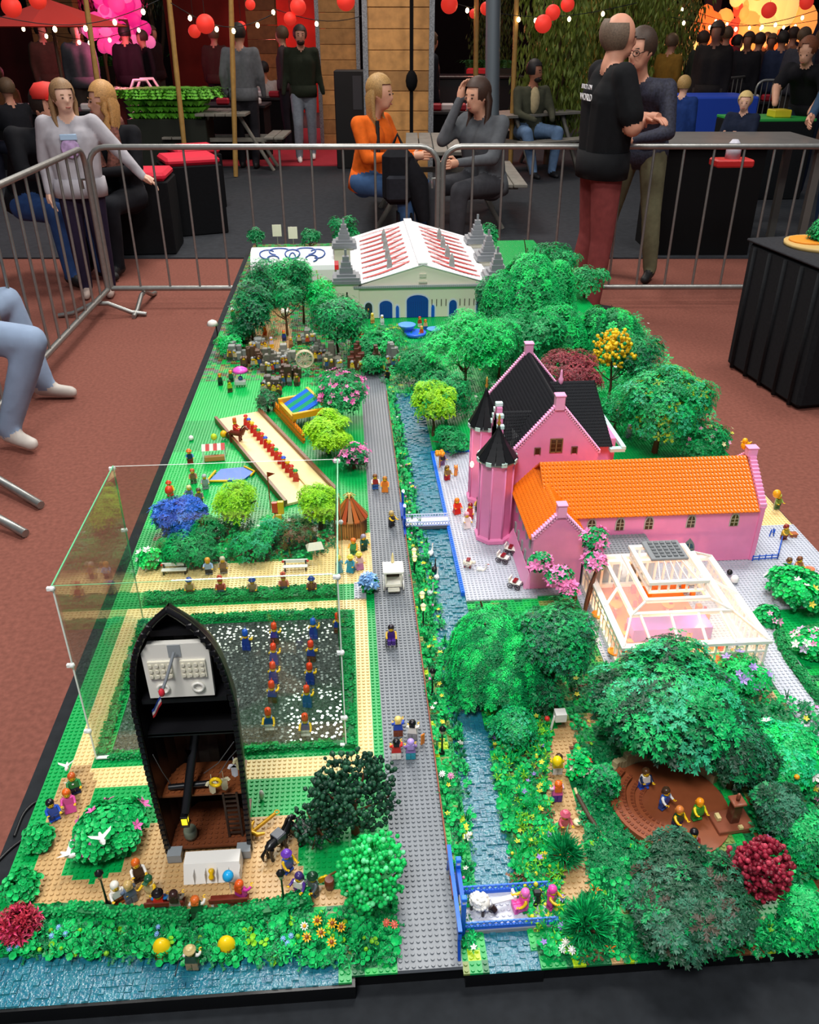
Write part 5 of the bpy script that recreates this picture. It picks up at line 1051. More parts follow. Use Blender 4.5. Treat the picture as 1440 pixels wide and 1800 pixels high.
# anchor
p = W(470, 1452); t = thing('anchor', 'golden toy anchor lying on the tan plaza right of the ship', 'anchor', (p.x, p.y, GZ+.004), -.9); b = MB(); b.tube([(0, -.024, .004), (0, .014, .010)], .0028, 7); b.tube([(.0035*cos(a), .018+.0035*sin(a), .011) for a in [2*pi*k/8 for k in range(9)]], .001, 5); b.build('shank', mat('cf9a26', .3, metal=.35), t)
b = MB(); b.tube([(-.014, -.013, .004), (-.009, -.022, .004), (0, -.026, .004), (.009, -.022, .004), (.014, -.013, .004)], [.002, .0034, .0036, .0034, .002], 7); b.build('fluke', mat('cf9a26', .3, metal=.35), t)
b = MB(); b.ball((0, 0, .010), .005, 0, 7, 5, sc=(.8, .8, 1.8)); obj1('white_bird', 'white toy bird behind the golden anchor', 'toy bird', b, plastic('f0efe9'), W(461, 1405))
def horse(px, py, col, label, rz, s=1, name='toy_horse', cat='toy horse'):
    p = W(px, py); t = thing(name, label, cat, (p.x, p.y, GZ+.0018), rz); t.scale = (s,)*3; b = MB(); b.tube([(0, .016, .020), (0, .010, .022), (0, -.008, .021), (0, -.016, .024), (0, -.022, .034), (0, -.025, .038), (0, -.032, .034)], [.003, .0062, .0058, .0060, .0040, .0042, .0026], 8); b.build('body', plastic(col), t)
    for x in (-.0038, .0038):
        for y in (-.012, .011): b = MB(); b.tube([(x, y, .019), (x, y+.002, .010), (x, y, 0)], [.0034, .0020, .0026], 6); b.build('leg', plastic(col), t)
    b = MB(); b.tube([(0, .017, .022), (0, .023, .016), (0, .022, .006)], [.0015, .0025, .001], 6); b.build('tail', plastic(col), t); b = MB(); b.tube([(0, -.011, .028), (0, -.019, .040), (0, -.024, .043)], [.001, .0018, .0012], 5); b.build('mane', plastic('1a1412'), t); return t
horse(488, 1500, '121215', 'black toy horse with grey saddle cloth standing right of the ship', 2.4, 1.15); p = W(495, 1488)
b = MB(); b.bev(-.0072, .0072, -.008, .008, 0, .002, .0008); b.bev(-.008, -.0065, -.008, .008, -.010, .001, .0004); b.bev(.0065, .008, -.008, .008, -.010, .001, .0004); o = b.build('saddle_cloth', plastic('4a4c55'), None, (p.x-.002, p.y-.006, GZ+.034), 2.4); tag(o, 'dark grey saddle cloth on the black toy horse', 'saddle cloth')
p = W(530, 1470); t = thing('toy_carriage', 'black toy carriage under the dark tree behind the black horse', 'toy carriage', (p.x, p.y, GZ+.002), 2.4); b = MB(); b.bev(-.012, .012, -.016, .014, .010, .014, .001); b.bev(-.012, .012, .008, .014, .014, .034, .001); b.tube([(-.012, .012, .034), (0, .004, .040), (.012, .012, .034)], .002, 5); b.build('body', plastic('141417'), t)
def wheel(par, x, y, z, r, col, spokes=8, m2=None):
    b = MB(); b.tube([(x, y+r*cos(a), z+r*sin(a)) for a in [2*pi*k/16 for k in range(17)]], r*.12, 5)
    for k in range(spokes): a = 2*pi*k/spokes; b.tube([(x, y, z), (x, y+r*cos(a), z+r*sin(a))], r*.06, 4)
    return b.build('wheel', plastic(col), par)
for x in (-.014, .014):
    for y in (-.012, .010): wheel(t, x, y, .009, .0088, '141417')
# white coach on the road
p = W(692, 1040); t = thing('white_coach', 'white square-roofed toy coach with pale wheels driving on the grey road', 'toy carriage', (p.x, p.y, GZ+.005)); wc = mat('f4f2e6', .3)
b = MB(); b.bev(-.017, .017, -.006, .026, .010, .018, .001); b.build('coach_body', wc, t)
for x in (-.0155, .0155):
    for y in (-.0045, .0245): b = MB(); b.box(x-.0012, x+.0012, y-.0012, y+.0012, .018, .044); b.build('corner_post', wc, t)
b = MB(); b.bev(-.021, .021, -.010, .030, .044, .050, .0015); rf = b.build('roof', mat('fbfaf4', .3), t); b = MB(); b.lathe([(.004, .050), (.003, .054), (.0022, .066), (.0008, .072)], 8, 0, TR(0, .026)); b.build('roof_finial', mat('e9d79a', .4), rf)
b = MB(); b.box(-.0135, .0135, .020, .022, .018, .040); b.build('back_panel', mat('3a2e22', .5), t); b = MB(); b.bev(-.012, .012, -.018, -.006, .006, .010, .001); b.build('driver_board', mat('d8d6c8', .4), t)
for x in (-.020, .020):
    for y in (0, .022): wheel(t, x, y, .010, .0098, 'f4f4f0')
# wheelchair knight
p = W(688, 1138); t = thing('toy_wheelchair', 'dark toy wheelchair on the grey road in front of the white coach', 'wheelchair', (p.x, p.y, GZ+.0054)); b = MB(); b.bev(-.008, .008, -.007, .007, .008, .0105, .0005); b.bev(-.008, .008, .005, .007, .010, .024, .0005); b.build('seat', plastic('1d1b22'), t)
for x in (-.0098, .0098): wheel(t, x, 0, .0085, .0082, '1d1b22')
fig(W(688, 1136), 'toy figure in purple with gold breastplate sitting in the wheelchair', '4a2a86', '4a2a86', '221c2a', seat=True, rz=0, z=GZ+.013, arms='e0b84a')
# ---------------------------------------------------------------- bridges over the canal
BLU = '1560d8'
def lattice(par, x0, x1, y, z0, z1, n, col, t=.0008):
    b = MB(); b.box(x0, x1, y-.001, y+.001, z0, z0+.0012); b.box(x0, x1, y-.001, y+.001, z1-.0012, z1)
    for i in range(n):
        a, c = x0+(x1-x0)*i/n, x0+(x1-x0)*(i+1)/n
        b.tube([(a, y, z0), (c, y, z1)], t, 4); b.tube([(c, y, z0), (a, y, z1)], t, 4)
    return b.build('lattice_rail', plastic(col), par)
p = W(713, 935); br = thing('footbridge', 'white-decked footbridge with blue lattice rail and blue portal over the far canal', 'bridge', (p.x, 1.668, GZ)); bw = .102
b = MB(); b.box(.0, bw, -.022, .018, .004, .009); b.build('deck', plastic('dfe2ea'), br); b = MB(); b.box(0, bw, -.0235, -.022, .001, .008); b.build('fascia', plastic('5a5f68'), br)
lattice(br, 0, bw, -.021, .009, .020, 16, '9db4ec'); lattice(br, 0, bw, .0175, .009, .018, 16, 'c9d4f0')
b = MB(); b.box(-.005, .0005, -.06, .06, .0, .012); b.box(-.005, 0, -.034, -.026, 0, .066); b.box(-.005, 0, .024, .032, 0, .074); b.box(-.0055, .0, -.05, .03, .038, .046); b.box(-.008, -.003, .0, .065, .018, .024); b.build('blue_portal', plastic('1446b0'), br)
for y, z in ((-.027, .062), (.027, .070)): b = MB(); b.ball((-.0015, y, z+.004), .0034, 0, 8, 5, sc=(1, 1, 1.6)); b.build('portal_lamp', glow('ffffff', 2.5), br)
p = W(812, 1640); br2 = thing('drawbridge', 'blue drawbridge with pale deck, lattice sides and tall blue portal at the front', 'bridge', (.1165, .656, GZ)); bw = .122; bd = .048
b = MB(); b.box(.0, bw, 0, bd, .001, .006); b.build('deck', plastic('c9ccd6'), br2); studs([(.006+i*ST, .006+j*ST, .0066) for i in range(14) for j in range(5)], plastic('c9ccd6'), br2)
b = MB(); b.box(0, bw, -.004, 0, -.002, .004); b.build('grey_edge', plastic('8a9096'), br2)
b = MB(); b.box(.002, bw, -.002, .001, .004, .010); b.box(.002, bw, bd-.001, bd+.002, .004, .011); b.box(bw-.006, bw, -.003, .002, 0, .014); b.box(bw-.006, bw, bd-.002, bd+.003, 0, .014); b.build('blue_beam', plastic(BLU), br2)
lattice(br2, .003, bw-.004, -.0015, .010, .019, 15, '4a84f0', .001); lattice(br2, .003, bw-.004, bd+.0005, .011, .021, 15, '3a76ea', .001)
for k, y in enumerate((-.004, bd+.004)):
    b = MB(); b.box(-.0045, .0015, y-.003, y+.003, .0, .062); po = b.build('blue_post', plastic(BLU), br2); b = MB(); b.box(-.0035, .0005, y-.002, y+.002, .062, .068); b.build('white_collar', plastic('dfe6f2'), po); b = MB(); b.bev(-.005, .002, y-.0035, y+.0035, .068, .074, .0008); b.build('blue_cap', plastic('2d7df5'), po)
b = MB(); b.box(-.004, .001, .0, bd, .052, .058); b.build('crossbar', plastic(BLU), br2)
b = MB(); b.box(-.012, -.007, -.035, .09, .048, .053); b.box(-.012, -.0075, -.035, -.02, .036, .050); b.box(-.011, -.008, .06, .09, .030, .048); b.build('balance_beam', plastic('1c6ae6'), br2)
b = MB(); b.tube([(-.010, -.03, .036), (-.010, -.042, .0)], .0022, 6); b.tube([(-.010, .08, .032), (-.010, .09, 0)], .002, 6); b.build('stay', plastic('1550bf'), br2)
# brown rail along the road's right edge
rl = thing('post_and_rail_fence', 'red-brown low rail fence along the right edge of the grey road', 'fence', (.1085, .7, GZ+.003)); 
for i in range(60):
    y = i*.030+.0
    if y+.7 > 2.45: break
    b = MB(); b.box(-.0012, .0012, y-.0012, y+.0012, 0, .009); b.build('post', plastic('7a4030'), rl); b = MB(); b.tube([(0, y, .0078), (0, y+.030, .0078)], .0013, 5); b.build('rail', plastic('9a5340'), rl)
# ---------------------------------------------------------------- swans
def swan(px, py, label, col='f4f4f0', rz=0, tail=None):
    p = W(px, py); t = thing('toy_swan', label, 'toy swan', (p.x, p.y, GZ-.001), rz, 'swans on the canal'); b = MB(); b.ball((0, 0, .005), .0075, 0, 9, 6, sc=(.75, 1.3, .75)); b.build('body', plastic(col), t); b = MB(); b.tube([(0, -.008, .007), (0, -.012, .013), (0, -.010, .019), (0, -.013, .021)], [.0025, .0015, .0014, .0018], 6); n = b.build('neck', plastic(col), t); b = MB(); b.tube([(0, -.014, .021), (0, -.018, .020)], [.0012, .0004], 5); b.build('beak', plastic('c02a22'), n)
    b = MB(); b.ball((.004, .003, .008), .004, 0, 6, 4, sc=(.5, 1.6, .8)); b.ball((-.004, .003, .008), .004, 0, 6, 4, sc=(.5, 1.6, .8)); b.build('wing', plastic(tail or col), t)
swan(758, 975, 'white toy swan on the canal just below the footbridge', rz=2.8); swan(764, 1003, 'black toy swan following the white one on the canal', '17171a', 2.9); swan(768, 1018, 'pale toy swan, third in line on the canal', 'd8dde0', 2.9); swan(757, 1045, 'pale toy swan at the bank edge, last in line on the canal', 'b9c8cc', 2.6); swan(845, 1005, 'white toy dog-like animal pulling towards the carts on the plaza'.replace('dog-like animal', 'goose'), 'f4efe6', 1.4)
# ================================================================ toy figures around the park
random.seed(77)
FG = [ # x, y (feet px), label, torso, legs, hair, top, arms, rz, flags
(246,1548,'toy figure with ginger hair, white sleeves and dark brown vest on the tan plaza','4a3428','3a2a20','d8641c','hair','f0eee8',.5,''),
(210,1588,'toy figure in white shirt with brown trousers just right of the left lamp post','efece4','8a4a20','e8e4d8','hair','efece4',.6,''),
(232,1586,'toy figure with sandy hair and grey-blue clothes left of the bench group','6a7890','6a7078','c8a86a','hair','6a7890',-2.5,''),
(268,1576,'toy figure in dark green cap leaning towards the bench','d8c890','cbb27a','1f5a3a','cap','f0c21c',-.4,''),
(284,1602,'toy figure with black hat and bright red jacket sitting on the left bench','d8261e','3a6ac0','1a1416','hat','2c8ad8',pi,'s'),
(312,1602,'toy figure with long dark brown hair and grey top on the left bench','8a8478','5a4a40','3c2420','longhair','8a8478',pi,'s'),
(349,1612,'toy figure with ginger hair and dark green vest in the tan gap path','1e5a34','1e4a2c','d86a28','hair','f0eee8',pi,''),
(426,1584,'toy figure with ginger hair and magenta top behind the right bench','c8349a','8a2a9a','d8561c','longhair','c8349a',2.6,''),
(340,1702,'toy figure in dark green vest with white sleeves fishing at the waterfront','24482c','8a7a5a','c8b47a','hat','f2f0ea',pi*.98,''),
(134,1395,'toy figure with ginger hair and green top on the left garden path','2a8a4a','1a2240','c85a24','longhair','2a8a4a',.4,''),
(125,1424,'toy figure in long pink dress on the left garden path','e454a8','e454a8','e0641e','longhair','e454a8',.3,'d'),
(97,1442,'toy figure with black hair and blue football-style shirt at the left rim','2456c8','2456c8','15151c','hair','2456c8',.6,''),
(507,1532,'toy figure with purple hat and blue clothes beside the right lamp post','2f5ac0','2c4aa0','6a3ab0','hat','f0c21c',.8,''),
(528,1572,'toy figure in white blouse with purple shawl near the guitar player','f0eeea','4a2a86','3a2a66','longhair','4a2a86',-.5,''),
(552,1572,'toy figure in dark green hat playing a yellow guitar','5a6468','4a5458','123a24','hat','5a6468',-.9,''),
(700,1296,'toy figure with blond hair and blue jacket walking on the grey road','2a4fc0','7a3a22','e8cc7a','hair','2a4fc0',pi,''),
(725,1302,'toy figure with black hair and white top walking on the grey road','f0eeea','8a8a90','15131a','hair','f0eeea',pi-.2,''),
(697,1336,'toy figure with black hair and red shirt walking on the grey road','d8302a','f0eeea','15131a','hair','d8302a',pi,''),
(722,1336,'toy figure with lavender hair and teal trousers walking on the grey road','9a7ac0','2a9ab0','b49ae0','longhair','9a7ac0',pi,''),
(660,862,'toy figure in red and white clothes on the far part of the grey road','a8322c','3a6ab0','7a4a24','hair','f0ece4',.1,''),
(677,866,'toy figure in orange dress next to the red-white one on the far grey road','e8862c','e8862c','b8782c','longhair','e8862c',-.1,'d'),
(689,928,'dark toy figure riding the far grey road by the blue portal','3a3e4a','2a2c34','b8a06a','hair','f0c21c',.8,''),
(664,655,'dark toy figure at the far end of the grey road, left one','3a2a24','1e1a1c','1e1a1c','hat','c8a040',.2,''),
(681,668,'black-clad toy figure at the far end of the grey road, right one','1a1a20','1a1a20','17151a','hat','3a2c24',.1,''),
(777,820,'toy figure in black under the orange flower on the castle yard','1e1c24','8a6a9a','3a2a1c','hair','8a6a9a',.4,''),
(786,846,'toy figure in red skirt at the far left of the castle yard','8a6a3a','b8202a','7a5a2a','longhair','8a6a3a',.4,''),
(803,905,'toy figure in flaming red and orange gown on the castle yard','e83a20','d8281c','f08020','longhair','e83a20',.3,'d'),
(826,914,'toy figure in red jacket between gown and castle tower','c83038','c83038','8a1c24','hair','f0d8d0',-.3,''),
(820,930,'toy figure in white wedding dress on the castle yard','f4ece6','f6f0ea','e8a8b8','longhair','f4ece6',.2,'d'),
(841,902,'toy guard in olive clothes beside the castle tower foot','7a6a3a','3a3226','5a3c22','hair','c8a23a',-.2,''),
(979,1360,'toy figure in yellow shirt with yellow ball on its head on the garden path','f0c818','e8e8e8','3a2418','hair','f0c818',pi,''),
(978,1408,'toy figure with long ginger hair and pink shirt on the garden path','ea5ab4','4a2a86','e0641e','longhair','f0c8dc',pi,''),
(990,1462,'toy figure under a wide pink hat on the garden path','c85a6a','c8a078','d05a72','hat','c85a6a',.2,''),
(919,1602,'toy figure in pink with pink hair lying back on the drawbridge','ec4fa8','ec4fa8','f070c0','longhair','f0c21c',-1.4,'s'),
(968,1600,'toy figure in magenta at the right end of the drawbridge','d03a92','d03a92','e84aa4','longhair','f0c21c',.9,''),
(1130,1390,'toy figure in white top and blue trousers on the theatre floor','efeeea','2456c0','5a3c22','hair','1c2a4a',.2,''),
(1165,1424,'toy figure in blue playing an instrument on the theatre floor','2a5ab8','2c4a90','4a3424','hair','f0f0ee',.6,''),
(1188,1458,'toy figure with ginger hair and dark green top on the theatre floor','1e4a34','1a2a5a','d07a3a','hair','f0c21c',.4,''),
(1212,1498,'toy figure with black hair and dark red top at the right of the theatre floor','6a1e24','5a1c20','15131a','hair','8a2a2c',-.3,''),
(1190,1512,'toy figure in red holding a white paper at the theatre front','c83a2c','8a3a24','b8582c','hair','f0eee8',.3,''),
(1223,1444,'toy figure with orange hair and green top beside the theatre stage','3aa83a','2a8a3a','f0941c','hair','e8d020',.2,''),
(336,1046,'toy walker with blue hat and tan clothes, first from the left on the sand plaza','c8a070','8a5a34','2d4a9a','hat','c8a070',.1,'w'),
(390,1046,'toy walker in red with grey-blue shield, second on the sand plaza','b84a3c','5a6c84','c84a34','tallhat','b84a3c',.1,'w'),
(446,1046,'toy walker with blue hat, third on the sand plaza','a88a68','7a6a58','2d4a9a','hat','a88a68',-.1,'w'),
(500,1040,'toy walker in pink-red with grey-blue shield, fourth on the sand plaza','c86a58','5a6c84','c85a44','tallhat','c86a58',.1,'w'),
(549,1044,'toy walker with blue hat and brown coat, last on the right of the sand plaza','7a4a34','6a3a24','24449a','hat','7a4a34',0,'w'),
(368,1010,'toy figure with blond hair and pale blue top sitting between the white benches','9ab4dc','2a2c34','e8a040','hair','9ab4dc',.1,''),
(394,1008,'toy figure with grey-blond hair and brown coat between the white benches','8a6a50','6a5848','c8c0a8','hair','a89478',.1,''),
(617,1005,'toy figure with yellow bonnet and teal dress by the case corner','2a9ac0','2a9ac0','f0e05a','hat','2a9ac0',-.4,'d'),
(632,1000,'toy figure with yellow bonnet and pink skirt in front of the wooden hut','e8c8d8','c88ac0','f0e05a','hat','f0d0b0',.3,'d'),
(622,975,'toy child with ginger hair and green top at the wooden hut wall','2a9a5a','2a7a4a','e8742c','hair','e8a030',-.2,''),
(640,968,'toy figure with grey hair and dark green coat at the wooden hut wall','1e5a4a','1a4a3c','9a94a8','longhair','1e5a4a',.4,''),
(335,815,'toy figure with orange hat and navy coat on the left lawn','1e2f5a','8a2c24','e8782a','hat','3a8ab8',.3,''),
(341,850,'toy figure in brown clothes on the left lawn, in front of the one in navy','8a5a44','5a5648','c85a24','hair','a8704a',.2,''),
(362,860,'grey toy figure beside the blue play pool','9aa4ac','8a949c','b8bcc0','hair','9aa4ac',.2,''),
(300,872,'toy figure with round red helmet behind the blue leafy tree','e8602c','d8302a','e8401c','hat','f0c21c',.4,''),
(335,880,'toy figure with blond hair and grey-blue coat behind the blue leafy tree','5a6a9a','5a6480','e8dc9a','longhair','5a6a9a',-.2,''),
(352,885,'toy figure with dark hair and brown coat behind the blue leafy tree','7a6a6a','5a504a','5a4a3c','hair','7a6a6a',.2,''),
(488,925,'toy figure in red coat holding a yellow banner in the wooded bank','c8342c','8a3a24','3a2a1c','hair','e8c020',.2,''),
(466,945,'toy figure in dull red robe in the wooded bank','b84038','b84038','c86a4a','longhair','b84038',.2,'d'),
(407,672,'toy figure with green top at the left rim lawn, far end','2a6a44','1e3a2c','e88a3a','hair','2a6a44',.3,'w'),
(388,678,'dark green toy figure at the left rim lawn, far end','1e4a3a','16301f','c8702a','hair','1e4a3a',.3,'w'),
(405,690,'toy figure with yellow-green jacket on the far left lawn','a8c030','4a4a2a','3a4a2c','hair','a8c030',.3,'w'),
(490,700,'dark brown toy figure with yellow stripe behind the slide','4a3424','2a201a','6a4a2a','hair','c8a030',.3,'w'),
(410,560,'tall toy figure in bright green coat at the far left rim','12a050','0f8a44','e8e8e0','hat','12a050',.3,'w'),
(452,570,'toy figure in yellow and orange, left of the sandy camp','f0c020','e88a20','f0b020','hair','f0c020',.3,'w'),
(466,590,'toy figure in orange coat in the middle of the sandy camp','f07018','e86014','f4ece0','hair','f07018',.3,'w'),
(478,612,'toy figure in yellow skirt at the near end of the sandy camp','d8c8e0','f0c018','c8b8d0','hair','e8b0c0',.3,'w'),
(500,600,'toy figure in blue coat at the right of the sandy camp','2a3e8a','24305a','e8602c','hair','e8c020',.3,'w'),
(512,612,'toy figure in tan coat at the right end of the sandy camp','b8845a','8a6444','c89a6a','hair','b8845a',.3,'w'),
(446,590,'toy figure with straw hat and cream shirt, left of the sandy camp','e8d8a8','8a6a44','e8c060','hat','e8d8a8',.3,'w'),
(738,575,'toy figure in red and white before the big blue door','c8402c','d8d0c8','b83a2a','hair','e8e0d8',.2,'w'),
(748,580,'toy figure in blue trousers before the big blue door','e8b088','2a5ac0','c85a30','hair','e8b088',.2,'w'),
(741,592,'toy figure in orange vest in front of the blue fountain','e85a24','c83a20','d8a060','hair','e8b030',.2,'w'),
(786,556,'toy figure in red hat with yellow banner near the hall slits','d83428','2a5ac0','d8302a','tallhat','e8c020',.2,'w'),
(648,560,'toy figure with orange top at the left end of the hall front','e8823a','c8682c','f0782a','hair','e8823a',.2,'w'),
(655,570,'toy figure with blond hair at the left end of the hall front','e8c86a','c88a4a','f0d86a','longhair','e8c86a',.2,'w'),
(672,572,'tall white toy figure before the left blue door','e8e8ec','d0d2d8','e8e8ec','longhair','e8e8ec',.2,'w'),
(1377,950,'toy figure in olive and red at the right rim beside a brown crate','a89a2c','7a2a20','8a2c24','hair','d8a82c',.3,''),
(1365,895,'toy figure with green cloth at the far right end of the wing','8aa84a','5a7a4a','c8d86a','hair','8aa84a',.3,''),
(1382,1010,'toy figure in light blue behind the pavement bed','8ab4e0','5a7ab0','6a4a30','hair','8ab4e0',.2,''),
(1400,1008,'toy figure in brown top behind the pavement bed','a86a3a','7a4a2c','7a4a2c','hair','c8884a',.2,''),
(1084,740,'pale pink toy figure in tall hat behind the castle roof','e8c8d8','c8b8d0','e89ac0','hat','e8c8d8',.2,'w'),
(1105,770,'pale blue toy figure behind the castle roof','b8d0e0','8aa0b8','c8d8e8','longhair','b8d0e0',.2,'w'),
(866,590,'toy figure in white robe right of the hall, large','f0ece0','f0ece0','2a2c34','hair','f0ece0',.3,'x'),
(855,600,'dark toy figure beside the large white-robed one','2a2420','1e1a18','2a2c34','hair','2a2420',.3,'w'),
]
GREYZ = GZ+.0032+.0018
for x, y, lab, to, le, ha, tp, ar, rz, fl in FG:
    p = W(x, y); z = GZ+.0018
    if .03 < p.x < .11 or .213 < p.x < .36 and 1.39 < p.y < 2.03: z = GREYZ
    if 'drawbridge' in lab: z = GZ+.0078
    if 'theatre' in lab: z = GZ+.006
    if 's' in fl and 'bench' in lab: z = GZ+.006
    far = 'w' in fl
    fig(p, lab, to, le, ha, tp, ar, rz, seat='s' in fl, dress='d' in fl, z=z, parts=not far or p.y < 1.7, s=1.35 if 'x' in fl else 1)
# things carried or standing near them
def ballthing(px, py, label, col, r=.006, z=GZ, cat='ball', name='balloon', stick=None):
    p = W(px, py, z); t = thing(name, label, cat, (p.x, p.y, z)); b = MB(); b.ball((0, 0, 0), r, 0, 12, 8, sc=(1, 1, 1.12)); b.build('ball', plastic(col), t)
    if stick: b = MB(); b.tube([(0, 0, -r), (.001, 0, -stick)], .0006, 4); b.build('string', plastic('d8d8d0'), t)
ballthing(401, 1540, 'bright cyan balloon over the right bench', '22a8e8', .0075, GZ+.036, 'balloon', stick=.034)
ballthing(980, 1338, 'yellow ball balanced on the figure in yellow on the garden path', 'f6d410', .0078, GZ+.047, 'ball', 'ball', stick=.008)
ballthing(393, 763, 'yellow ball lying on the near end of the long slide', 'f2b81c', .0095, GZ+.016, 'ball', 'ball', stick=.012)
ballthing(376, 768, 'lime-green balloon above the red and white striped stall', 'b8d82a', .0085, GZ+.05, 'balloon', stick=.046)
ballthing(336, 770, 'white ball on the left lawn behind the striped stall', 'f0efe8', .007, GZ+.008, 'ball', 'ball')
ballthing(1292, 1018, 'white helmet-like ball on the pavement right of the glasshouse', 'f4f4f2', .0085, GZ+.014, 'ball', 'ball', stick=.008)
ballthing(1283, 1006, 'black ball head beside the white one right of the glasshouse', '1c1c20', .006, GZ+.014, 'ball', 'ball', stick=.008)
ballthing(1366, 868, 'orange-yellow balloon at the right end of the castle wing', 'f2a81c', .0095, GZ+.05, 'balloon', stick=.048)
ballthing(297, 862, 'red balloon beside the blue leafy tree', 'e8401c', .010, GZ+.05, 'balloon', stick=.048)
b = MB(); b.tube([(0, 0, 0), (-.004, -.012, .006), (-.008, -.026, -.006)], .0008, 5); obj1('fishing_rod', 'black toy fishing rod dipping into the blue water', 'fishing rod', b, plastic('16181c'), W(328, 1690), z=GZ+.018)
b = MB(); b.bev(-.004, .004, -.0012, .0012, 0, .022, .001); obj1('surfboard', 'orange board carried upright behind the walkers on the road', 'board', b, plastic('e8862c'), W(743, 1312), .6, z=GREYZ)
b = MB(); b.lathe([(.0055, 0), (.0068, .008), (.0068, .012), (.0058, .018)], 12); obj1('brown_barrel', 'brown toy barrel right of the guitar player', 'barrel', b, plastic('6a3420'), W(580, 1562), z=GZ+.0018)
t = thing('guitar', 'yellow toy guitar held by the figure in the dark green hat', 'guitar', (*W(566, 1558)[:2], GZ+.014), .5); b = MB(); b.lathe([(.005, -.0015), (.005, .0015)], 12, 0, TR(0, 0, 0, 0, pi/2)); b.lathe([(.0038, -.0015), (.0038, .0015)], 12, 0, TR(.006, 0, 0, 0, pi/2)); b.build('body', plastic('f2c41c'), t); b = MB(); b.box(.008, .022, -.001, .001, -.0012, .0012); b.build('neck', plastic('7a4a24'), t)
for i, (x, y) in enumerate(((287, 1674), (400, 1670))):
    p = W(x, y); t = thing('yellow_dome_head', 'large yellow dome-shaped head ornament '+('left' if i == 0 else 'right')+' of the fishing figure', 'ornament', (p.x, p.y, GZ+.002)); b = MB(); b.lathe([(.0115, 0), (.0118, .006), (.0105, .014), (.007, .020), (.003, .0225), (1e-6, .023)], 16, 0, Matrix.Diagonal((1, .8, 1, 1))); b.build('dome', mat('f7cf12', .3), t)
    b = MB()
    for sx_ in (-1, 1): b.tube([(sx_*.0055, -.0088, .010), (sx_*.0038, -.0096, .0088), (sx_*.002, -.0095, .0095)], .0006, 4)
    b.build('face_print', plastic('7a5a10'), t); b = MB(); b.lathe([(.013, -.001), (.013, .001)], 14); b.build('base', plastic('6a5a3a'), t)
def bird(px, py, z, label, rz=0, s=1):
    p = W(px, py, z); t = thing('white_bird', label, 'toy bird', tuple(p), rz); t.scale = (s,)*3; b = MB(); b.tube([(0, .010, .002), (0, .003, .001), (0, -.005, .003), (0, -.009, .006)], [.0012, .0034, .003, .0018], 7); b.build('body', plastic('f2f1ec'), t)
    for k in (-1, 1): b = MB(); b.add([(0, -.003, .004), (k*.010, -.001, .011), (k*.012, .005, .010), (0, .004, .003)], [(0, 1, 2, 3), (3, 2, 1, 0)]); b.build('wing', plastic('f2f1ec'), t)
bird(180, 1478, GZ+.062, 'white toy bird landing on the pink-flowered bush', .5, 1.3); bird(122, 1505, GZ+.03, 'white toy bird flying left of the pink-flowered bush', 1.2, 1.3); bird(118, 1350, GZ+.03, 'white toy bird at the head of the ginger figure on the garden path', .2); bird(125, 1378, GZ+.02, 'white toy bird behind the figure in the green top', .8, .8)
# sunflowers and blossoms on the waterfront
def bloom(px, py, label, petal, centre, r=.006, h=.02, name='flower', group=None, tilt=.5):
    p = W(px, py); t = thing(name, label, 'flower', (p.x, p.y, GZ+.001), random.uniform(-1, 1), group); b = MB(); b.tube([(0, 0, 0), (0, -.001, h)], .0008, 5); b.build('stem', plastic('2a8a3a'), t)
    b = MB(); n = 9; M = TR(0, -.001, h, 0, tilt)
    for k in range(n):
        a = 2*pi*k/n; b.add([(0, 0, .0006), (cos(a-.25)*r*.7, sin(a-.25)*r*.7, .001), (cos(a)*r, sin(a)*r, .0004), (cos(a+.25)*r*.7, sin(a+.25)*r*.7, .001)], [(0, 1, 2, 3)], 0, M)
    b.build('petals', plastic(petal), t); b = MB(); b.ball((0, 0, .0012), r*.42, 0, 8, 5, M, sc=(1, 1, .6)); b.build('flower_centre', plastic(centre), t)
for i, (x, y, pos) in enumerate(((540, 1670, 'nearest the water'), (565, 1662, 'second from the water'), (585, 1645, 'middle of the row'), (603, 1652, 'right end of the row'), (560, 1640, 'farthest back'), (584, 1678, 'lowest on the right'))): bloom(x, y, 'yellow sunflower with brown centre on the waterfront, '+pos, 'f2b41c', '8a4a1c', .0068, .026, 'sunflower', 'sunflowers on the waterfront')
for i, (x, y, c, n) in enumerate(((957, 1515, 'f6c814', 'left one of two yellow flowers by the tan path'), (985, 1515, 'f6b814', 'right one of two yellow flowers by the tan path'), (681, 1634, 'f2705c', 'left coral flower at the road edge in front'), (692, 1637, 'f2705c', 'right coral flower at the road edge in front'), (535, 1640, 'f4f2ea', 'white flower with orange centre on the waterfront'), (985, 1680, 'f4f2f0', 'white blossom at the front edge right of the canal, left one'), (1002, 1682, 'f4f2f0', 'white blossom at the front edge right of the canal, right one'), (992, 1668, 'f0ece0', 'white blossom at the front edge right of the canal, back one'), (778, 1372, 'f6f4f2', 'white blossom at the road rail beside the unlit lamp'), (792, 1375, 'e88ac0', 'pink blossom at the road rail beside the unlit lamp'), (1395, 1610, 'f4f2f0', 'white blossom below the dark red tree'), (985, 1590, 'a88ae0', 'violet blossom at the right end of the drawbridge'), (987, 1640, 'a88ae0', 'violet blossom below the drawbridge end'))):
    bloom(x, y, n, c, 'f0a020' if i in (0, 1, 4) else c, .006, .014)
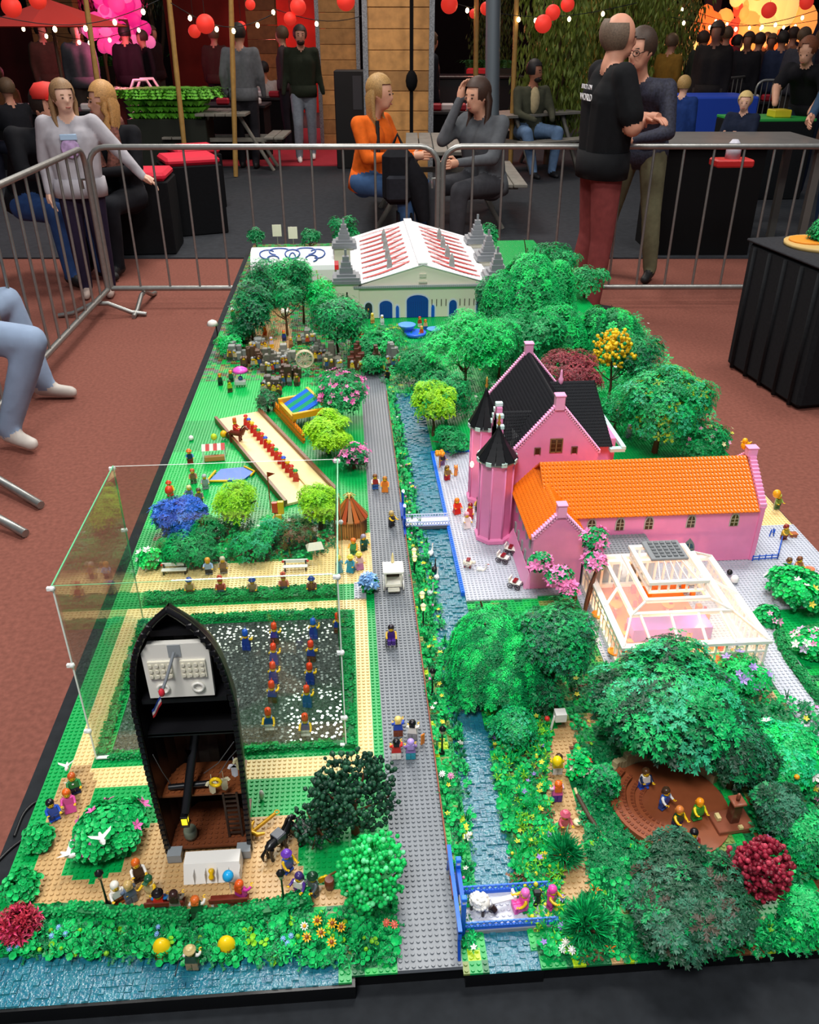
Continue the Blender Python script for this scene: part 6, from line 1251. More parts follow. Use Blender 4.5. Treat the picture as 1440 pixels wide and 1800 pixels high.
for i, (x, y) in enumerate(((280, 1652), (282, 1640), (20, 1678), (36, 1672), (22, 1660), (95, 1655), (118, 1652), (108, 1640), (500, 1660), (512, 1655), (508, 1668))):
    bloom(x, y, 'pale blue blossom '+['left of the left yellow dome, nearer', 'left of the left yellow dome, farther', 'leftmost, below the crimson plant', 'right of the leftmost one by the crimson plant', 'directly below the crimson plant, upper', 'in the left trio, nearest', 'in the left trio, right one', 'in the left trio, farthest', 'in the trio left of the sunflowers, left one', 'in the trio left of the sunflowers, farthest', 'in the trio left of the sunflowers, nearest'][i], '8ab8f0', '8ab8f0', .004, .012, 'blue_flower', 'pale blue waterfront blossoms')
for i, (x, y, n) in enumerate(((1020, 1432, 'upper'), (1015, 1450, 'lower'), (1280, 1668, 'front-edge'))):
    b = MB(); b.lathe([(.0062, .004), (.0068, .006), (.0058, .008), (1e-6, .0085)], 14); b.lathe([(.002, 0), (.002, .004)], 6); obj1('mushroom', n+' cream round mushroom cap '+('beside the tan garden path' if i < 2 else 'at the right front edge of the park'), 'mushroom', b, plastic('ecdcae'), W(x, y))
b = MB(); T__ = thing('blue_flower_bush', 'pale blue flowering bush at the road edge left of the white coach', 'shrub', (*W(650, 1040)[:2], GZ)); rnd = random.Random(9); L = Leaves(); crown(L, (0, 0, .02), (.016, .016, .02), 60, 'lobe', [1], rnd, 1.1); L.build('foliage', [leafm(GM)], T__); L = Leaves(); crown(L, (0, 0, .024), (.017, .017, .022), 70, 'petal', [5, 1], rnd, 2.6, .8, lo=-.2); L.build('blossom', [plastic('7aaee8'), plastic('e8f0f8')], T__)
# white letterbox, theatre, pillar, pots
p = W(968, 1285); t = thing('white_signboard', 'white toy stand with box top and red ball at the head of the garden path', 'stand', (p.x, p.y, GZ)); b = MB(); b.tube([(0, 0, 0), (.002, 0, .02), (.004, 0, .032)], .0022, 6); b.build('pole', plastic('f0efea'), t); b = MB()
for k in range(5): b.box(.004+.0*k, .022, -.008, .008, .026+k*.0032, .0285+k*.0032)
b.build('slatted_box', plastic('e8e7e2'), t); b = MB(); b.ball((-.008, 0, .028), .0045, 0, 8, 6); b.build('red_ball', plastic('d8302a'), t)
th_ = thing('open_air_theatre', 'reddish-brown stepped open-air theatre floor under the trees', 'theatre', (*W(1175, 1420)[:2], GZ)); tc = th_.location; brn = mat('8a4a2c', .4, noise=.1, nscale=50)
b = MB(); b.lathe([(.088, 0), (.088, .004)], 40); b.build('stage_floor', brn, th_)
for k in range(4):
    b = MB(); r0, r1 = .088-k*.013, .077-k*.013; a0, a1 = pi*.72, pi*1.42; n = 18; z1 = .018-k*.0034
    vs = []
    for i in range(n+1):
        a = a0+(a1-a0)*i/n; vs += [(r1*cos(a), r1*sin(a), .004), (r0*cos(a), r0*sin(a), .004), (r0*cos(a), r0*sin(a), z1), (r1*cos(a), r1*sin(a), z1)]
    fs = []
    for i in range(n):
        o4 = i*4
        for q in range(4): fs.append((o4+q, o4+(q+1) % 4, o4+4+(q+1) % 4, o4+4+q))
    fs += [(0, 3, 2, 1), (n*4, n*4+1, n*4+2, n*4+3)]; b.add(vs, fs); b.build('seat_step', mat('944f30', .4, noise=.1, nscale=50), th_)
    b = MB()
    for i in range(0, int((a1-a0)*r1/.006)):
        a = a0+i*.006/r1; b.box(-.0022, .0022, -.0018, .0018, z1, z1+.0014, 0, TR(cos(a)*(r1+.003), sin(a)*(r1+.003), 0, a))
    b.build('step_stud', mat('7c3f26', .4), th_, kind='stuff')
b = MB()
for i in range(26):
    a = pi*.15+i*.09; b.bev(-.005, .005, -.004, .004, 0, .018+.004*(i % 3), .0008, 0, TR(cos(a)*.094, sin(a)*.094, 0, a))
b.build('rock_rim', mat('a89a74', .5, noise=.2, nscale=80), th_, kind='stuff')
p = W(1287, 1450); t = thing('brown_pillar', 'reddish-brown square pillar on a stepped slab right of the theatre', 'pillar', (p.x, p.y, GZ+.002), .1); b = MB(); b.bev(-.030, .026, -.017, .02, 0, .008, .001); b.build('slab', plastic('8a4f3a'), t); b = MB(); b.bev(-.008, .006, -.006, .008, .008, .045, .001); b.build('column', plastic('5a2f22'), t); b = MB(); b.bev(-.011, .009, -.009, .011, .045, .049, .001); b.lathe([(.003, .049), (.0026, .060), (.0008, .062)], 8, 0, TR(-.001, .001)); b.build('capital', plastic('8a4f3a'), t); b = MB(); b.box(.0, .006, -.0175, -.012, .008, .012); b.box(-.024, -.018, .002, .012, .008, .014); b.build('tan_tile', plastic('e0cc90'), t)
t = thing('fallen_log', 'dark leafy log with cream tips leaning left of the theatre', 'log', (*W(1030, 1440)[:2], GZ)); b = MB(); b.tube([(-.008, .03, .02), (.0, 0, .014), (.014, -.04, .008)], [.003, .004, .003], 6); b.build('bark', mat('4a3a2c', .6), t)
for q in ([(-.010, .036, .026), (-.008, .028, .020)], [(.010, -.030, .010), (.016, -.048, .012)]): b = MB(); b.tube(q, [.0025, .002], 6); b.build('cream_tip', plastic('e6d6a2'), t)
# sheep-drawn cart on the drawbridge, carts on the yard
def fleece(par, c, r, col='f4f1ea', n=46, sc=(1, 1.3, 1)):
    b = MB(); rr = random.Random(int(r*1e5)); b.ball(c, r*.9, 0, 8, 6, sc=sc)
    for i in range(n):
        d = Vector((rr.gauss(0, 1), rr.gauss(0, 1), rr.gauss(0, 1))).normalized(); b.ball((c[0]+d.x*r*.85*sc[0], c[1]+d.y*r*.85*sc[1], c[2]+d.z*r*.85*sc[2]), r*.22, 0, 5, 4)
    return b.build('fleece', mat(col, .5), par)
p = W(843, 1605); t = thing('white_sheep', 'big fluffy white toy sheep with dark face on the drawbridge', 'toy sheep', (p.x, p.y, GZ+.0078), .9); fleece(t, (0, 0, .016), .012); b = MB(); b.tube([(0, -.016, .018), (0, -.023, .014)], [.0048, .0036], 8); b.build('head', plastic('2a1c1e'), t)
for x in (-.006, .006):
    for y in (-.008, .009): b = MB(); b.tube([(x, y, .010), (x, y, 0)], .0022, 6); b.build('leg', plastic('2a1c1e'), t)
b = MB(); M = TR(.006, -.016, .0055, -.9); b.lathe([(.0055, -.0012), (.0055, .0012)], 12, 0, M @ TR(0, 0, 0, 0, pi/2)); b.build('wheel', plastic('1c1416'), t); b = MB(); b.lathe([(.0024, -.002), (.0024, .002)], 8, 0, M @ TR(0, 0, 0, 0, pi/2)); b.build('red_hub', plastic('c8202c'), t)
p = W(885, 1600); b = MB(); b.bev(-.016, .016, -.001, .006, .010, .013, .0006); b.box(.013, .016, -.003, .010, .003, .018); b.box(-.015, -.012, .0, .005, 0, .010); obj1('white_cart_shaft', 'white toy table board on the drawbridge between sheep and pink figure', 'table', b, plastic('f2f0ee'), p, .2, z=GZ+.0078)
b = MB(); b.tube([(0, 0, 0), (.004, 0, .012), (.002, .002, .026)], [.003, .0034, .0024], 7); b.bev(-.004, .006, -.003, .004, .022, .028, .001); obj1('black_umbrella', 'folded black toy umbrella between the two pink figures on the drawbridge', 'umbrella', b, plastic('17171a'), W(940, 1598), z=GZ+.0078)
def cart(px, py, lab, rz):
    p = W(px, py); t = thing('white_cart', lab, 'toy cart', (p.x, p.y, GREYZ), rz); b = MB(); b.bev(-.008, .008, -.012, .012, .010, .013, .0006); b.bev(-.008, .008, .010, .013, .013, .022, .0006); b.build('cart_bed', plastic('f2eee6'), t)
    for x in (-.009, .009):
        for y in (-.008, .008): wheel(t, x, y, .006, .0058, '2a2422')
    b = MB(); b.bev(-.0075, .0075, -.004, .004, .014, .018, .0005); b.build('red_seat', plastic('8a1c24'), t)
cart(884, 990, 'white toy cart with red seat at the castle tower foot', 1.0); cart(905, 1035, 'white toy cart with red seat near the low pink gable corner', 1.0); cart(897, 975, 'white toy cart tight against the castle plinth', 1.1)
p = W(822, 1000); t = thing('white_goat', 'cream fluffy toy goat with dark red saddle on the castle yard', 'toy goat', (p.x, p.y, GREYZ), 1.2); fleece(t, (0, 0, .011), .009, 'f2e8d6', 36); b = MB(); b.ball((0, -.013, .014), .0045, 0, 8, 6); b.build('head', plastic('f2e8d6'), t); b = MB(); b.bev(-.006, .006, -.005, .003, .017, .021, .001); b.build('saddle', plastic('8a1c28'), t)
for x in (-.004, .004):
    for y in (-.006, .006): b = MB(); b.tube([(x, y, .006), (x, y, 0)], .0016, 5); b.build('leg', plastic('8a1c28'), t)
# left half models: long slide with bunting and rider, playground, hut, windmill, stall, pool
def slab_between(b, a, c, wd, z0, z1, off=0, mi=0):
    a, c = Vector(a[:2]), Vector(c[:2]); d = (c-a).normalized(); n = Vector((-d.y, d.x)); q = [a+n*(off-wd/2), c+n*(off-wd/2), c+n*(off+wd/2), a+n*(off+wd/2)]; b.prism([(v.x, v.y) for v in q], z0, z1, mi)
A, C_ = W(428, 745), W(548, 880); t = thing('long_slide', 'long tan jousting lane with brown side boards running diagonally across the lawn', 'lane', (A.x, A.y, GZ)); off = Vector((A.x, A.y))
def L2(v): return Vector((v.x, v.y))-off
A2, C2 = L2(A), L2(C_); ext = (C2-A2).normalized(); b = MB(); slab_between(b, A2-ext*.05, C2, .135, .002, .008); b.build('lane_floor', plate_mat('e8cc92'), t)
for k, o_ in enumerate((-.066, .066)): b = MB(); slab_between(b, A2-ext*.05, C2, .008, 0, .018, o_); b.build('side_board', plastic('7a4a30'), t)
nn = Vector((-ext.y, ext.x)); b = MB(); slab_between(b, A2, C2, .005, .008, .012, .012); b.build('tilt_barrier', plastic('d8b878'), t)
cl_ = ['d8302a', '2a5ad0', 'f2c01c', 'd8302a', '1fa050']; nB = 15
for i in range(nB):
    q = Vector((A.x, A.y))+ext*(.03+i*(C2-A2).length*.8/nB)-nn*.0; t2 = thing('guard_figure', 'red toy guard lining the diagonal lane, '+['nearest the rider', 'second after the rider', 'third after the rider', 'fourth after the rider', 'fifth after the rider', 'sixth after the rider', 'just before the middle', 'in the middle of the line', 'just past the middle', 'two past the middle', 'sixth from the near end', 'fifth from the near end', 'fourth from the near end', 'third from the near end', 'at the near end of the line'][i], 'toy figure', (q.x, q.y, GZ+.008), random.uniform(-.3, .3), 'toy guards lining the lane')
    inst('legs', PIECE['dress'], plastic('c02a24'), t2); inst('torso', PIECE['torso'], plastic('c02a24'), t2); inst('shield', PIECE['hat'], plastic(cl_[i % 5]), t2); inst('head', PIECE['head'], plastic(YEL), t2); t2.scale = (.9, .9, .8)
horse(416, 778, '6a2a1c', 'brown toy horse on the diagonal lane', 1.2, 1.25); fig(W(416, 774), 'toy knight in red riding the brown horse on the diagonal lane', 'd8302a', 'b8282a', 'd86a2a', 'tallhat', 'd8302a', 1.2, seat=True, z=GZ+.026)
b = MB(); b.tube([(0, 0, 0), (0, 0, .10)], .0014, 5); b.add([(0, 0, .10), (.018, .002, .094), (0, 0, .086)], [(0, 1, 2), (2, 1, 0)]); obj1('flag_mast', 'thin red-brown flagpole at the near end of the lane', 'flagpole', b, plastic('a8442c'), W(476, 895))
def box_thing(px, py, label, name, cat, parts, rz=0, z=GZ+.002):
    p = W(px, py); t = thing(name, label, cat, (p.x, p.y, z), rz)
    for nm, col, shapes in parts:
        b = MB()
        for s in shapes: b.bev(*s, .0008) if len(s) == 6 else s[0](b)
        b.build(nm, plastic(col), t)
    return t
A3 = W(482, 722); B3 = W(535, 780); a3 = math.atan2(B3.y-A3.y, B3.x-A3.x); l3 = (B3-A3).length
t = thing('orange_fence', 'orange picket fence in front of the playground slide', 'fence', (A3.x, A3.y, GZ), a3)
for i in range(14): b = MB(); x = l3*i/14; b.add([(x, -.003, 0), (x+l3/14*.82, -.003, 0), (x+l3/14*.82, .003, 0), (x, .003, 0), (x, -.003, .030), (x+l3/14*.82, -.003, .030), (x+l3/14*.82, .003, .030), (x, .003, .030), (x+l3/28*.82, 0, .040)], [(3, 2, 1, 0), (0, 1, 5, 4), (1, 2, 6, 5), (2, 3, 7, 6), (3, 0, 4, 7), (4, 5, 8), (5, 6, 8), (6, 7, 8), (7, 4, 8)]); b.build('picket', plastic('f08c1a'), t)
b = MB(); b.box(0, l3, -.004, .004, .008, .012); b.box(0, l3, -.004, .004, .022, .026); b.build('rail', plastic('e07a10'), t)
p = W(525, 745); t = thing('play_slide', 'wide blue and green slide in a yellow frame on dark legs', 'playground slide', (p.x, p.y, GZ), a3)
for x in (-.055, .055):
    for y in (-.03, .05): b = MB(); b.box(x-.003, x+.003, y-.003, y+.003, 0, .05); b.build('leg', plastic('4a2f1c'), t)
b = MB(); b.box(-.062, .062, -.036, -.026, .038, .052); b.box(-.062, .062, .05, .058, .07, .082); b.box(-.066, -.056, -.036, .058, .045, .062); b.box(.056, .066, -.036, .058, .045, .062); b.build('yellow_frame', plastic('f2ab1a'), t)
for i in range(10):
    b = MB(); x = -.055+i*.011; b.add([(x, -.026, .045), (x+.0103, -.026, .045), (x+.0103, .052, .082), (x, .052, .082), (x, -.026, .040), (x+.0103, -.026, .040), (x+.0103, .052, .077), (x, .052, .077)], [(0, 1, 2, 3), (7, 6, 5, 4), (0, 4, 5, 1), (1, 5, 6, 2), (2, 6, 7, 3), (3, 7, 4, 0)]); b.build('slide_lane', plastic('1c6ad8' if i % 4 < 2 else '1f9a6a'), t)
b = MB(); b.box(-.055, -.04, .02, .024, .05, .066); b.build('white_board', plastic('e8eef4'), t)
p = W(378, 808); t = thing('striped_stall', 'market stall with red and white striped awning on the left lawn', 'market stall', (p.x, p.y, GZ+.002), .1)
for i in range(6): b = MB(); x = -.030+i*.010; b.add([(x, -.02, .034), (x+.0098, -.02, .034), (x+.0098, .003, .044), (x, .003, .044), (x, .024, .034), (x+.0098, .024, .034)], [(0, 1, 2, 3), (3, 2, 5, 4), (3, 2, 1, 0), (4, 5, 2, 3)]); b.build('awning_strip', plastic('d8302a' if i % 2 else 'f2efe8'), t)
b = MB(); [b.box(x-.001, x+.001, y-.001, y+.001, 0, .035) for x in (-.028, .028) for y in (-.018, .022)]; b.build('pole', plastic('f2efe8'), t); b = MB(); b.bev(-.026, .026, -.014, -.002, 0, .014, .001); b.build('counter', plastic('c88a4a'), t)
p = W(405, 838); t = thing('play_pool', 'blue play pool with yellow chevron edge on the left lawn', 'pool', (p.x, p.y, GZ+.0015), .2); b = MB(); b.prism([(-.055, -.02), (.03, -.035), (.06, 0), (.04, .035), (-.02, .04)], 0, .004); b.build('pool_surface', plastic('2a62c8'), t); b = MB(); b.tube([(-.035, .03, .005), (-.06, -.022, .005), (-.01, -.034, .005)], .0035, 6); b.tube([(.04, .035, .005), (.062, 0, .005), (.05, -.02, .005)], .003, 6); b.build('yellow_edge', plastic('f2c01c'), t)
p = W(617, 945); t = thing('wooden_hut', 'eight-sided wooden hut with pointed plank roof beside the grey road', 'hut', (p.x-.0, p.y+.02, GZ+.0018), .2); R8 = .036
for k in range(8):
    a0, a1 = 2*pi*k/8, 2*pi*(k+1)/8; b = MB(); P0 = Vector((cos(a0)*R8, sin(a0)*R8, 0)); P1 = Vector((cos(a1)*R8, sin(a1)*R8, 0)); zz = Vector((0, 0, 1)); inn = .93
    b.add([P0, P1, P1*inn, P0*inn, P0+zz*.045, P1+zz*.045, P1*inn+zz*.045, P0*inn+zz*.045], [(3, 2, 1, 0), (4, 5, 6, 7), (0, 1, 5, 4), (1, 2, 6, 5), (2, 3, 7, 6), (3, 0, 4, 7)]); w8 = b.build('wall_panel', mat('a8763c', .45, noise=.15, nscale=60), t)
    b = MB()
    for q in (.2, .4, .6, .8): m = P0.lerp(P1, q)*1.005; b.box(m.x-.0006, m.x+.0006, m.y-.0006, m.y+.0006, .002, .043)
    b.box(P0.x-.0018, P0.x+.0018, P0.y-.0018, P0.y+.0018, 0, .047); b.build('batten', plastic('6a4420'), w8)
    for j in range(2):
        am = a0+(a1-a0)*(j+.5)/2; M = TR(0, 0, 0, am); b = MB(); wd = .0062; b.add([(R8+.004, -wd, .043), (R8+.004, wd, .043), (.006, wd*.25, .088), (.006, -wd*.25, .088), (R8+.004, -wd, .046), (R8+.004, wd, .046), (.006, wd*.25, .091), (.006, -wd*.25, .091)], [(3, 2, 1, 0), (4, 5, 6, 7), (0, 1, 5, 4), (1, 2, 6, 5), (2, 3, 7, 6), (3, 0, 4, 7)], 0, M); b.build('roof_plank', plastic(['b5622c', '8a5228', 'a8481f', '9a6a34'][(k*2+j) % 4]), t)
b = MB(); b.tube([(0, 0, .08), (0, 0, .10)], .004, 6)
for k in range(7): a = k*.9; b.tube([(0, 0, .088), (cos(a)*.007, sin(a)*.007, .100), (cos(a)*.014, sin(a)*.014, .094)], .0012, 5)
b.build('straw_top', plastic('c8a24a'), t)
p = W(555, 985); t = thing('bird_table', 'cream gabled bird table on a pole at the hut', 'bird table', (p.x, p.y, GZ+.002), .2); b = MB(); b.tube([(0, 0, 0), (0, 0, .032)], .0012, 5); b.build('pole', plastic('c8bfa8'), t); b = MB(); b.add([(-.018, -.014, .032), (.018, -.014, .032), (.018, .014, .032), (-.018, .014, .032), (-.012, 0, .044), (.014, 0, .044)], [(3, 2, 1, 0), (0, 1, 5, 4), (1, 2, 5), (2, 3, 4, 5), (3, 0, 4)]); b.build('roof', plastic('e4dfcc'), t)
p = W(492, 935); t = thing('yellow_banner_tower', 'red and yellow banner tower in the wooded bank', 'tower', (p.x, p.y, GZ)); b = MB(); b.tube([(0, 0, 0), (0, 0, .06)], .002, 5); b.build('mast', plastic('3a2a20'), t); b = MB(); b.bev(-.013, .0, -.004, .004, .052, .078, .001); b.build('red_block', plastic('e0402a'), t); b = MB(); b.bev(.0, .014, -.004, .004, .048, .080, .001); b.bev(-.006, .008, -.008, -.004, .034, .05, .001); b.build('yellow_block', plastic('f4c81a'), t)
# pink umbrella cart, camp rocks, wheel, fountain, arch, canes in the far left
p = W(425, 678); t = thing('umbrella_cart', 'grey cart under a bright pink umbrella on the far left lawn', 'toy cart', (p.x, p.y, GZ+.002)); b = MB(); b.lathe([(.026, .046), (.022, .054), (.012, .060), (1e-6, .062)], 14); b.build('umbrella', plastic('f05ac8'), t); b = MB(); b.tube([(0, 0, 0), (0, 0, .058)], .001, 5); b.build('pole', plastic('d8d8d8'), t); b = MB(); b.bev(-.02, .016, -.02, .0, .004, .022, .004); b.build('cart_body', plastic('c8ccc8'), t); b = MB(); b.ball((0, -.012, .028), .008, 0, 8, 6); b.build('ice_tub', plastic('3a5a8a'), t)
p = W(537, 652); t = thing('water_wheel', 'cream spoked water wheel in the grey rock village', 'water wheel', (p.x, p.y, GZ+.012), pi/2+.1); 
for x in (-.006, .006): wheel(t, x, 0, .030, .028, 'd8ccae', 10)
b = MB()
for k in range(12): a = 2*pi*k/12; b.box(-.006, .006, -.004, .004, -.001, .001, 0, TR(0, .028*cos(a), .030+.028*sin(a)) @ Matrix.Rotation(a, 4, 'X'))
b.build('paddle', plastic('b8a880'), t)
rockr = random.Random(12)
for i, (x, y, sx_, h, c) in enumerate(((415, 628, .05, .05, '7f8480'), (445, 640, .045, .06, '5a4030'), (475, 650, .05, .07, '6a655c'), (500, 640, .05, .055, '8a8a80'), (560, 630, .05, .05, '75786e'), (585, 645, .045, .06, '6d6a5e'), (420, 600, .05, .035, '6a3626'), (455, 615, .04, .035, '8d918c'), (510, 670, .05, .05, '4a342a'), (480, 685, .04, .045, '57504a'), (628, 648, .035, .07, '5a2f22'), (690, 640, .03, .07, '7c807c'), (540, 600, .05, .04, '787c74'), (662, 690-40, .02, .06, '4a2c20'))):
    p = W(x, y); b = MB()
    for q in range(16): dx, dy = rockr.uniform(-sx_, sx_)*.6, rockr.uniform(-sx_, sx_)*.6; hh = h*rockr.uniform(.4, 1.2)*(1.2-abs(dx)/sx_); ww = rockr.uniform(.005, .012); b.bev(dx-ww, dx+ww, dy-ww, dy+ww, 0, hh, .0015)
    t = thing('brick_rock', ['grey', 'brown', 'stone-grey', 'pale grey', 'mossy grey', 'grey-brown', 'dark red', 'light grey', 'dark brown', 'slate', 'red-brown', 'mid grey', 'greenish grey', 'brown'][i]+' brick-built crag in the far left wood, '+['nearest the left rim', 'behind the pink umbrella', 'left of the water wheel', 'just behind the water wheel', 'right of the water wheel', 'under the red bowl', 'beside the sandy camp, low', 'in front of the sandy camp', 'behind the slide frame', 'left of the slide frame', 'under the red bowl near the road', 'at the start of the canal', 'behind the water wheel, low', 'standing at the road end'][i], 'rock', (p.x, p.y, GZ+.002)); b.build('blocks', mat(c, .45, noise=.15, nscale=60), t, kind='stuff')
    for cc in rockr.sample(['c8b48a', 'e8c040', '8a9098', '6a4a34', 'b0aca0', '3a5a8a', 'c84a34'], 5):
        g = fig((p.x+rockr.uniform(-.03, .03), p.y-.035+rockr.uniform(-.012, .012)), 'small '+{'c8b48a': 'tan', 'e8c040': 'yellow', '8a9098': 'grey', '6a4a34': 'brown', 'b0aca0': 'pale grey', '3a5a8a': 'blue', 'c84a34': 'red'}[cc]+' toy villager in front of the crag '+['nearest the left rim', 'behind the pink umbrella', 'left of the water wheel', 'just behind the water wheel', 'right of the water wheel', 'under the red bowl', 'beside the sandy camp', 'in front of the sandy camp', 'behind the slide frame', 'left of the slide frame', 'near the road under the bowl', 'at the start of the canal', 'low behind the water wheel', 'at the road end'][i], cc, rockr.choice(['4a3a30', '5a5a5a', '3a4a3a']), rockr.choice(['6a4a30', 'c8b88a', '9aa0a4', '2a2420']), 'hair', parts=False, group='toy villagers by crag %s' % ['one', 'two', 'three', 'four', 'five', 'six', 'seven', 'eight', 'nine', 'ten', 'eleven', 'twelve', 'thirteen', 'fourteen'][i])
p = W(625, 628); b = MB(); b.lathe([(.006, .03), (.016, .040), (.026, .058), (.024, .058), (.014, .042), (1e-6, .036)], 12)
for k in range(10): a = k*.63; b.tube([(cos(a)*.018, sin(a)*.018, .048), (cos(a)*.030, sin(a)*.030, .066)], .0022, 5)
obj1('red_bowl', 'bright red spiky bowl on the brown crag left of the road', 'bowl', b, plastic('e0392a'), p, z=GZ+.02)
p = W(465, 540); t = thing('tan_arch', 'tan brick arch gateway at the back of the sandy camp', 'arch', (p.x, p.y+.05, GZ)); b = MB(); P = [(-.062, 0)]+[(.062*cos(a), .05+.055*sin(a)) for a in [pi-k*pi/10 for k in range(11)]]+[(.062, 0), (.04, 0)]+[(.04*cos(a), .045+.036*sin(a)) for a in [k*pi/10 for k in range(11)]]+[(-.04, 0)]
n = len(P)
vs = [(q[0], -.01, q[1]) for q in P]+[(q[0], .01, q[1]) for q in P]; o2 = 13
fs = [(i, i+n, (i+1) % n+n, (i+1) % n) for i in range(n)]
for i in range(12): j = n-1-i; fs.append((i, i+1, j-1, j)); fs.append((i+n, j+n, j-1+n, i+1+n))
b.add(vs, fs); b.build('arch_ring', mat('d4b477', .4), t); b = MB(); b.box(-.04, .04, .004, .008, 0, .08); b.build('back_panel', plastic('a8853c'), t)
t = thing('white_goose_pen', 'white toy sheep flock behind the sandy camp', 'toy sheep', (*W(502, 556)[:2], GZ)); fleece(t, (0, 0, .02), .016, 'ece6dc', 30, (1.3, 1, .8))
p = W(735, 590); t = thing('blue_fountain', 'round blue fountain basins in front of the white hall', 'fountain', (p.x-.01, p.y, GZ+.002)); b = MB(); b.lathe([(.040, 0), (.042, .012), (.038, .013)], 18); b.build('lower_basin', plastic('2a6ae0'), t); b = MB(); b.lathe([(.018, .013), (.03, .03), (.034, .036), (.03, .036)], 16, 0, TR(-.03, .02)); b.lathe([(.012, .01), (.024, .02), (.028, .024)], 14, 0, TR(.07, .0)); b.build('upper_basin', plastic('5a9af0'), t)
for i, (x, y, h) in enumerate(((563, 560, .19), (568, 562, .17), (558, 565, .15), (505, 470, .10))):
    b = MB(); b.tube([(0, 0, 0), (.004, 0, h*.6), (-.004+.003*i, 0, h)], .0028, 6); obj1('bamboo_cane', ['tallest tan cane in front of the hall\'s left tower', 'second tan cane in front of the hall\'s left tower', 'short tan cane in front of the hall\'s left tower', 'leaning green cane in front of the shed'][i], 'cane', b, plastic('c8bf8a' if i < 3 else '7aa84a'), W(x, y))
for i, (x, y) in enumerate(((487, 408), (515, 412))):
    p = W(x, y, .87); t = thing('white_board', ['left', 'right'][i]+' cream notice board at the far back edge', 'board', (p.x, p.y, GZ)); b = MB(); b.box(-.022, .022, -.003, .003, .10, .155); b.build('panel', plastic('d8d8c0'), t); b = MB(); b.tube([(0, 0, 0), (0, 0, .1)], .002, 5); b.build('pole', plastic('8a8a80'), t)
p = W(387, 582); t = thing('white_lamp_shade', 'small white shade on a curved black stem clipped to the left table rim', 'lamp', (TX0-.012, p.y, .7221)); b = MB(); b.tube([(0, 0, 0), (.002, 0, .02), (.0, .0, .05), (-.012, 0, .062)], .0025, 6); b.build('stem', mat('1c1412', .5), t); b = MB(); b.lathe([(.022, .052), (.016, .066), (.004, .072), (1e-6, .0725)], 12, 0, TR(-.012, 0)); b.build('shade', mat('e8e4dc', .5), t)
# right rim: blue railing, brown crate
t = thing('blue_railing', 'blue low railing turning a corner on the pavement beside the pink wing', 'railing', (*W(1322, 988)[:2], GREYZ-.0018)); P1, P2, P3 = Vector((0, 0, 0)), Vector(W(1366, 985)-W(1322, 988)), Vector(W(1374, 950)-W(1322, 988))
for k, (a, c) in enumerate(((P1, P2), (P2, P3))):
    a = Vector((a.x, a.y, 0)); c = Vector((c.x, c.y, 0)); b = MB()
    for z in (.004, .011): b.tube([a+Vector((0, 0, z)), c+Vector((0, 0, z))], .0014, 5)
    for q in (0, .25, .5, .75, 1): m = a.lerp(c, q); b.tube([m, m+Vector((0, 0, .014))], .0014, 5)
    b.build('rail', plastic('1f5ac8'), t)
b = MB(); b.tube([(0, 0, 0), (.002, 0, .018)], .0015, 5); b.tube([(.010, 0, 0), (.008, .004, .018)], .0015, 5); b.tube([(0, 0, .012), (.010, 0, .010), (.012, .004, .016)], .0015, 5); obj1('blue_gate', 'blue toy gate beside the far end of the pink wing', 'gate', b, plastic('1f5ac8'), W(1352, 945), z=GREYZ-.0018)
b = MB(); b.bev(-.008, .008, -.006, .006, 0, .010, .001); b.bev(-.009, .009, -.007, .007, .010, .0125, .0006); obj1('brown_crate', 'small brown crate on the sand patch at the right rim', 'crate', b, plastic('a8603a'), W(1393, 945))
b = MB(); b.lathe([(.008, 0), (.010, .008), (.0085, .008), (1e-6, .003)], 12); obj1('terracotta_bowl', 'terracotta bowl behind the pavement bed at the right edge', 'bowl', b, plastic('c8704a'), W(1422, 1008), z=GREYZ)
b = MB()
for k in range(7): a = k*.9; b.ball((cos(a)*.008, sin(a)*.008, .040+.003*(k % 2)), .006, 0, 7, 5)
b.tube([(0, 0, 0), (0, 0, .038)], .0012, 5); obj1('orange_flower_tuft', 'big orange flower tuft at the top left corner of the castle yard', 'flower', b, plastic('f2961c'), W(773, 825), z=GREYZ)
b = MB(); b.tube([(0, 0, 0), (0, 0, .018)], [.005, .004], 8); b.ball((0, -.002, .023), .0055, 0, 8, 6); b.tube([(.003, 0, .026), (.004, 0, .031)], [.002, .0004], 5); b.tube([(-.003, 0, .026), (-.004, 0, .031)], [.002, .0004], 5); b.tube([(0, .004, .003), (.006, .01, .006), (.006, .012, .014)], .0014, 5); obj1('orange_cat', 'orange toy cat sitting on the castle yard', 'toy cat', b, plastic('ee9440'), W(801, 838), z=GREYZ)
# black cables on the left rim
def cable(name, lab, pts, r=.0022, zs=.7245):
    b = MB(); P = [W(x, y, zs) for x, y in pts]; Q = []
    for i in range(len(P)-1):
        for k in range(5): Q.append(P[i].lerp(P[i+1], k/5))
    Q.append(P[-1])
    for _ in range(3): Q = [Q[0]]+[(Q[i-1]+Q[i]*2+Q[i+1])/4 for i in range(1, len(Q)-1)]+[Q[-1]]
    b.tube(Q, r, 6); tag(b.build(name, mat('1c1c1e', .4)), lab, 'cable')
cable('black_cable', 'black cable leaving the tan path and running down over the left table rim', ((84, 1403), (60, 1410), (40, 1430), (25, 1470)))
cable('black_cable', 'black cable curling off the left rim near the lower bush', ((48, 1470), (20, 1490), (-10, 1520)))
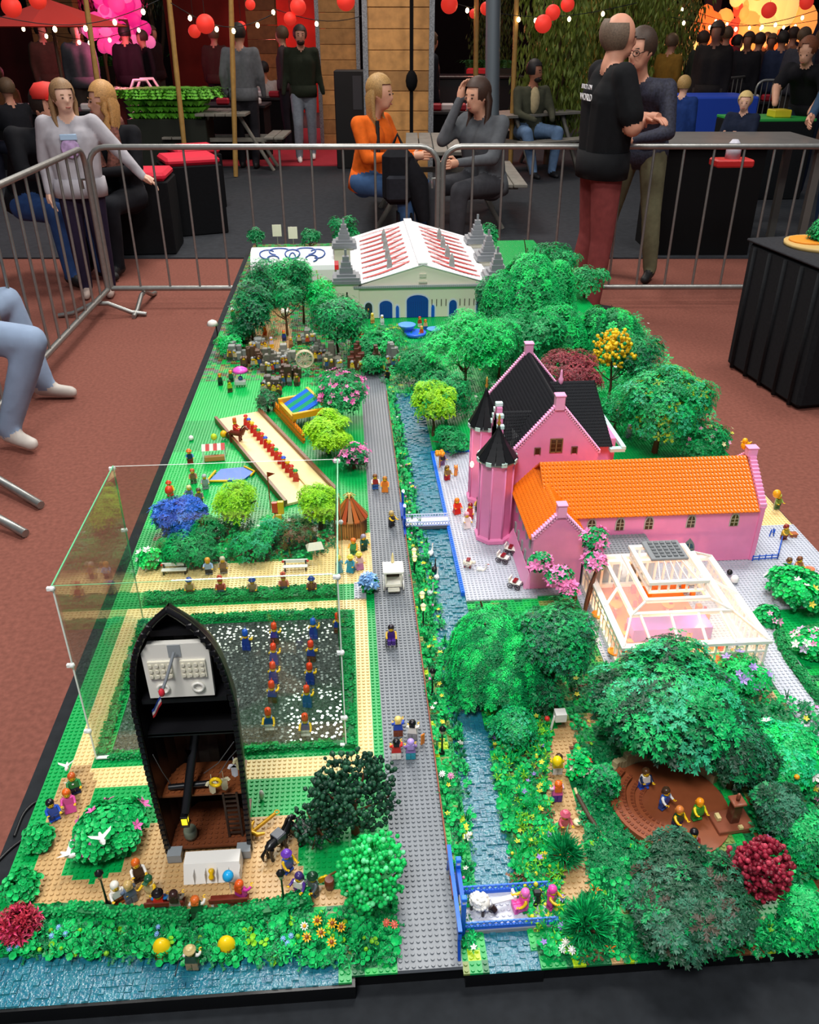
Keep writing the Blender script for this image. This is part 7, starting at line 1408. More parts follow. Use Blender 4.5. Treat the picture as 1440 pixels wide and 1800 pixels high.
# ================================================================ people
def seg_mesh(segs, balls, vox):
    b = MB()
    for a, c, ra, rc, m in segs: b.tube([a, c], [ra, rc], 10); b.ball(a, ra*.995, 0, 10, 7); b.ball(c, rc*.995, 0, 10, 7)
    for c, r, sc, m in balls: b.ball(c, r, 0, 14, 10, sc=sc)
    me = b.mesh('figure'); o = bpy.data.objects.new('figure', me); COL.objects.link(o)
    md = o.modifiers.new('r', 'REMESH'); md.mode = 'VOXEL'; md.voxel_size = vox; md.use_smooth_shade = True
    sm = o.modifiers.new('s', 'SMOOTH'); sm.iterations = 5; sm.factor = .5
    dg = bpy.context.evaluated_depsgraph_get(); dg.update(); out = bpy.data.meshes.new_from_object(o.evaluated_get(dg)); bpy.data.objects.remove(o); return out
def hand(b, w_, d, up, side, curl=.5, mi=0, s=1):
    "palm and five bent fingers; d = forearm direction, up = back of the hand, side = thumb side"
    d = Vector(d).normalized(); u = (Vector(up)-d*Vector(up).dot(d)).normalized(); t = d.cross(u)*side; w_ = Vector(w_)
    b.tube([w_-d*.01, w_+d*.04*s, w_+d*.085*s], [.026*s, .034*s, .030*s], 8, mi)
    for k in range(4):
        r0 = w_+d*.075*s+t*(.027-.018*k)*s; l = (.040, .046, .043, .034)[k]*s; d1 = (d-u*curl*.5).normalized(); d2 = (d-u*curl*1.6).normalized()
        b.tube([r0, r0+d1*l, r0+d1*l+d2*l*.7, r0+d1*l+d2*l*.95], [.0095*s, .0088*s, .0078*s, .004*s], 7, mi)
    r0 = w_+d*.02*s+t*.024*s; b.tube([r0, r0+(d+t).normalized()*.035*s, r0+(d*1.4+t*.6-u*.3).normalized()*.068*s], [.012*s, .0105*s, .007*s], 7, mi)
def person(label, at, rz, P, top, legs, skin='d9a184', hair='4a3222', shoe='1c1c1e', sleeve='long', h=1.75, hairstyle='short', vox=.017, extras=None, z=0, female=False, curl=.6, feet=True, glasses=False, bulk=1.0, group=None, beard=None, cat='person'):
    J = dict(pelvis=(0, 0, .95), chest=(0, 0, 1.28), neck=(0, .01, 1.47), head=(0, -.02, 1.60), hip=((-.09, 0, .92), (.09, 0, .92)), knee=((-.10, -.01, .50), (.10, -.01, .50)), ank=((-.10, .02, .09), (.10, .02, .09)),
             sh=((-.185, 0, 1.41), (.185, 0, 1.41)), el=((-.23, .03, 1.13), (.23, .03, 1.13)), wr=((-.24, -.04, .88), (.24, -.04, .88)), look=(0, -1, -.05))
    J.update(P); V = Vector; S = []; B = []
    T, Lg, Sk, Sh_ = 0, 1, 2, 3
    pel, ch, nk, hd = V(J['pelvis']), V(J['chest']), V(J['neck']), V(J['head']); ax = (V(J['sh'][1])-V(J['sh'][0])).normalized(); hx = (V(J['hip'][1])-V(J['hip'][0])).normalized()
    kf = (.92 if female else 1)*bulk
    for s in (-1, 1):
        S.append((pel+hx*s*.06, ch+ax*s*.075*kf, .118*kf, .122*kf, T)); S.append((pel+hx*s*.05, pel+hx*s*.055-V((0, 0, .05)), .112, .11, Lg)); S.append((ch+ax*s*.075, nk-V((0, 0, .10))+ax*s*.09, .118*kf, .085, T))
    for i, s in enumerate((-1, 1)):
        hp, kn, an = V(J['hip'][i]), V(J['knee'][i]), V(J['ank'][i]); sh, el, wr = V(J['sh'][i]), V(J['el'][i]), V(J['wr'][i])
        S += [(hp, kn, .105, .074, Lg), (kn, kn.lerp(an, .35), .072, .070, Lg), (kn.lerp(an, .35), an, .070, .054, Lg)]
        if feet: f = V(J.get('toe', ((0, -1, 0), (0, -1, 0)))[i]).normalized(); S += [(an-V((0, 0, .035))-f*.03, an-V((0, 0, .055))+f*.14, .042, .034, Sh_)]
        S += [(nk-V((0, 0, .06)), sh, .052, .060, T), (sh, el, .066*kf, .052*kf, T), (el, wr, .050*kf, .036, T if sleeve == 'long' else Sk)]
        if sleeve == 'short': S[-2] = (sh, sh.lerp(el, .76), .075, .078, T); S.append((sh.lerp(el, .6), el, .046, .042, Sk))
    lk = V(J['look']).normalized(); S += [(nk-V((0, 0, .03)), hd-V((0, 0, .05)), .056*kf, .052*kf, Sk)]
    B += [(hd+V((0, 0, .015)), .090, (.93, 1.05, 1.18), Sk), (hd+lk*.03-V((0, 0, .055)), .055, (1, 1, 1.05), Sk), (hd+lk*.094-V((0, 0, .012)), .016, (1, 1.1, 1.5), Sk)]
    side = lk.cross(V((0, 0, 1))).normalized()
    for s in (-1, 1): B.append((hd+side*s*.080-V((0, 0, .005)), .02, (.7, .8, 1.4), Sk))
    me = seg_mesh(S, B, vox); n = len(me.polygons); cen = np.empty(n*3); me.polygons.foreach_get('center', cen); cen = cen.reshape(-1, 3); best = np.full(n, 9.); mi = np.zeros(n, int)
    for a, c, ra, rc, m in S:
        a, c = np.array(a), np.array(c); d = c-a; t = np.clip(((cen-a) @ d)/max(1e-9, d @ d), 0, 1); q = np.linalg.norm(cen-(a+t[:, None]*d), axis=1)-(ra+(rc-ra)*t); k = q < best; best[k] = q[k]; mi[k] = m
    for c, r, sc, m in B: q = np.linalg.norm((cen-np.array(c))/np.array(sc), axis=1)-r; k = q < best; best[k] = q[k]; mi[k] = m
    me.polygons.foreach_set('material_index', mi)
    if vox < .02:
        bm = bmesh.new(); bm.from_mesh(me); hb = MB()
        for i, s in enumerate((-1, 1)):
            el, wr = V(J['el'][i]), V(J['wr'][i]); hand(hb, wr, J.get('hd', (wr-el, wr-el))[i] if J.get('hd') else wr-el, J.get('hup', ((-1, 0, 0.2), (1, 0, .2)))[i], s, curl, 2)
        hm_ = hb.mesh('h'); bm.from_mesh(hm_); bm.to_mesh(me); bm.free(); me.polygons.foreach_set('use_smooth', [True]*len(me.polygons))
    k = h/1.75; p = at; t = thing('person', label, cat, (p[0], p[1], z), rz, group); t.scale = (k, k, k)
    mt = top if not isinstance(top, str) else cloth(top); ml = legs if not isinstance(legs, str) else cloth(legs)
    for m in (mt, ml, mat(skin, .55, noise=.06, nscale=20), mat(shoe, .6)): me.materials.append(m)
    link('body', me, t)
    hm = mat(hair, .6, noise=.35, nscale=120); b = MB(); up = V((0, 0, 1)); bk_ = -lk
    if hairstyle != 'bald':
        b.ball(hd+V((0, 0, .034))+bk_*.014, .101, 0, 16, 10, sc=(.98, 1.08, 1.10)); bb = [v for v in b.v]
        nf = []
        for f in b.f:
            c = sum((V(b.v[i]) for i in f), V())/len(f)-hd
            if c.dot(lk) > .045 and c.z < .062: continue
            if c.z < -.035: continue
            nf.append(f)
        b.f = nf; b.m = [0]*len(nf); b.sm = [True]*len(nf)
    else:
        b.ball(hd+V((0, 0, .022))+bk_*.010, .099, 0, 20, 14, sc=(.98, 1.08, 1.12)); keep = [i for i, f in enumerate(b.f) if (lambda c: c.z < .062+.5*c.dot(bk_)*.5 and c.z > -.075 and c.dot(lk) < .02)(sum((V(b.v[j]) for j in f), V())/len(f)-hd)]
        b.f = [b.f[i] for i in keep]; b.m = [0]*len(b.f); b.sm = [True]*len(b.f)
    if hairstyle in ('long', 'braid'):
        r = random.Random(3)
        for i in range(22):
            a = -1.25+2.5*i/21; dr = bk_*cos(a)+side*sin(a); l = r.uniform(.22, .36); b.tube([hd+dr*.075+up*.05, hd+dr*.100-up*.04, hd+dr*(.095)-up*.16, hd+dr*.09-up*l+lk*(.05 if abs(a) > .9 else 0)], [.022, .024, .02, .008], 6)
    if hairstyle == 'braid':
        for s in (-1, 1): b.tube([hd+side*s*.085-up*(.0+.045*i)+lk*.02*(i % 2) for i in range(9)], [.026 if i % 2 else .02 for i in range(9)], 7)
    b.build('hair', hm, t)
    b = MB(); u = (ch-pel).normalized(); rr_ = [(.128*kf, -.10), (.132*kf, -.04), (.128*kf, .05)]; q = u.to_track_quat('Z', 'Y').to_matrix().to_4x4(); fx = hx.copy(); a_ = math.atan2(fx.y, fx.x)
    b.lathe([(r_, z_) for r_, z_ in rr_], 20, 0, Matrix.Translation(pel) @ q @ Matrix.Rotation(0, 4, 'Z') @ Matrix.Diagonal((1.5, 1.04, 1, 1))); b.build('garment_hem', mt, t)
    if vox < .03:
        b = MB()
        for s in (-1, 1): b.ball(hd+lk*.089+side*s*.031+up*.012, .0085, 0, 7, 5, sc=(1, 1, .6))
        b.build('eyes', mat('1f1612', .3), t); b = MB(); b.tube([hd+lk*.086+side*-.02-up*.056, hd+lk*.093-up*.058, hd+lk*.086+side*.02-up*.056], .0045, 5); b.build('mouth', mat('a85a50', .5), t)
        b = MB(); [b.tube([hd+lk*.088+side*s*.018+up*.034, hd+lk*.082+side*s*.043+up*.034], .0045, 5) for s in (-1, 1)]; b.build('eyebrows', hm, t)
    if glasses:
        b = MB()
        for s in (-1, 1): c = hd+lk*.098+side*s*.032+up*.010; b.tube([c+side*.025*cos(a)+up*.018*sin(a) for a in [2*pi*i/10 for i in range(11)]], .0025, 5); b.tube([c+side*s*.025, hd+side*s*.08+up*.012], .0025, 5)
        b.build('glasses', mat('141414', .3), t)
    if beard: b = MB(); b.ball(hd+lk*.042-up*.070, .052, 0, 10, 7, sc=(1.05, 1, .8)); b.build('beard', mat(beard, .7, noise=.3, nscale=80), t)
    for nm, bb, m in (extras or []): bb.build(nm, m, t)
    return t
SIT = dict(pelvis=(0, .05, .52), chest=(0, .0, .84), neck=(0, -.03, 1.02), head=(0, -.06, 1.17), hip=((-.10, .03, .50), (.10, .03, .50)), knee=((-.13, -.40, .50), (.13, -.40, .50)), ank=((-.13, -.42, .09), (.13, -.42, .09)), sh=((-.19, -.01, .96), (.19, -.01, .96)), el=((-.24, -.12, .72), (.24, -.12, .72)), wr=((-.12, -.36, .66), (.12, -.36, .66)))
def pose(base=None, **k): d = dict(base or {}); d.update(k); return d
OFF = YAW
# man in black tee, arms folded, turned to the right
tx = MB()
def tee_text():
    for s_, z_, sz, c_ in (('BRICK ON', 1.335, .036, 'd8d8dc'), ('WORLD', 1.275, .052, 'e4e4e6')):
        cu = bpy.data.curves.new('back_print', 'FONT'); cu.body = s_; cu.size = sz; cu.align_x = 'CENTER'; cu.extrude = .0012; cu.materials.append(mat(c_, .6)); o = link('back_print', cu); m_ = bpy.data.meshes.new_from_object(o); bpy.data.objects.remove(o); o = link('back_print', m_, man1, (0, .146, z_)); o.rotation_euler = (pi/2, 0, pi); yield o
man1 = person('tall balding man in black t-shirt and dark red trousers with folded arms', W(1031, 548, 0), 1.75-OFF, pose(look=(-.1, -1, -.12), el=((-.25, -.06, 1.15), (.25, -.06, 1.15)), wr=((.06, -.24, 1.14), (-.08, -.22, 1.18)), ank=((-.12, .02, .09), (.12, .06, .09)), hup=((0, 0, 1), (0, 0, 1))), '131417', '7c3b3a', 'c98f76', '6b5a4c', sleeve='short', h=1.85, hairstyle='bald', vox=.012, bulk=1.12)
list(tee_text())
b = MB(); b.box(-.125, .125, -.10, .10, .955, 1.0); 
pat = mat('2a2c3c', .7, noise=.6, nscale=70)
person('man with glasses in dark patterned shirt leaning on the barrier rail with clasped hands', W(1086, 505, 0)+Vector((.08, .18, 0)), -.55, pose(pelvis=(0, .10, .95), chest=(0, -.08, 1.24), neck=(0, -.19, 1.42), head=(0, -.26, 1.56), sh=((-.19, -.17, 1.34), (.19, -.17, 1.34)), el=((-.25, -.25, 1.08), (.25, -.25, 1.08)), wr=((-.05, -.42, 1.03), (.06, -.42, 1.04)), hip=((-.09, .10, .92), (.09, .10, .92)), knee=((-.16, .08, .5), (.14, .08, .5)), ank=((-.24, .12, .09), (.18, .12, .09)), look=(-.35, -1, -.25), hup=((0, 0, 1), (0, 0, 1))), pat, '6b6a52', 'd39a80', '3a2a20', h=1.80, glasses=True, vox=.014, curl=1.2)
# girl by the corner of the barriers
sw = mat('a9a6ad', .85, noise=.12, nscale=14); b = MB(); b.ball((0, -.150, 1.24), .075, 0, 12, 8, sc=(1, .12, 1)); b2 = MB(); b2.bev(-.065, .065, -.160, -.140, 1.30, 1.345, .004)
person('girl with long fair hair in grey sweatshirt reaching over the barrier to the red stool', W(176, 520, 0), .15, pose(look=(.45, -1, -.1), el=((-.24, .0, 1.14), (.36, -.02, 1.20)), wr=((-.24, -.08, .90), (.53, -.10, 1.00)), hd=((0, 0, -1), (.9, -.1, -.5))), sw, '2a2238', 'e0b49c', '8a6a48', 'b8a49a', h=1.46, hairstyle='long', female=True, vox=.013, bulk=1.22, extras=[('chest_print', b, mat('b89cc8', .7, noise=.5, nscale=20)), ('print_band', b2, mat('a8c4e0', .7))])
cup = MB(); cup.lathe([(.028, .0), (.036, .09)], 12)
sc_ = mat('7a4a40', .8, noise=.9, nscale=45); scarf = MB(); scarf.tube([(-.06, -.08, 1.0), (-.10, -.12, .86), (-.04, -.14, .72)], [.05, .055, .05], 8); scarf.tube([(.06, -.08, 1.0), (.09, -.12, .86), (.05, -.14, .70)], [.05, .055, .05], 8); scarf.tube([(-.09, .02, 1.03), (0, -.10, 1.0), (.09, .02, 1.03)], .045, 8)
pw = D(206, 300, 7.3)
person('seated woman with curly blond braids and flowered scarf holding a cup', (pw.x, pw.y), -.3, pose(SIT, look=(-.9, -1, -.15), wr=((-.02, -.36, .72), (.04, -.36, .72)), hd=((.6, -.5, .2), (-.6, -.5, .2))), '14151a', '1a1c22', 'dba58c', 'b88a52', h=1.86, hairstyle='braid', female=True, extras=[('scarf', scarf, sc_)], vox=.016)
cup.v = [(v[0], v[1]-.42, v[2]+.70) for v in cup.v]; o = cup.build('paper_cup', mat('e8dcd4', .6), None, (pw.x, pw.y, 0), -.3); tag(o, 'white paper cup in the hands of the woman with braids', 'cup')
cap = MB(); cap.lathe([(.098, 0), (.094, .05), (.06, .09), (1e-6, .10)], 14, 0, TR(0, -.33, 1.20)); cap.bev(-.06, .06, -.47, -.40, 1.19, 1.20, .004)
pm = D(62, 330, 6.9)
person('man in black jacket and red cap leaning forward behind the girl', (pm.x, pm.y), .9, pose(SIT, pelvis=(0, .06, .56), chest=(0, -.10, .86), neck=(0, -.24, 1.02), head=(0, -.32, 1.14), sh=((-.20, -.18, .98), (.20, -.18, .98)), el=((-.26, -.30, .76), (.26, -.30, .76)), wr=((-.10, -.50, .74), (.10, -.50, .74)), look=(0, -1, -.4)), '121318', '2f4c80', 'd29a80', '241a16', h=1.9, extras=[('red_cap', cap, mat('d8342c', .7))], vox=.016)
pl = W(40, 548, 0)+Vector((-.30, .05, 0)); person('large standing person in black at the left edge, bare elbow in view', pl, 1.3, pose(el=((-.25, -.06, 1.17), (.25, -.06, 1.17)), wr=((-.10, -.28, 1.28), (.10, -.28, 1.28))), '15151a', '1d2436', 'cf957c', '2a1c18', sleeve='short', h=1.86, vox=.016)
# seated person at the left edge, legs only in view
kn1, an1, an0 = W(55, 600, .52), W(16, 752, .10), W(78, 672, .09); q0 = Vector((kn1.x-.46, kn1.y+.12, 0)); LL_ = lambda v: tuple(v-q0); kn0 = an0+Vector((-.10, .02, .44)); jn = mat('8a9db8', .85, noise=.15, nscale=9)
person('seated person in light blue jeans with pale sneakers at the left edge', q0, 0, pose(SIT, pelvis=(0, .08, .56), chest=(.02, .08, .88), neck=(.04, .08, 1.06), head=(.08, .08, 1.2), look=(1, -.1, -.1), hip=((.0, .02, .52), (0, .16, .52))[::-1], knee=(LL_(kn0), LL_(kn1)), ank=(LL_(an0), LL_(an1)), toe=((1, -.1, 0), (.8, -.5, 0)), sh=((.02, .26, 1.0), (.02, -.12, 1.0)), el=((-.08, .32, .78), (-.1, -.18, .78)), wr=((-.05, .30, .60), (-.08, -.14, .60))), '2a2c30', jn, 'd8a488', '4a3222', 'c8c0b8', h=1.75, vox=.016)
# walkers beyond
a = W(440, 297, 0); person('man in grey sweater and dark trousers walking away on the dark carpet', a, pi-.1, pose(el=((-.25, .0, 1.13), (.25, .04, 1.14)), wr=((-.25, -.10, .9), (.25, -.04, .9)), knee=((-.10, -.06, .50), (.10, .0, .5)), ank=((-.10, .06, .09), (.10, -.02, .09)), look=(-.3, -1, -.1)), '63666b', '25242a', 'b88470', '1c1512', h=1.80, vox=.02)
a = W(540, 284, 0); person('bearded man in dark green jacket and grey jeans walking towards the barrier', a, .1, pose(knee=((-.10, -.12, .50), (.10, .02, .52)), ank=((-.11, -.10, .09), (.10, .10, .11)), wr=((-.28, -.10, .9), (.28, -.02, .9))), '23291f', '7f8894', 'c48c78', '2a1c18', 'e4e2e0', h=1.78, vox=.02, beard='2e2019')
bag = MB(); bag.bev(-.17, .17, .10, .34, .50, .98, .05); bag.tube([(-.12, .12, .95), (-.14, -.06, .98), (-.15, -.08, .8)], .02, 6)
a = D(655, 395, 7.9); person('woman with streaky blond hair in orange jacket and blue jeans seated at the bench table', (a.x, a.y), .95, pose(SIT, pelvis=(0, .04, .55), chest=(0, -.05, .85), head=(0, -.10, 1.16), wr=((-.05, -.42, .74), (.15, -.42, .74)), look=(.2, -1, -.15), hip=((-.1, .03, .52), (.1, .03, .52))), 'e0661c', '41628e', 'd8a488', 'a88450', 'd8d4d0', h=1.9, hairstyle='long', female=True, extras=[('strap', (lambda b: (b.tube([(-.10, -.13, .98), (-.12, -.15, .7)], .016, 5), b)[1])(MB()), mat('16161a', .7))], vox=.017)
a2 = D(700, 395, 7.5); t = thing('black_backpack', 'black backpack and jacket hanging beside the woman in orange', 'backpack', (a2.x, a2.y, .42)); b = MB(); b.bev(-.13, .13, -.09, .09, .02, .46, .06); b.tube([(.06, 0, .40), (.16, 0, .18), (.22, -.02, -.12)], [.06, .10, .05], 8); b.build('bag', cloth('17181d', .2, 30), t); b = MB(); b.bev(-.10, .08, -.14, -.08, .06, .26, .02); b.build('front_pocket', cloth('22242b', .2, 30), t); b = MB(); b.tube([(-.05, 0, .46), (0, .03, .56), (.05, 0, .46)], .014, 6); b.build('carry_loop', cloth('101114'), t); b = MB(); b.box(-.01, .01, -.1, .1, -.40, -.05); b.box(.10, .12, -.1, .1, -.40, -.05); b.build('hanging_strap', cloth('131418'), t)
a = D(845, 395, 7.9); person('brown-haired person in grey jacket seated at the picnic table, hand at head', (a.x, a.y), -.9, pose(SIT, chest=(0, -.04, .84), head=(0, -.10, 1.14), look=(0, -1, -.2), wr=((-.12, -.16, 1.12), (.10, -.40, .70)), el=((-.22, -.25, .82), (.24, -.15, .72)), hd=((.1, .2, 1), (0, -1, 0))), '565a5f', '3c3d42', 'd8a488', '3a261c', h=1.9, hairstyle='long', vox=.017)
a = W(925, 305, 0); person('man in dark cap and olive jacket with cream hoodie seated beyond the bench', a, .3, pose(SIT, knee=((-.22, -.36, .52), (.2, -.38, .52)), look=(.6, -1, -.2)), '4a4c3e', '6a87ac', 'a87058', '17151a', '1c1c20', h=1.85, vox=.02, extras=[('hoodie', (lambda b: (b.ball((0, -.09, .86), .09, 0, 10, 7, sc=(.8, .6, 1.7)), b)[1])(MB()), cloth('c8b890'))], beard='1c1512')
# right side
a = W(1455, 420, 0); person('person in blue denim shirt at the right edge, seen from the side', a, -.9, pose(chest=(0, -.04, 1.26), el=((-.27, -.10, 1.12), (.25, -.06, 1.1)), wr=((-.22, -.34, .98), (.2, -.3, .96))), '2f4660', '2f4468', 'd09a80', '2a1c16', h=1.9, vox=.017)
a = D(1400, 270, 10.6); person('ginger-haired person in black t-shirt reaching down over the far table', (a.x, a.y), -.8, pose(chest=(0, -.12, 1.2), neck=(0, -.25, 1.36), head=(0, -.33, 1.47), sh=((-.19, -.18, 1.3), (.19, -.18, 1.3)), wr=((-.12, -.62, .98), (.2, -.45, .9)), el=((-.22, -.40, 1.12), (.25, -.3, 1.08)), look=(0, -1, -.6)), '15151a', '1c2436', 'd8a488', '7a4428', sleeve='short', h=1.8, vox=.02)
a = D(1296, 262, 9.0); person('small blond child in navy top behind the grey counter', (a.x, a.y), -.8, pose(wr=((-.1, -.36, 1.2), (.12, -.36, 1.2)), el=((-.22, -.12, 1.14), (.22, -.12, 1.14)), look=(.3, -1, -.2)), '1c2438', '2a2c3a', 'e4b49c', 'd8bc7c', h=1.22, vox=.018)
a = D(1190, 235, 10.2); person('blond boy in blue top with his back turned, beyond the grey counter', (a.x, a.y), 2.4, pose(), '1f3a78', '1c2030', 'e4b49c', 'b8945a', h=1.30, vox=.02)
# ================================================================ barriers
stl = mat('9a9b98', .38, metal=.75, noise=.12, nscale=30)
def barrier(label, A, B, feet=(1, 1), nb=None, top=1.06, bot=.13):
    A, B = Vector((A[0], A[1], 0)), Vector((B[0], B[1], 0)); d = B-A; L = d.length; a = math.atan2(d.y, d.x); t = thing('crowd_barrier', label, 'barrier', (A.x, A.y, 0), a); r = .019; c = .12
    b = MB(); P = [(0, 0, bot), (0, 0, top-c)]+[(c-c*cos(k*pi/10), 0, top-c+c*sin(k*pi/10)) for k in range(1, 6)]+[(L-c+c*sin(k*pi/10), 0, top-c+c*cos(k*pi/10)) for k in range(0, 6)]+[(L, 0, bot)]
    b.tube(P, r, 8); b.build('frame', stl, t); b = MB(); b.tube([(0, 0, bot), (L, 0, bot)], r, 8); b.build('bottom_rail', stl, t)
    n = nb or max(2, int(round(L/.205)))
    for i in range(1, n): b = MB(); b.tube([(L*i/n, 0, bot), (L*i/n, 0, top)], .0085, 6); b.build('bar', stl, t)
    for i, x in enumerate((.22, L-.22)):
        if feet[i]: b = MB(); b.tube([(x, -.30, .015), (x, -.20, .03), (x, -.05, bot-.035), (x, .05, bot-.035), (x, .20, .03), (x, .30, .015)], .016, 7); b.build('foot', stl, t)
    b = MB(); b.tube([(-.0, 0, .86), (-.07, 0, .86), (-.07, 0, .80)], .009, 6); b.build('coupling_hook', stl, t); return t
bA, bB = W(205, 505, .13), W(767, 505, .13); barrier('steel crowd barrier behind the park, left section', W(196, 507, .13), bB); barrier('steel crowd barrier behind the park, right section behind the standing men', W(775, 505, .13), W(1330, 507, .13)+Vector((.55, 0, 0))); 
l0, l1 = W(187, 512, .13), W(0, 712, .13); dl = (l1-l0); barrier('steel crowd barrier running towards the viewer at the left edge', l1+dl*.25, l0-dl*.02, (0, 1), 14)
b0 = W(0, 880, .02)
t = thing('crowd_barrier', 'near crowd barrier at the left edge with only its two splayed feet in view', 'barrier', (*W(-60, 870, 0)[:2], 0), .4); 
for x0_, y0_, x1_, y1_ in ((-40, 820, 72, 888), (-40, 890, 45, 938)): p0, p1 = W(x0_, y0_, .06)-t.location, W(x1_, y1_, .02)-t.location; b = MB(); R = Matrix.Rotation(-.4, 3, 'Z'); b.tube([R @ (p0+Vector((0, 0, .12))), R @ p0, R @ p1], .018, 8); b.build('foot', stl, t)
# ================================================================ black-draped table at the right, counter, stools
def cube(name, label, cat, p, sx_, sy_, h, body, top, topcol, rz=0, cush=.07):
    t = thing(name, label, cat, (p[0], p[1], .0125 if p[1] > 7.4 else .001), rz); b = MB(); b.bev(-sx_/2, sx_/2, -sy_/2, sy_/2, 0, h, .01); b.build(body, cloth('101114', .2, 40), t)
    b = MB(); b.bev(-sx_/2+.01, sx_/2-.01, -sy_/2+.01, sy_/2-.01, h, h+cush, .025); b.build(top, mat(topcol, .7), t); return t
p = W(258, 452, 0); cube('cube_stool', 'black cube stool with red cushion nearest the barrier corner', 'stool', (p.x, p.y+.26), .50, .48, .60, 'cube_body', 'cushion', 'd41a38', .02)
p = W(335, 418, 0); cube('cube_stool', 'black cube stool with red cushion behind and right of the nearest one', 'stool', (p.x+.02, p.y+.28), .52, .50, .62, 'cube_body', 'cushion', 'd41a38', .35)
p = W(325, 385, 0); cube('cube_stool', 'farthest black cube stool with red cushion, below the fern planter', 'stool', (p.x+.05, p.y+.70), .50, .5, .55, 'cube_body', 'cushion', 'd41a38', .4)
c0 = W(1275, 642, 0); c1 = W(1400, 724, 0); ux = (c1-c0).normalized(); ang = math.atan2(ux.y, ux.x); t = thing('black_draped_table', 'table draped in black cloth at the right edge beside the park', 'table', (c0.x, c0.y, 0), ang); LL = (c1-c0).length
b = MB(); b.bev(0, LL*1.0, 0, 1.9, .012, .72, .02); b.build('skirt', BLK, t); b = MB(); b.bev(-.012, LL+.012, -.012, 1.9, .72, .735, .005); b.build('tabletop', cloth('2b2c30', .25, 60), t)
b = MB()
for i in range(5): b.cyl(LL*(i+.5)/5, -.002, .012, .70, .012, 8)
for i in range(8): b.cyl(-.002, .1+i*.22, .012, .70, .012, 8)
b.build('cloth_fold', BLK, t, kind='stuff')
q = W(1428, 432, .737); t = thing('small_layout', 'small round-edged toy landscape board with trees on the black table at the right edge', 'model', (q.x+.05, q.y, .7355)); b = MB(); b.lathe([(.19, 0), (.19, .02)], 24); b.build('board', mat('c8a868', .5), t); b = MB(); b.lathe([(.10, .02), (.10, .03)], 16, 0, TR(-.06, .03)); b.build('orange_patch', mat('e8942a', .5), t); L = Leaves(); rnd = random.Random(6); crown(L, (.04, 0, .09), (.12, .10, .08), 260, 'bigspray', [2, 1], rnd, 1.6); L.build('foliage', [leafm(GM), leafm(GD)], t, 'stuff')
q = W(1230, 452, 0); t = thing('grey_counter', 'long grey-topped counter with black front behind the right barrier', 'counter', (q.x, q.y+.02, .013), -YAW); b = MB(); b.box(-.42, .42, 0, .6, 0, .86); b.build('black_front', cloth('08080a', .1), t); b = MB(); b.bev(-.48, .95, -.04, .9, .86, .90, .006); b.build('counter_top', mat('6c6966', .4, noise=.15, nscale=6), t); [MB().box(.86, .92, y, y+.06, 0, .86).build('leg', mat('5a5854', .5), t) for y in (.05, .7)]
t = thing('red_parts_tray', 'red tray with white bottle on the grey counter', 'tray', (*W(1285, 292, .915)[:2], .914)); b = MB(); b.bev(-.13, .13, -.08, .08, 0, .05, .01); b.build('tray', mat('d02a2a', .4), t); b = MB(); b.lathe([(.05, .05), (.05, .13), (.02, .17)], 12); b.build('white_tub', mat('c8c8d4', .4), t)
# ================================================================ far hall furniture
def plk(name, label, px, py_foot, wpx, h, dist_row=None, col='c89256', n=14, cat='pillar', dark=False, steel=True):
    p = W(px, py_foot, 0); k = depth(p)/FPX; w_ = wpx*k; t = thing(name, label, cat, (p.x, p.y, .013), -YAW+random.uniform(-.03, .03)); r = random.Random(px)
    for i in range(n):
        b = MB(); z0 = h*i/n; b.bev(-w_/2+.02, w_/2-.02, -.01+r.uniform(0, .006), .3, z0+.003, h*(i+1)/n-.003, .004); s = r.uniform(.82, 1.1); c = tuple(int(max(0, min(255, int(col[j:j+2], 16)*s))) for j in (0, 2, 4)); b.build('plank', mat('%02x%02x%02x' % c, .7, noise=.25, nscale=9), t)
    if steel:
        for s in (-1, 1): b = MB(); b.box(s*w_/2-.03, s*w_/2+.03, -.03, .03, 0, h); b.build('perforated_steel_edge', mat('8f9296', .5, metal=.5, noise=.5, nscale=60), t)
    return t
plk('plank_pillar', 'wide pine plank pillar with steel edges right of centre', 702, 330, 108, 3.2, n=15); plk('plank_pillar', 'narrower pine plank pillar left of the wide one', 601, 262, 66, 3.4, n=16)
plk('plank_wall', 'brown plank wall panel behind the red parasol', 125, 215, 80, 3.2, col='8a6234', n=12, cat='panel', steel=False); plk('plank_wall', 'plank wall panel behind the walkers', 472, 215, 52, 3.0, col='8a6234', n=12, cat='panel', steel=False)
p = W(722, 332, 0)+Vector((0, -.12, 0)); b = MB(); b.box(-.02, .02, -.02, .02, .013, 3.2); b.ball((0, -.02, 1.20), .07, 0, 8, 6, sc=(1, .7, 1.6)); tag(b.build('black_strap_post', cloth('0d0c0e'), None, (p.x, p.y, 0)), 'black strap with a buckle running down the wide plank pillar', 'strap')
p = W(622, 298, 0); t = thing('loudspeaker', 'tall black loudspeaker box in front of the narrow plank pillar', 'loudspeaker', (p.x-.02, p.y, .013), -YAW); b = MB(); b.bev(-.21, .21, 0, .4, 0, 1.22, .01); b.build('cabinet', mat('0c0c0f', .5), t); b = MB(); b.box(.04, .16, -.006, .0, .75, 1.16); b.build('grille_label', mat('3a3a40', .6), t)
p = W(840, 262, 0); t = thing('black_bar_counter', 'black bar counter right of the wide pillar with red stool behind', 'counter', (p.x-.2, p.y+.3, .013), -YAW); b = MB(); b.bev(-.9, .9, 0, .7, 0, 1.0, .01); b.build('counter_body', mat('101014', .4), t); b = MB(); b.bev(-.95, .95, -.05, .75, 1.0, 1.04, .008); b.build('counter_top', mat('1c1a1c', .25), t)
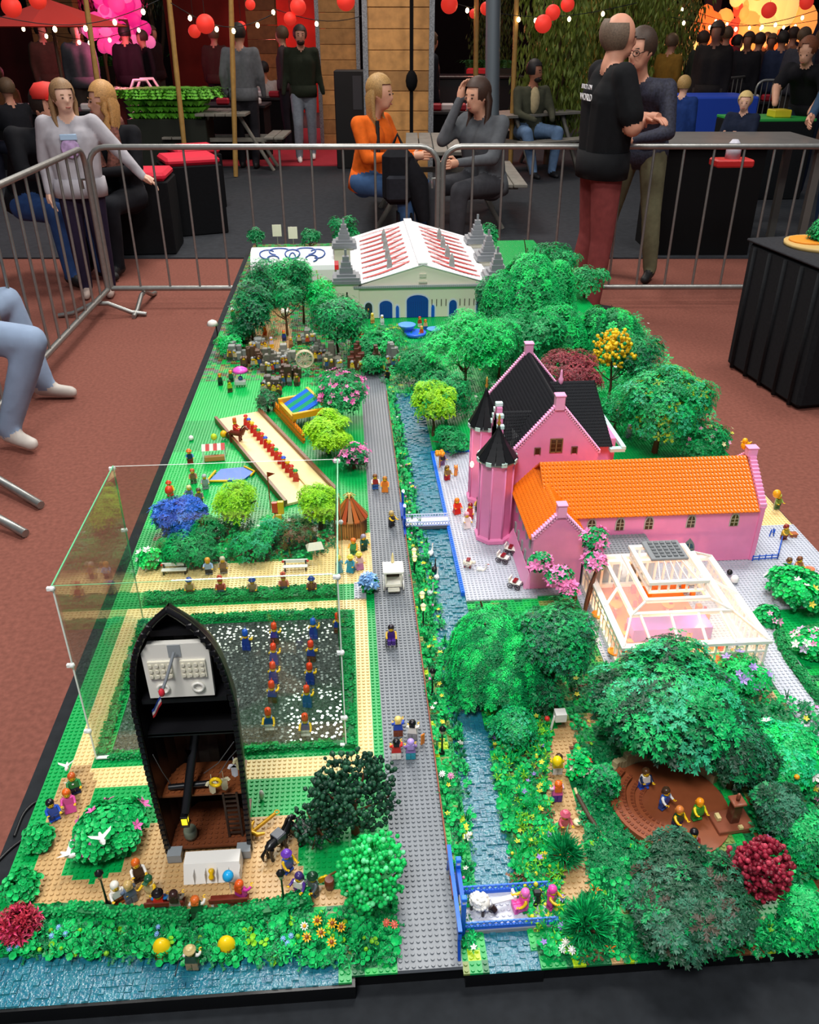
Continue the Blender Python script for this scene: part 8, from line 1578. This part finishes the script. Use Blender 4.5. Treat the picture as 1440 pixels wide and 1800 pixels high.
p = W(835, 228, 0); t = thing('red_bar_chair', 'red-backed bar chair beside the black bar counter', 'chair', (p.x, p.y, .013)); b = MB(); b.bev(-.2, .2, -.03, .03, .7, 1.05, .03); b.build('backrest', mat('c01c28', .5), t); b = MB(); b.bev(-.2, .2, -.03, .35, .62, .68, .02); b.build('seat', mat('c01c28', .5), t)
for x in (-.17, .17):
    for y in (0, .3): b = MB(); b.tube([(x, y, 0), (x, y, .63)], .015, 6); b.build('leg', mat('b8b8bc', .3, metal=.8), t)
def picnic(px, py, label, rz, L_=1.5):
    p = W(px, py, 0); t = thing('picnic_table', label, 'table', (p.x, p.y, .013), rz); m = mat('7d7a72', .7, noise=.2, nscale=10)
    for i in range(5): b = MB(); b.bev(-L_/2, L_/2, -.33+i*.135, -.33+i*.135+.125, .70, .735, .004); b.build('top_board', m, t)
    for s in (-1, 1):
        for i in range(2): b = MB(); b.bev(-L_/2, L_/2, s*.68-.13+i*.135, s*.68-.13+i*.135+.125, .42, .45, .004); b.build('bench_board', m, t)
        b = MB(); x = s*(L_/2-.25); b.tube([(x, -.62, 0), (x, -.2, .70)], .03, 4); b.tube([(x, .62, 0), (x, .2, .70)], .03, 4); b.box(x-.02, x+.02, -.75, .75, .37, .42); b.build('trestle', m, t)
    return t
picnic(770, 385, 'grey wooden picnic table where the two people sit', pi/2-YAW, 1.6); picnic(408, 298, 'weathered picnic bench left of the walkers', 1.5, .9); picnic(925, 300, 'wooden picnic bench under the man in the cap', .5, 1.3)
def tub(px, py, label, w_, h, R, n, seed, col='3f9a2c', hb=.5):
    p = W(px, py, 0); rnd = random.Random(seed); t = thing('fern_planter', label, 'planter', (p.x, p.y, .013), -YAW); b = MB(); b.bev(-w_/2, w_/2, -.25, .25, 0, hb, .01); b.build('planter_box', mat('1a1f16', .6), t); V_ = []; b = MB()
    for i in range(n):
        a = rnd.uniform(0, 6.28); x0_ = rnd.uniform(-w_/2, w_/2)*.9; y0_ = rnd.uniform(-.2, .2); l = R*rnd.uniform(.6, 1.1); d = Vector((cos(a), sin(a)*.8, 0)); q = Vector((-sin(a), cos(a), 0)); P = [Vector((x0_, y0_, hb))+d*l*s+Vector((0, 0, h*(1.6*s-1.25*s*s))) for s in (0, .25, .5, .75, 1)]
        for j in range(4):
            u = P[j+1]-P[j]
            for e in range(3):
                m = P[j]+u*e/3; wd = .055*(1-j*.18)
                for sg in (-1, 1): tip = m+q*sg*wd+u*.25; b.add([m, m+u*.28, tip], [(0, 1, 2)])
    b.build('fern_fronds', mat(col, .5, noise=.3, nscale=8), t, kind='stuff'); return t
tub(312, 300, 'black planter full of bright green ferns behind the stools', 1.05, .72, .50, 480, 1, '6cc436', .66); tub(345, 178, 'fern planter in the background left of the grey-sweater walker', .9, .4, .4, 120, 2, '2f7a22', .9); tub(218, 190, 'fern planter behind the woman with braids', .9, .4, .4, 120, 3, '2f7a22', .9); tub(855, 205, 'fern trough above the black bar counter', 1.0, .3, .35, 90, 4, '2f6a22', .95)
def bigtree(px, py, label, h, R, n, seed, col, top=None, tw=.05, droop=1):
    p = W(px, py, 0); rnd = random.Random(seed); t = thing('potted_tree', label, 'tree', (p.x, p.y, .013)); b = MB(); b.tube([(0, 0, 0), (rnd.uniform(-.1, .1), 0, h*.4), (rnd.uniform(-.15, .15), 0, h*.8)], [tw, tw*.8, tw*.5], 7); b.tube([(0, 0, h*.3), (.15, 0, h*.5), (.3, 0, h*.85)], [tw*.6, tw*.5, tw*.3], 6); b.build('trunk', mat('5a4632', .7), t); b = MB()
    for i in range(n):
        a = rnd.uniform(0, 6.28); k = sqrt(rnd.random())*R; z = h*rnd.uniform(.25 if droop > 1 else .7, 1.05); c = Vector((cos(a)*k, sin(a)*k, z))
        for j in range(5):
            e = c+Vector((rnd.uniform(-.16, .16), rnd.uniform(-.16, .16), rnd.uniform(-.3, .05))); l = Vector((rnd.uniform(-.05, .05), rnd.uniform(-.05, .05), -.12)); q = Vector((rnd.uniform(-1, 1), rnd.uniform(-1, 1), 0)).normalized()*.016; b.add([e, e+l*.5+q, e+l, e+l*.5-q], [(0, 1, 2, 3)])
    b.build('foliage', mat(col, .55, noise=.4, nscale=3), t, kind='stuff'); return t
bigtree(1060, 262, 'tall feathery weeping bamboo behind the two standing men', 2.6, .95, 1900, 4, '6c7f2e', droop=2); bigtree(960, 290, 'feathery bamboo to the left of the man in black t-shirt', 2.2, .45, 700, 5, '66792c', droop=2); bigtree(862, 190, 'slender dark bamboo beside the grey steel post', 3.0, .5, 500, 6, '3f5a26', droop=2); bigtree(292, 190, 'potted tree with twisted trunk behind the ferns', 3.0, .9, 300, 7, '2a3a1c', tw=.09); bigtree(1160, 235, 'weeping bamboo on the right flank of the men', 2.9, .5, 600, 8, '5c7030', droop=2)
bigtree(200, 200, 'pink-lit blossom tree left of the bamboo pole', 3.3, 1.0, 900, 9, 'e84a8e', tw=.05)
for i, (x, y, x2, y2, lab) in enumerate(((170, 135, 145, -40, 'bamboo pole right of the red parasol'), (315, 170, 293, -40, 'bamboo pole rising from the ferns'), (412, 215, 405, -40, 'bamboo pole left of the grey-sweater walker'), (836, 158, 838, -40, 'bamboo pole above the bar counter'), (902, 165, 910, -40, 'bamboo pole left of the bamboo thicket'))):
    P0, P1 = D(x, y, 11.5+i*.2), D(x2, y2, 11.5+i*.2); P0b = P0+(P0-P1).normalized()*max(0, (P0.z-.02)/max(.2, (P1-P0).normalized().z)); b = MB(); n = 9; pp = [(P0b.lerp(P1, k/n)-P0b) for k in range(n+1)]; b.tube(pp, [.034 if k % 2 else .030 for k in range(n+1)], 7); tag(b.build('bamboo_pole', mat('b08a4c', .5, noise=.15, nscale=20), None, tuple(P0b)), lab, 'pole')
P0, P1 = D(872, 165, 11), D(868, -40, 11); b = MB(); b.tube([(0, 0, -1.2), P1-P0], .085, 8); tag(b.build('steel_post', mat('6c7880', .5, metal=.3), None, tuple(P0)), 'pale grey steel post right of the bar', 'post')
# parasol, lanterns, bulbs
p = D(92, 45, 12.5); t = thing('red_parasol', 'wide red parasol at the top left', 'parasol', (p.x, p.y, .013)); zt = p.z+.0
for k in range(8):
    a0, a1 = 2*pi*k/8, 2*pi*(k+1)/8; b = MB(); R = .95; q = [(0, 0, zt+.28), (cos(a0)*R, sin(a0)*R, zt-.02), (cos(a1)*R, sin(a1)*R, zt-.02)]; b.add(q+[(v[0]*.98, v[1]*.98, v[2]-.012) for v in q], [(0, 1, 2), (5, 4, 3), (0, 3, 4, 1), (1, 4, 5, 2), (2, 5, 3, 0)]); b.build('canopy_panel', mat('d8382c', .6), t)
b = MB(); b.tube([(0, 0, 0), (0, 0, zt+.32)], .025, 8); b.build('pole', mat('6a5040', .5), t)
def lantern(px, py, r_px, d, label):
    p = D(px, py, d); r = r_px*depth(p)/FPX; t = thing('paper_lantern', label, 'lantern', tuple(p), 0, 'red paper lanterns'); b = MB(); b.lathe([(r*sin(pi*k/12)+1e-6, -r*cos(pi*k/12)*.97) for k in range(13)], 20); b.build('paper_globe', mat('e03428', .6, emit=.45), t); b = MB(); b.tube([(0, 0, r*.9), (0, 0, r+.9)], .004, 4); b.build('cord', mat('202020'), t)
for x, y, r, d, l in ((20, 12, 17, 11, 'large red lantern in the top left corner'), (66, 0, 15, 11, 'red lantern cut by the top edge, left'), (361, 42, 16, 10.5, 'bright red lantern left of the grey-sweater walker'), (342, 55, 11, 13, 'dimmer red lantern behind the bright one'), (524, 12, 14, 11, 'upper red lantern above the green-jacket walker'), (510, 33, 11, 11, 'lower red lantern above the green-jacket walker'), (608, 2, 16, 10.5, 'red lantern cut by the top edge above the narrow pillar'), (955, 42, 15, 9.5, 'orange-red lantern in front of the bamboo thicket'), (972, 22, 13, 10, 'red lantern behind the orange-red one'), (998, 8, 12, 10, 'red lantern at the top edge by the bamboo'), (855, 15, 11, 12, 'red lantern above the bar counter'), (833, 24, 8, 13, 'small red lantern above the bar counter'), (790, 8, 15, 12, 'red lantern beside the wide pillar'), (424, 47, 9, 14, 'small red lantern above the walkers'), (440, 8, 9, 12, 'red lantern at the top edge above the grey-sweater man'), (1352, 18, 13, 16, 'pale red lantern at the upper right'), (1418, 4, 12, 15, 'pinkish lantern at the top right corner')): lantern(x, y, r, d, l)
r = random.Random(21); cabm = mat('15151a', .5)
for si, (x0_, y0_, x1_, y1_, d, n) in enumerate(((-20, 25, 300, -10, 10, 5), (300, 5, 480, 25, 11, 4), (480, 15, 700, 0, 12, 3), (760, -5, 1120, 5, 12, 6), (1180, 30, 1460, 10, 14, 6), (40, 45, 260, 40, 13, 6), (1200, 12, 1440, 35, 17, 7))):
    A_, B_ = D(x0_, y0_, d), D(x1_, y1_, d+.5); t = thing('string_lights', 'string of warm bulbs '+['at the top left in front of the parasol', 'above the ferns', 'above the green-jacket walker', 'above the bar and bamboo', 'in front of the glowing rocks', 'behind the red parasol', 'far behind at the upper right'][si], 'string lights', tuple(A_)); b = MB(); pp = [(A_.lerp(B_, k/12)-A_)-Vector((0, 0, .18*sin(pi*k/12))) for k in range(13)]; b.tube(pp, .006, 4); b.build('cord', cabm, t)
    for i in range(n): q = pp[min(12, int(12*(i+r.random())/n))]; b = MB(); b.ball(q-Vector((0, 0, .04)), .022, 0, 8, 6, sc=(1, 1, 1.3)); b.build('bulb', glow('ffdca0', 14), t)
# glowing pink tree and orange rocks far behind, the lamps that light them
for nm, lab, px, py, d, R, n, cols, seed in (('pink_blossom_sculpture', 'pink glowing blossom sculpture at the upper left', 205, 35, 17, .55, 90, ['ff4a9a', 'ff7ab8', 'e8288a'], 1), ('glowing_rock', 'orange glowing rock sculpture at the upper right', 1318, 40, 20, 1.1, 70, ['ff6a2a', 'ff9a4a', 'e8402a', 'f2c070'], 2)):
    p = D(px, py, d); t = thing(nm, lab, 'sculpture', (p.x, p.y, .013)); rr = random.Random(seed)
    for ci, c in enumerate(cols):
        b = MB()
        for i in range(n//len(cols)):
            z = rr.uniform(p.z-.75, p.z+.7) if seed == 2 else rr.uniform(p.z-.45, p.z+.5); k = R*rr.uniform(.0, 1); s_ = rr.uniform(.08, .30 if seed == 2 else .15); b.ball((rr.uniform(-k, k), rr.uniform(-.3, .3), z), s_, 0, 8, 6, sc=(1, .6, rr.uniform(.8, 1.8) if seed == 2 else 1))
        b.build('lit_lobe', glow(c, .8 if seed == 2 else .45), t, kind='stuff')
    b = MB(); b.tube([(0, 0, 0), (.1, 0, p.z)], [.3, .15], 8); b.build('trunk', mat('5a2a20', .7), t)
def pl_(name, loc, e, c, r=.15): l = bpy.data.lights.new(name, 'POINT'); l.energy = e; l.color = c; l.shadow_soft_size = r; link(name+'_light', l, None, loc)
pl_('red_glow', tuple(D(200, 60, 15)), 60, (1, .15, .3)); pl_('orange_glow', tuple(D(1310, 70, 18)), 140, (1, .35, .12)); pl_('red_hall_glow', tuple(D(480, 60, 20)), 120, (1, .2, .15)); pl_('red_bar_glow', tuple(D(840, 60, 15)), 40, (1, .2, .12))
def back(px0, px1, y0_, y1_, d, label, col, nm='backdrop_panel'):
    a, c = D(px0, y1_, d), D(px1, y0_, d); t = MB(); w_ = (Vector((c.x, c.y))-Vector((a.x, a.y))).length; t.box(0, w_, 0, .1, 0, max(.3, c.z)); o = t.build(nm, cloth(col, .4, 1.5), None, (a.x, a.y, .012), -YAW); tag(o, label, 'panel')
back(0, 150, 20, 200, 21, 'dark red drape far behind at the left', '3a1516'); back(310, 480, 0, 190, 22, 'maroon drape far behind the walkers', '4a1c18'); back(480, 570, 0, 190, 21.5, 'red drape behind the man in the green jacket', '7a2420'); back(1215, 1270, 0, 180, 22, 'grey wall panel left of the glowing rock', '4a4048'); back(1380, 1470, 25, 180, 23, 'blue-grey wall panel at the far upper right', '3a3c50')
# far barriers and blue play cube
barrier('far crowd barrier at an angle beyond the counter, left', W(1205, 268, .13), W(1300, 245, .13), nb=12); barrier('far crowd barrier beyond the blond child, right', W(1310, 262, .13), W(1390, 262, .13), nb=9)
p = D(1265, 240, 12); t = MB(); t.bev(-.45, .45, 0, .8, 0, .95, .02); tag(t.build('blue_block', mat('1f4ac0', .6), None, (p.x, p.y, .0125)), 'large blue play block behind the far barriers', 'block')
p = D(1345, 245, 10.2); t = thing('far_table', 'small far table with green and yellow toy landscape', 'table', (p.x+.1, p.y, .0125)); b = MB(); b.bev(-.45, .45, 0, .6, 0, .82, .01); b.build('black_skirt', BLK, t); b = MB(); b.bev(-.45, .45, 0, .6, .82, .85, .005); b.build('green_board', mat('2fa84a', .5), t); b = MB(); b.bev(.0, .2, .1, .3, .85, .93, .01); b.build('yellow_block', mat('e0d02a', .5), t)
# tables with red goods and seated crowd in the dim background
cr = random.Random(31); seats = [(25, 200, 11, '15161c', 'dim seated figure in black at the far left table'), (150, 160, 15, '4a4a50', 'grey-clad figure standing behind the plank panel'), (8, 190, 13, '6a4a30', 'dim figure at the left edge behind the table'), (232, 150, 16, '1a1218', 'dark silhouette in front of the pink blossom glow, left'), (262, 150, 16.5, '1a1218', 'dark silhouette in front of the pink blossom glow, right'), (505, 190, 15, '3a3034', 'dim figure seated behind the green-jacket walker'), (470, 190, 15.5, 'b0a8a4', 'pale-clothed figure seated behind the walkers'), (385, 160, 17, '3a2420', 'dim figure standing beyond the fern planter'), (755, 200, 13, '1a1c24', 'dim figure leaning at the black bar'), (1222, 160, 15, '3a4038', 'dark crowd figure nearest the bamboo'), (1240, 190, 13, '201c1c', 'seated dark-haired figure looking left below the glowing rock'), (1262, 165, 16, '8a3038', 'crowd figure in dull red before the glowing rock'), (1280, 165, 16, 'c02838', 'crowd figure in bright red before the glowing rock'), (1300, 165, 15, '1a1a20', 'crowd figure in black left of the lit table'), (1318, 165, 15.5, '2a2024', 'crowd figure in dark brown behind the lit table'), (1340, 165, 16, '241c20', 'crowd figure in charcoal behind the lit table'), (1358, 165, 15, '28304a', 'crowd figure in navy right of the lit table'), (1375, 160, 16, '8a5a44', 'crowd figure in tan at the right'), (1392, 170, 14, '3a3a44', 'grey-haired crowd figure at the right'), (1425, 160, 15, '2a2430', 'crowd figure in dark violet near the right edge'), (1255, 165, 17.5, '4a2a24', 'far crowd figure in brown behind the others'), (1330, 165, 18.5, '5a3a2a', 'farthest crowd figure under the glowing rock'), (95, 180, 16, '3a2a20', 'dim figure between drape and plank panel'), (280, 165, 18, '241418', 'small far silhouette right of the pink glow'), (1165, 190, 14, '7a5a20', 'dim figure in mustard seen through the bamboo')]
for x, y, d, c, lab in seats:
    g = D(x, y, d); s_ = cr.random() < .3; person(lab, (g.x, g.y), cr.uniform(-3, 3), pose(SIT) if s_ and x < 600 else pose(), c, cr.choice(['1c1c24', '2a2c3a', '3a3430']), cr.choice(['b07a64', 'c08a70', '8a5a48']), cr.choice(['1c1412', '3a261c', '5a4430']), h=cr.uniform(1.62, 1.82), vox=.035, z=.013)
for i, (x, y, d, w_, lab) in enumerate(((60, 165, 12.5, 1.6, 'long black table with red goods at the far left'), (360, 165, 13.5, 1.7, 'long black table with red goods beyond the ferns'), (470, 180, 15, 1.0, 'black table behind the walkers'), (800, 170, 12.5, .8, 'dark table by the plank pillar'), (1345, 160, 14.2, 1.0, 'low black table in front of the crowd at the right'))):
    g = D(x, y, d); t = thing('banquet_table', lab, 'table', (g.x, g.y, .013), -YAW); b = MB(); b.bev(-w_/2, w_/2, 0, .7, .70, .74, .005); b.build('tabletop', mat('1c1a1e', .4), t); b = MB(); b.box(-w_/2+.03, w_/2-.03, .03, .67, 0, .70); b.build('cloth', cloth('0e0d10'), t)
    for j in range(4): b = MB(); q = -w_/2+.15+j*(w_-.3)/3; b.bev(-.09, .09, -.05, .06, 0, .09, .02); tag(b.build('red_goods_box', mat('b01c30' if j % 2 == 0 else 'd8d0d0', .5), None, (g.x+q*cos(YAW), g.y+.12-q*sin(YAW), .754), -YAW), ['far-left', 'left-centre', 'right-centre', 'far-right'][j]+(' red' if j % 2 == 0 else ' white')+' box on the '+lab, 'box')
# white chairs with curved backs
for x, y, d, lab in ((140, 170, 15, 'white curved-back chair behind the girl'), (256, 170, 15, 'white curved-back chair left of the twisted tree'), (268, 170, 15.4, 'second white curved-back chair left of the twisted tree')):
    g = D(x, y, d); t = thing('white_chair', lab, 'chair', (g.x, g.y, .013), .4); b = MB(); b.tube([(-.18, .2, .45), (-.2, .24, .8), (-.1, .26, .98), (.1, .26, .98), (.2, .24, .8), (.18, .2, .45)], .025, 7); b.build('back_hoop', mat('d8d4d0', .4), t); b = MB(); b.bev(-.2, .2, -.2, .22, .43, .47, .01); b.build('seat', mat('d8d4d0', .4), t)
    for x_ in (-.17, .17):
        for y_ in (-.17, .19): b = MB(); b.tube([(x_, y_, 0), (x_, y_, .44)], .016, 6); b.build('leg', mat('d8d4d0', .4), t)
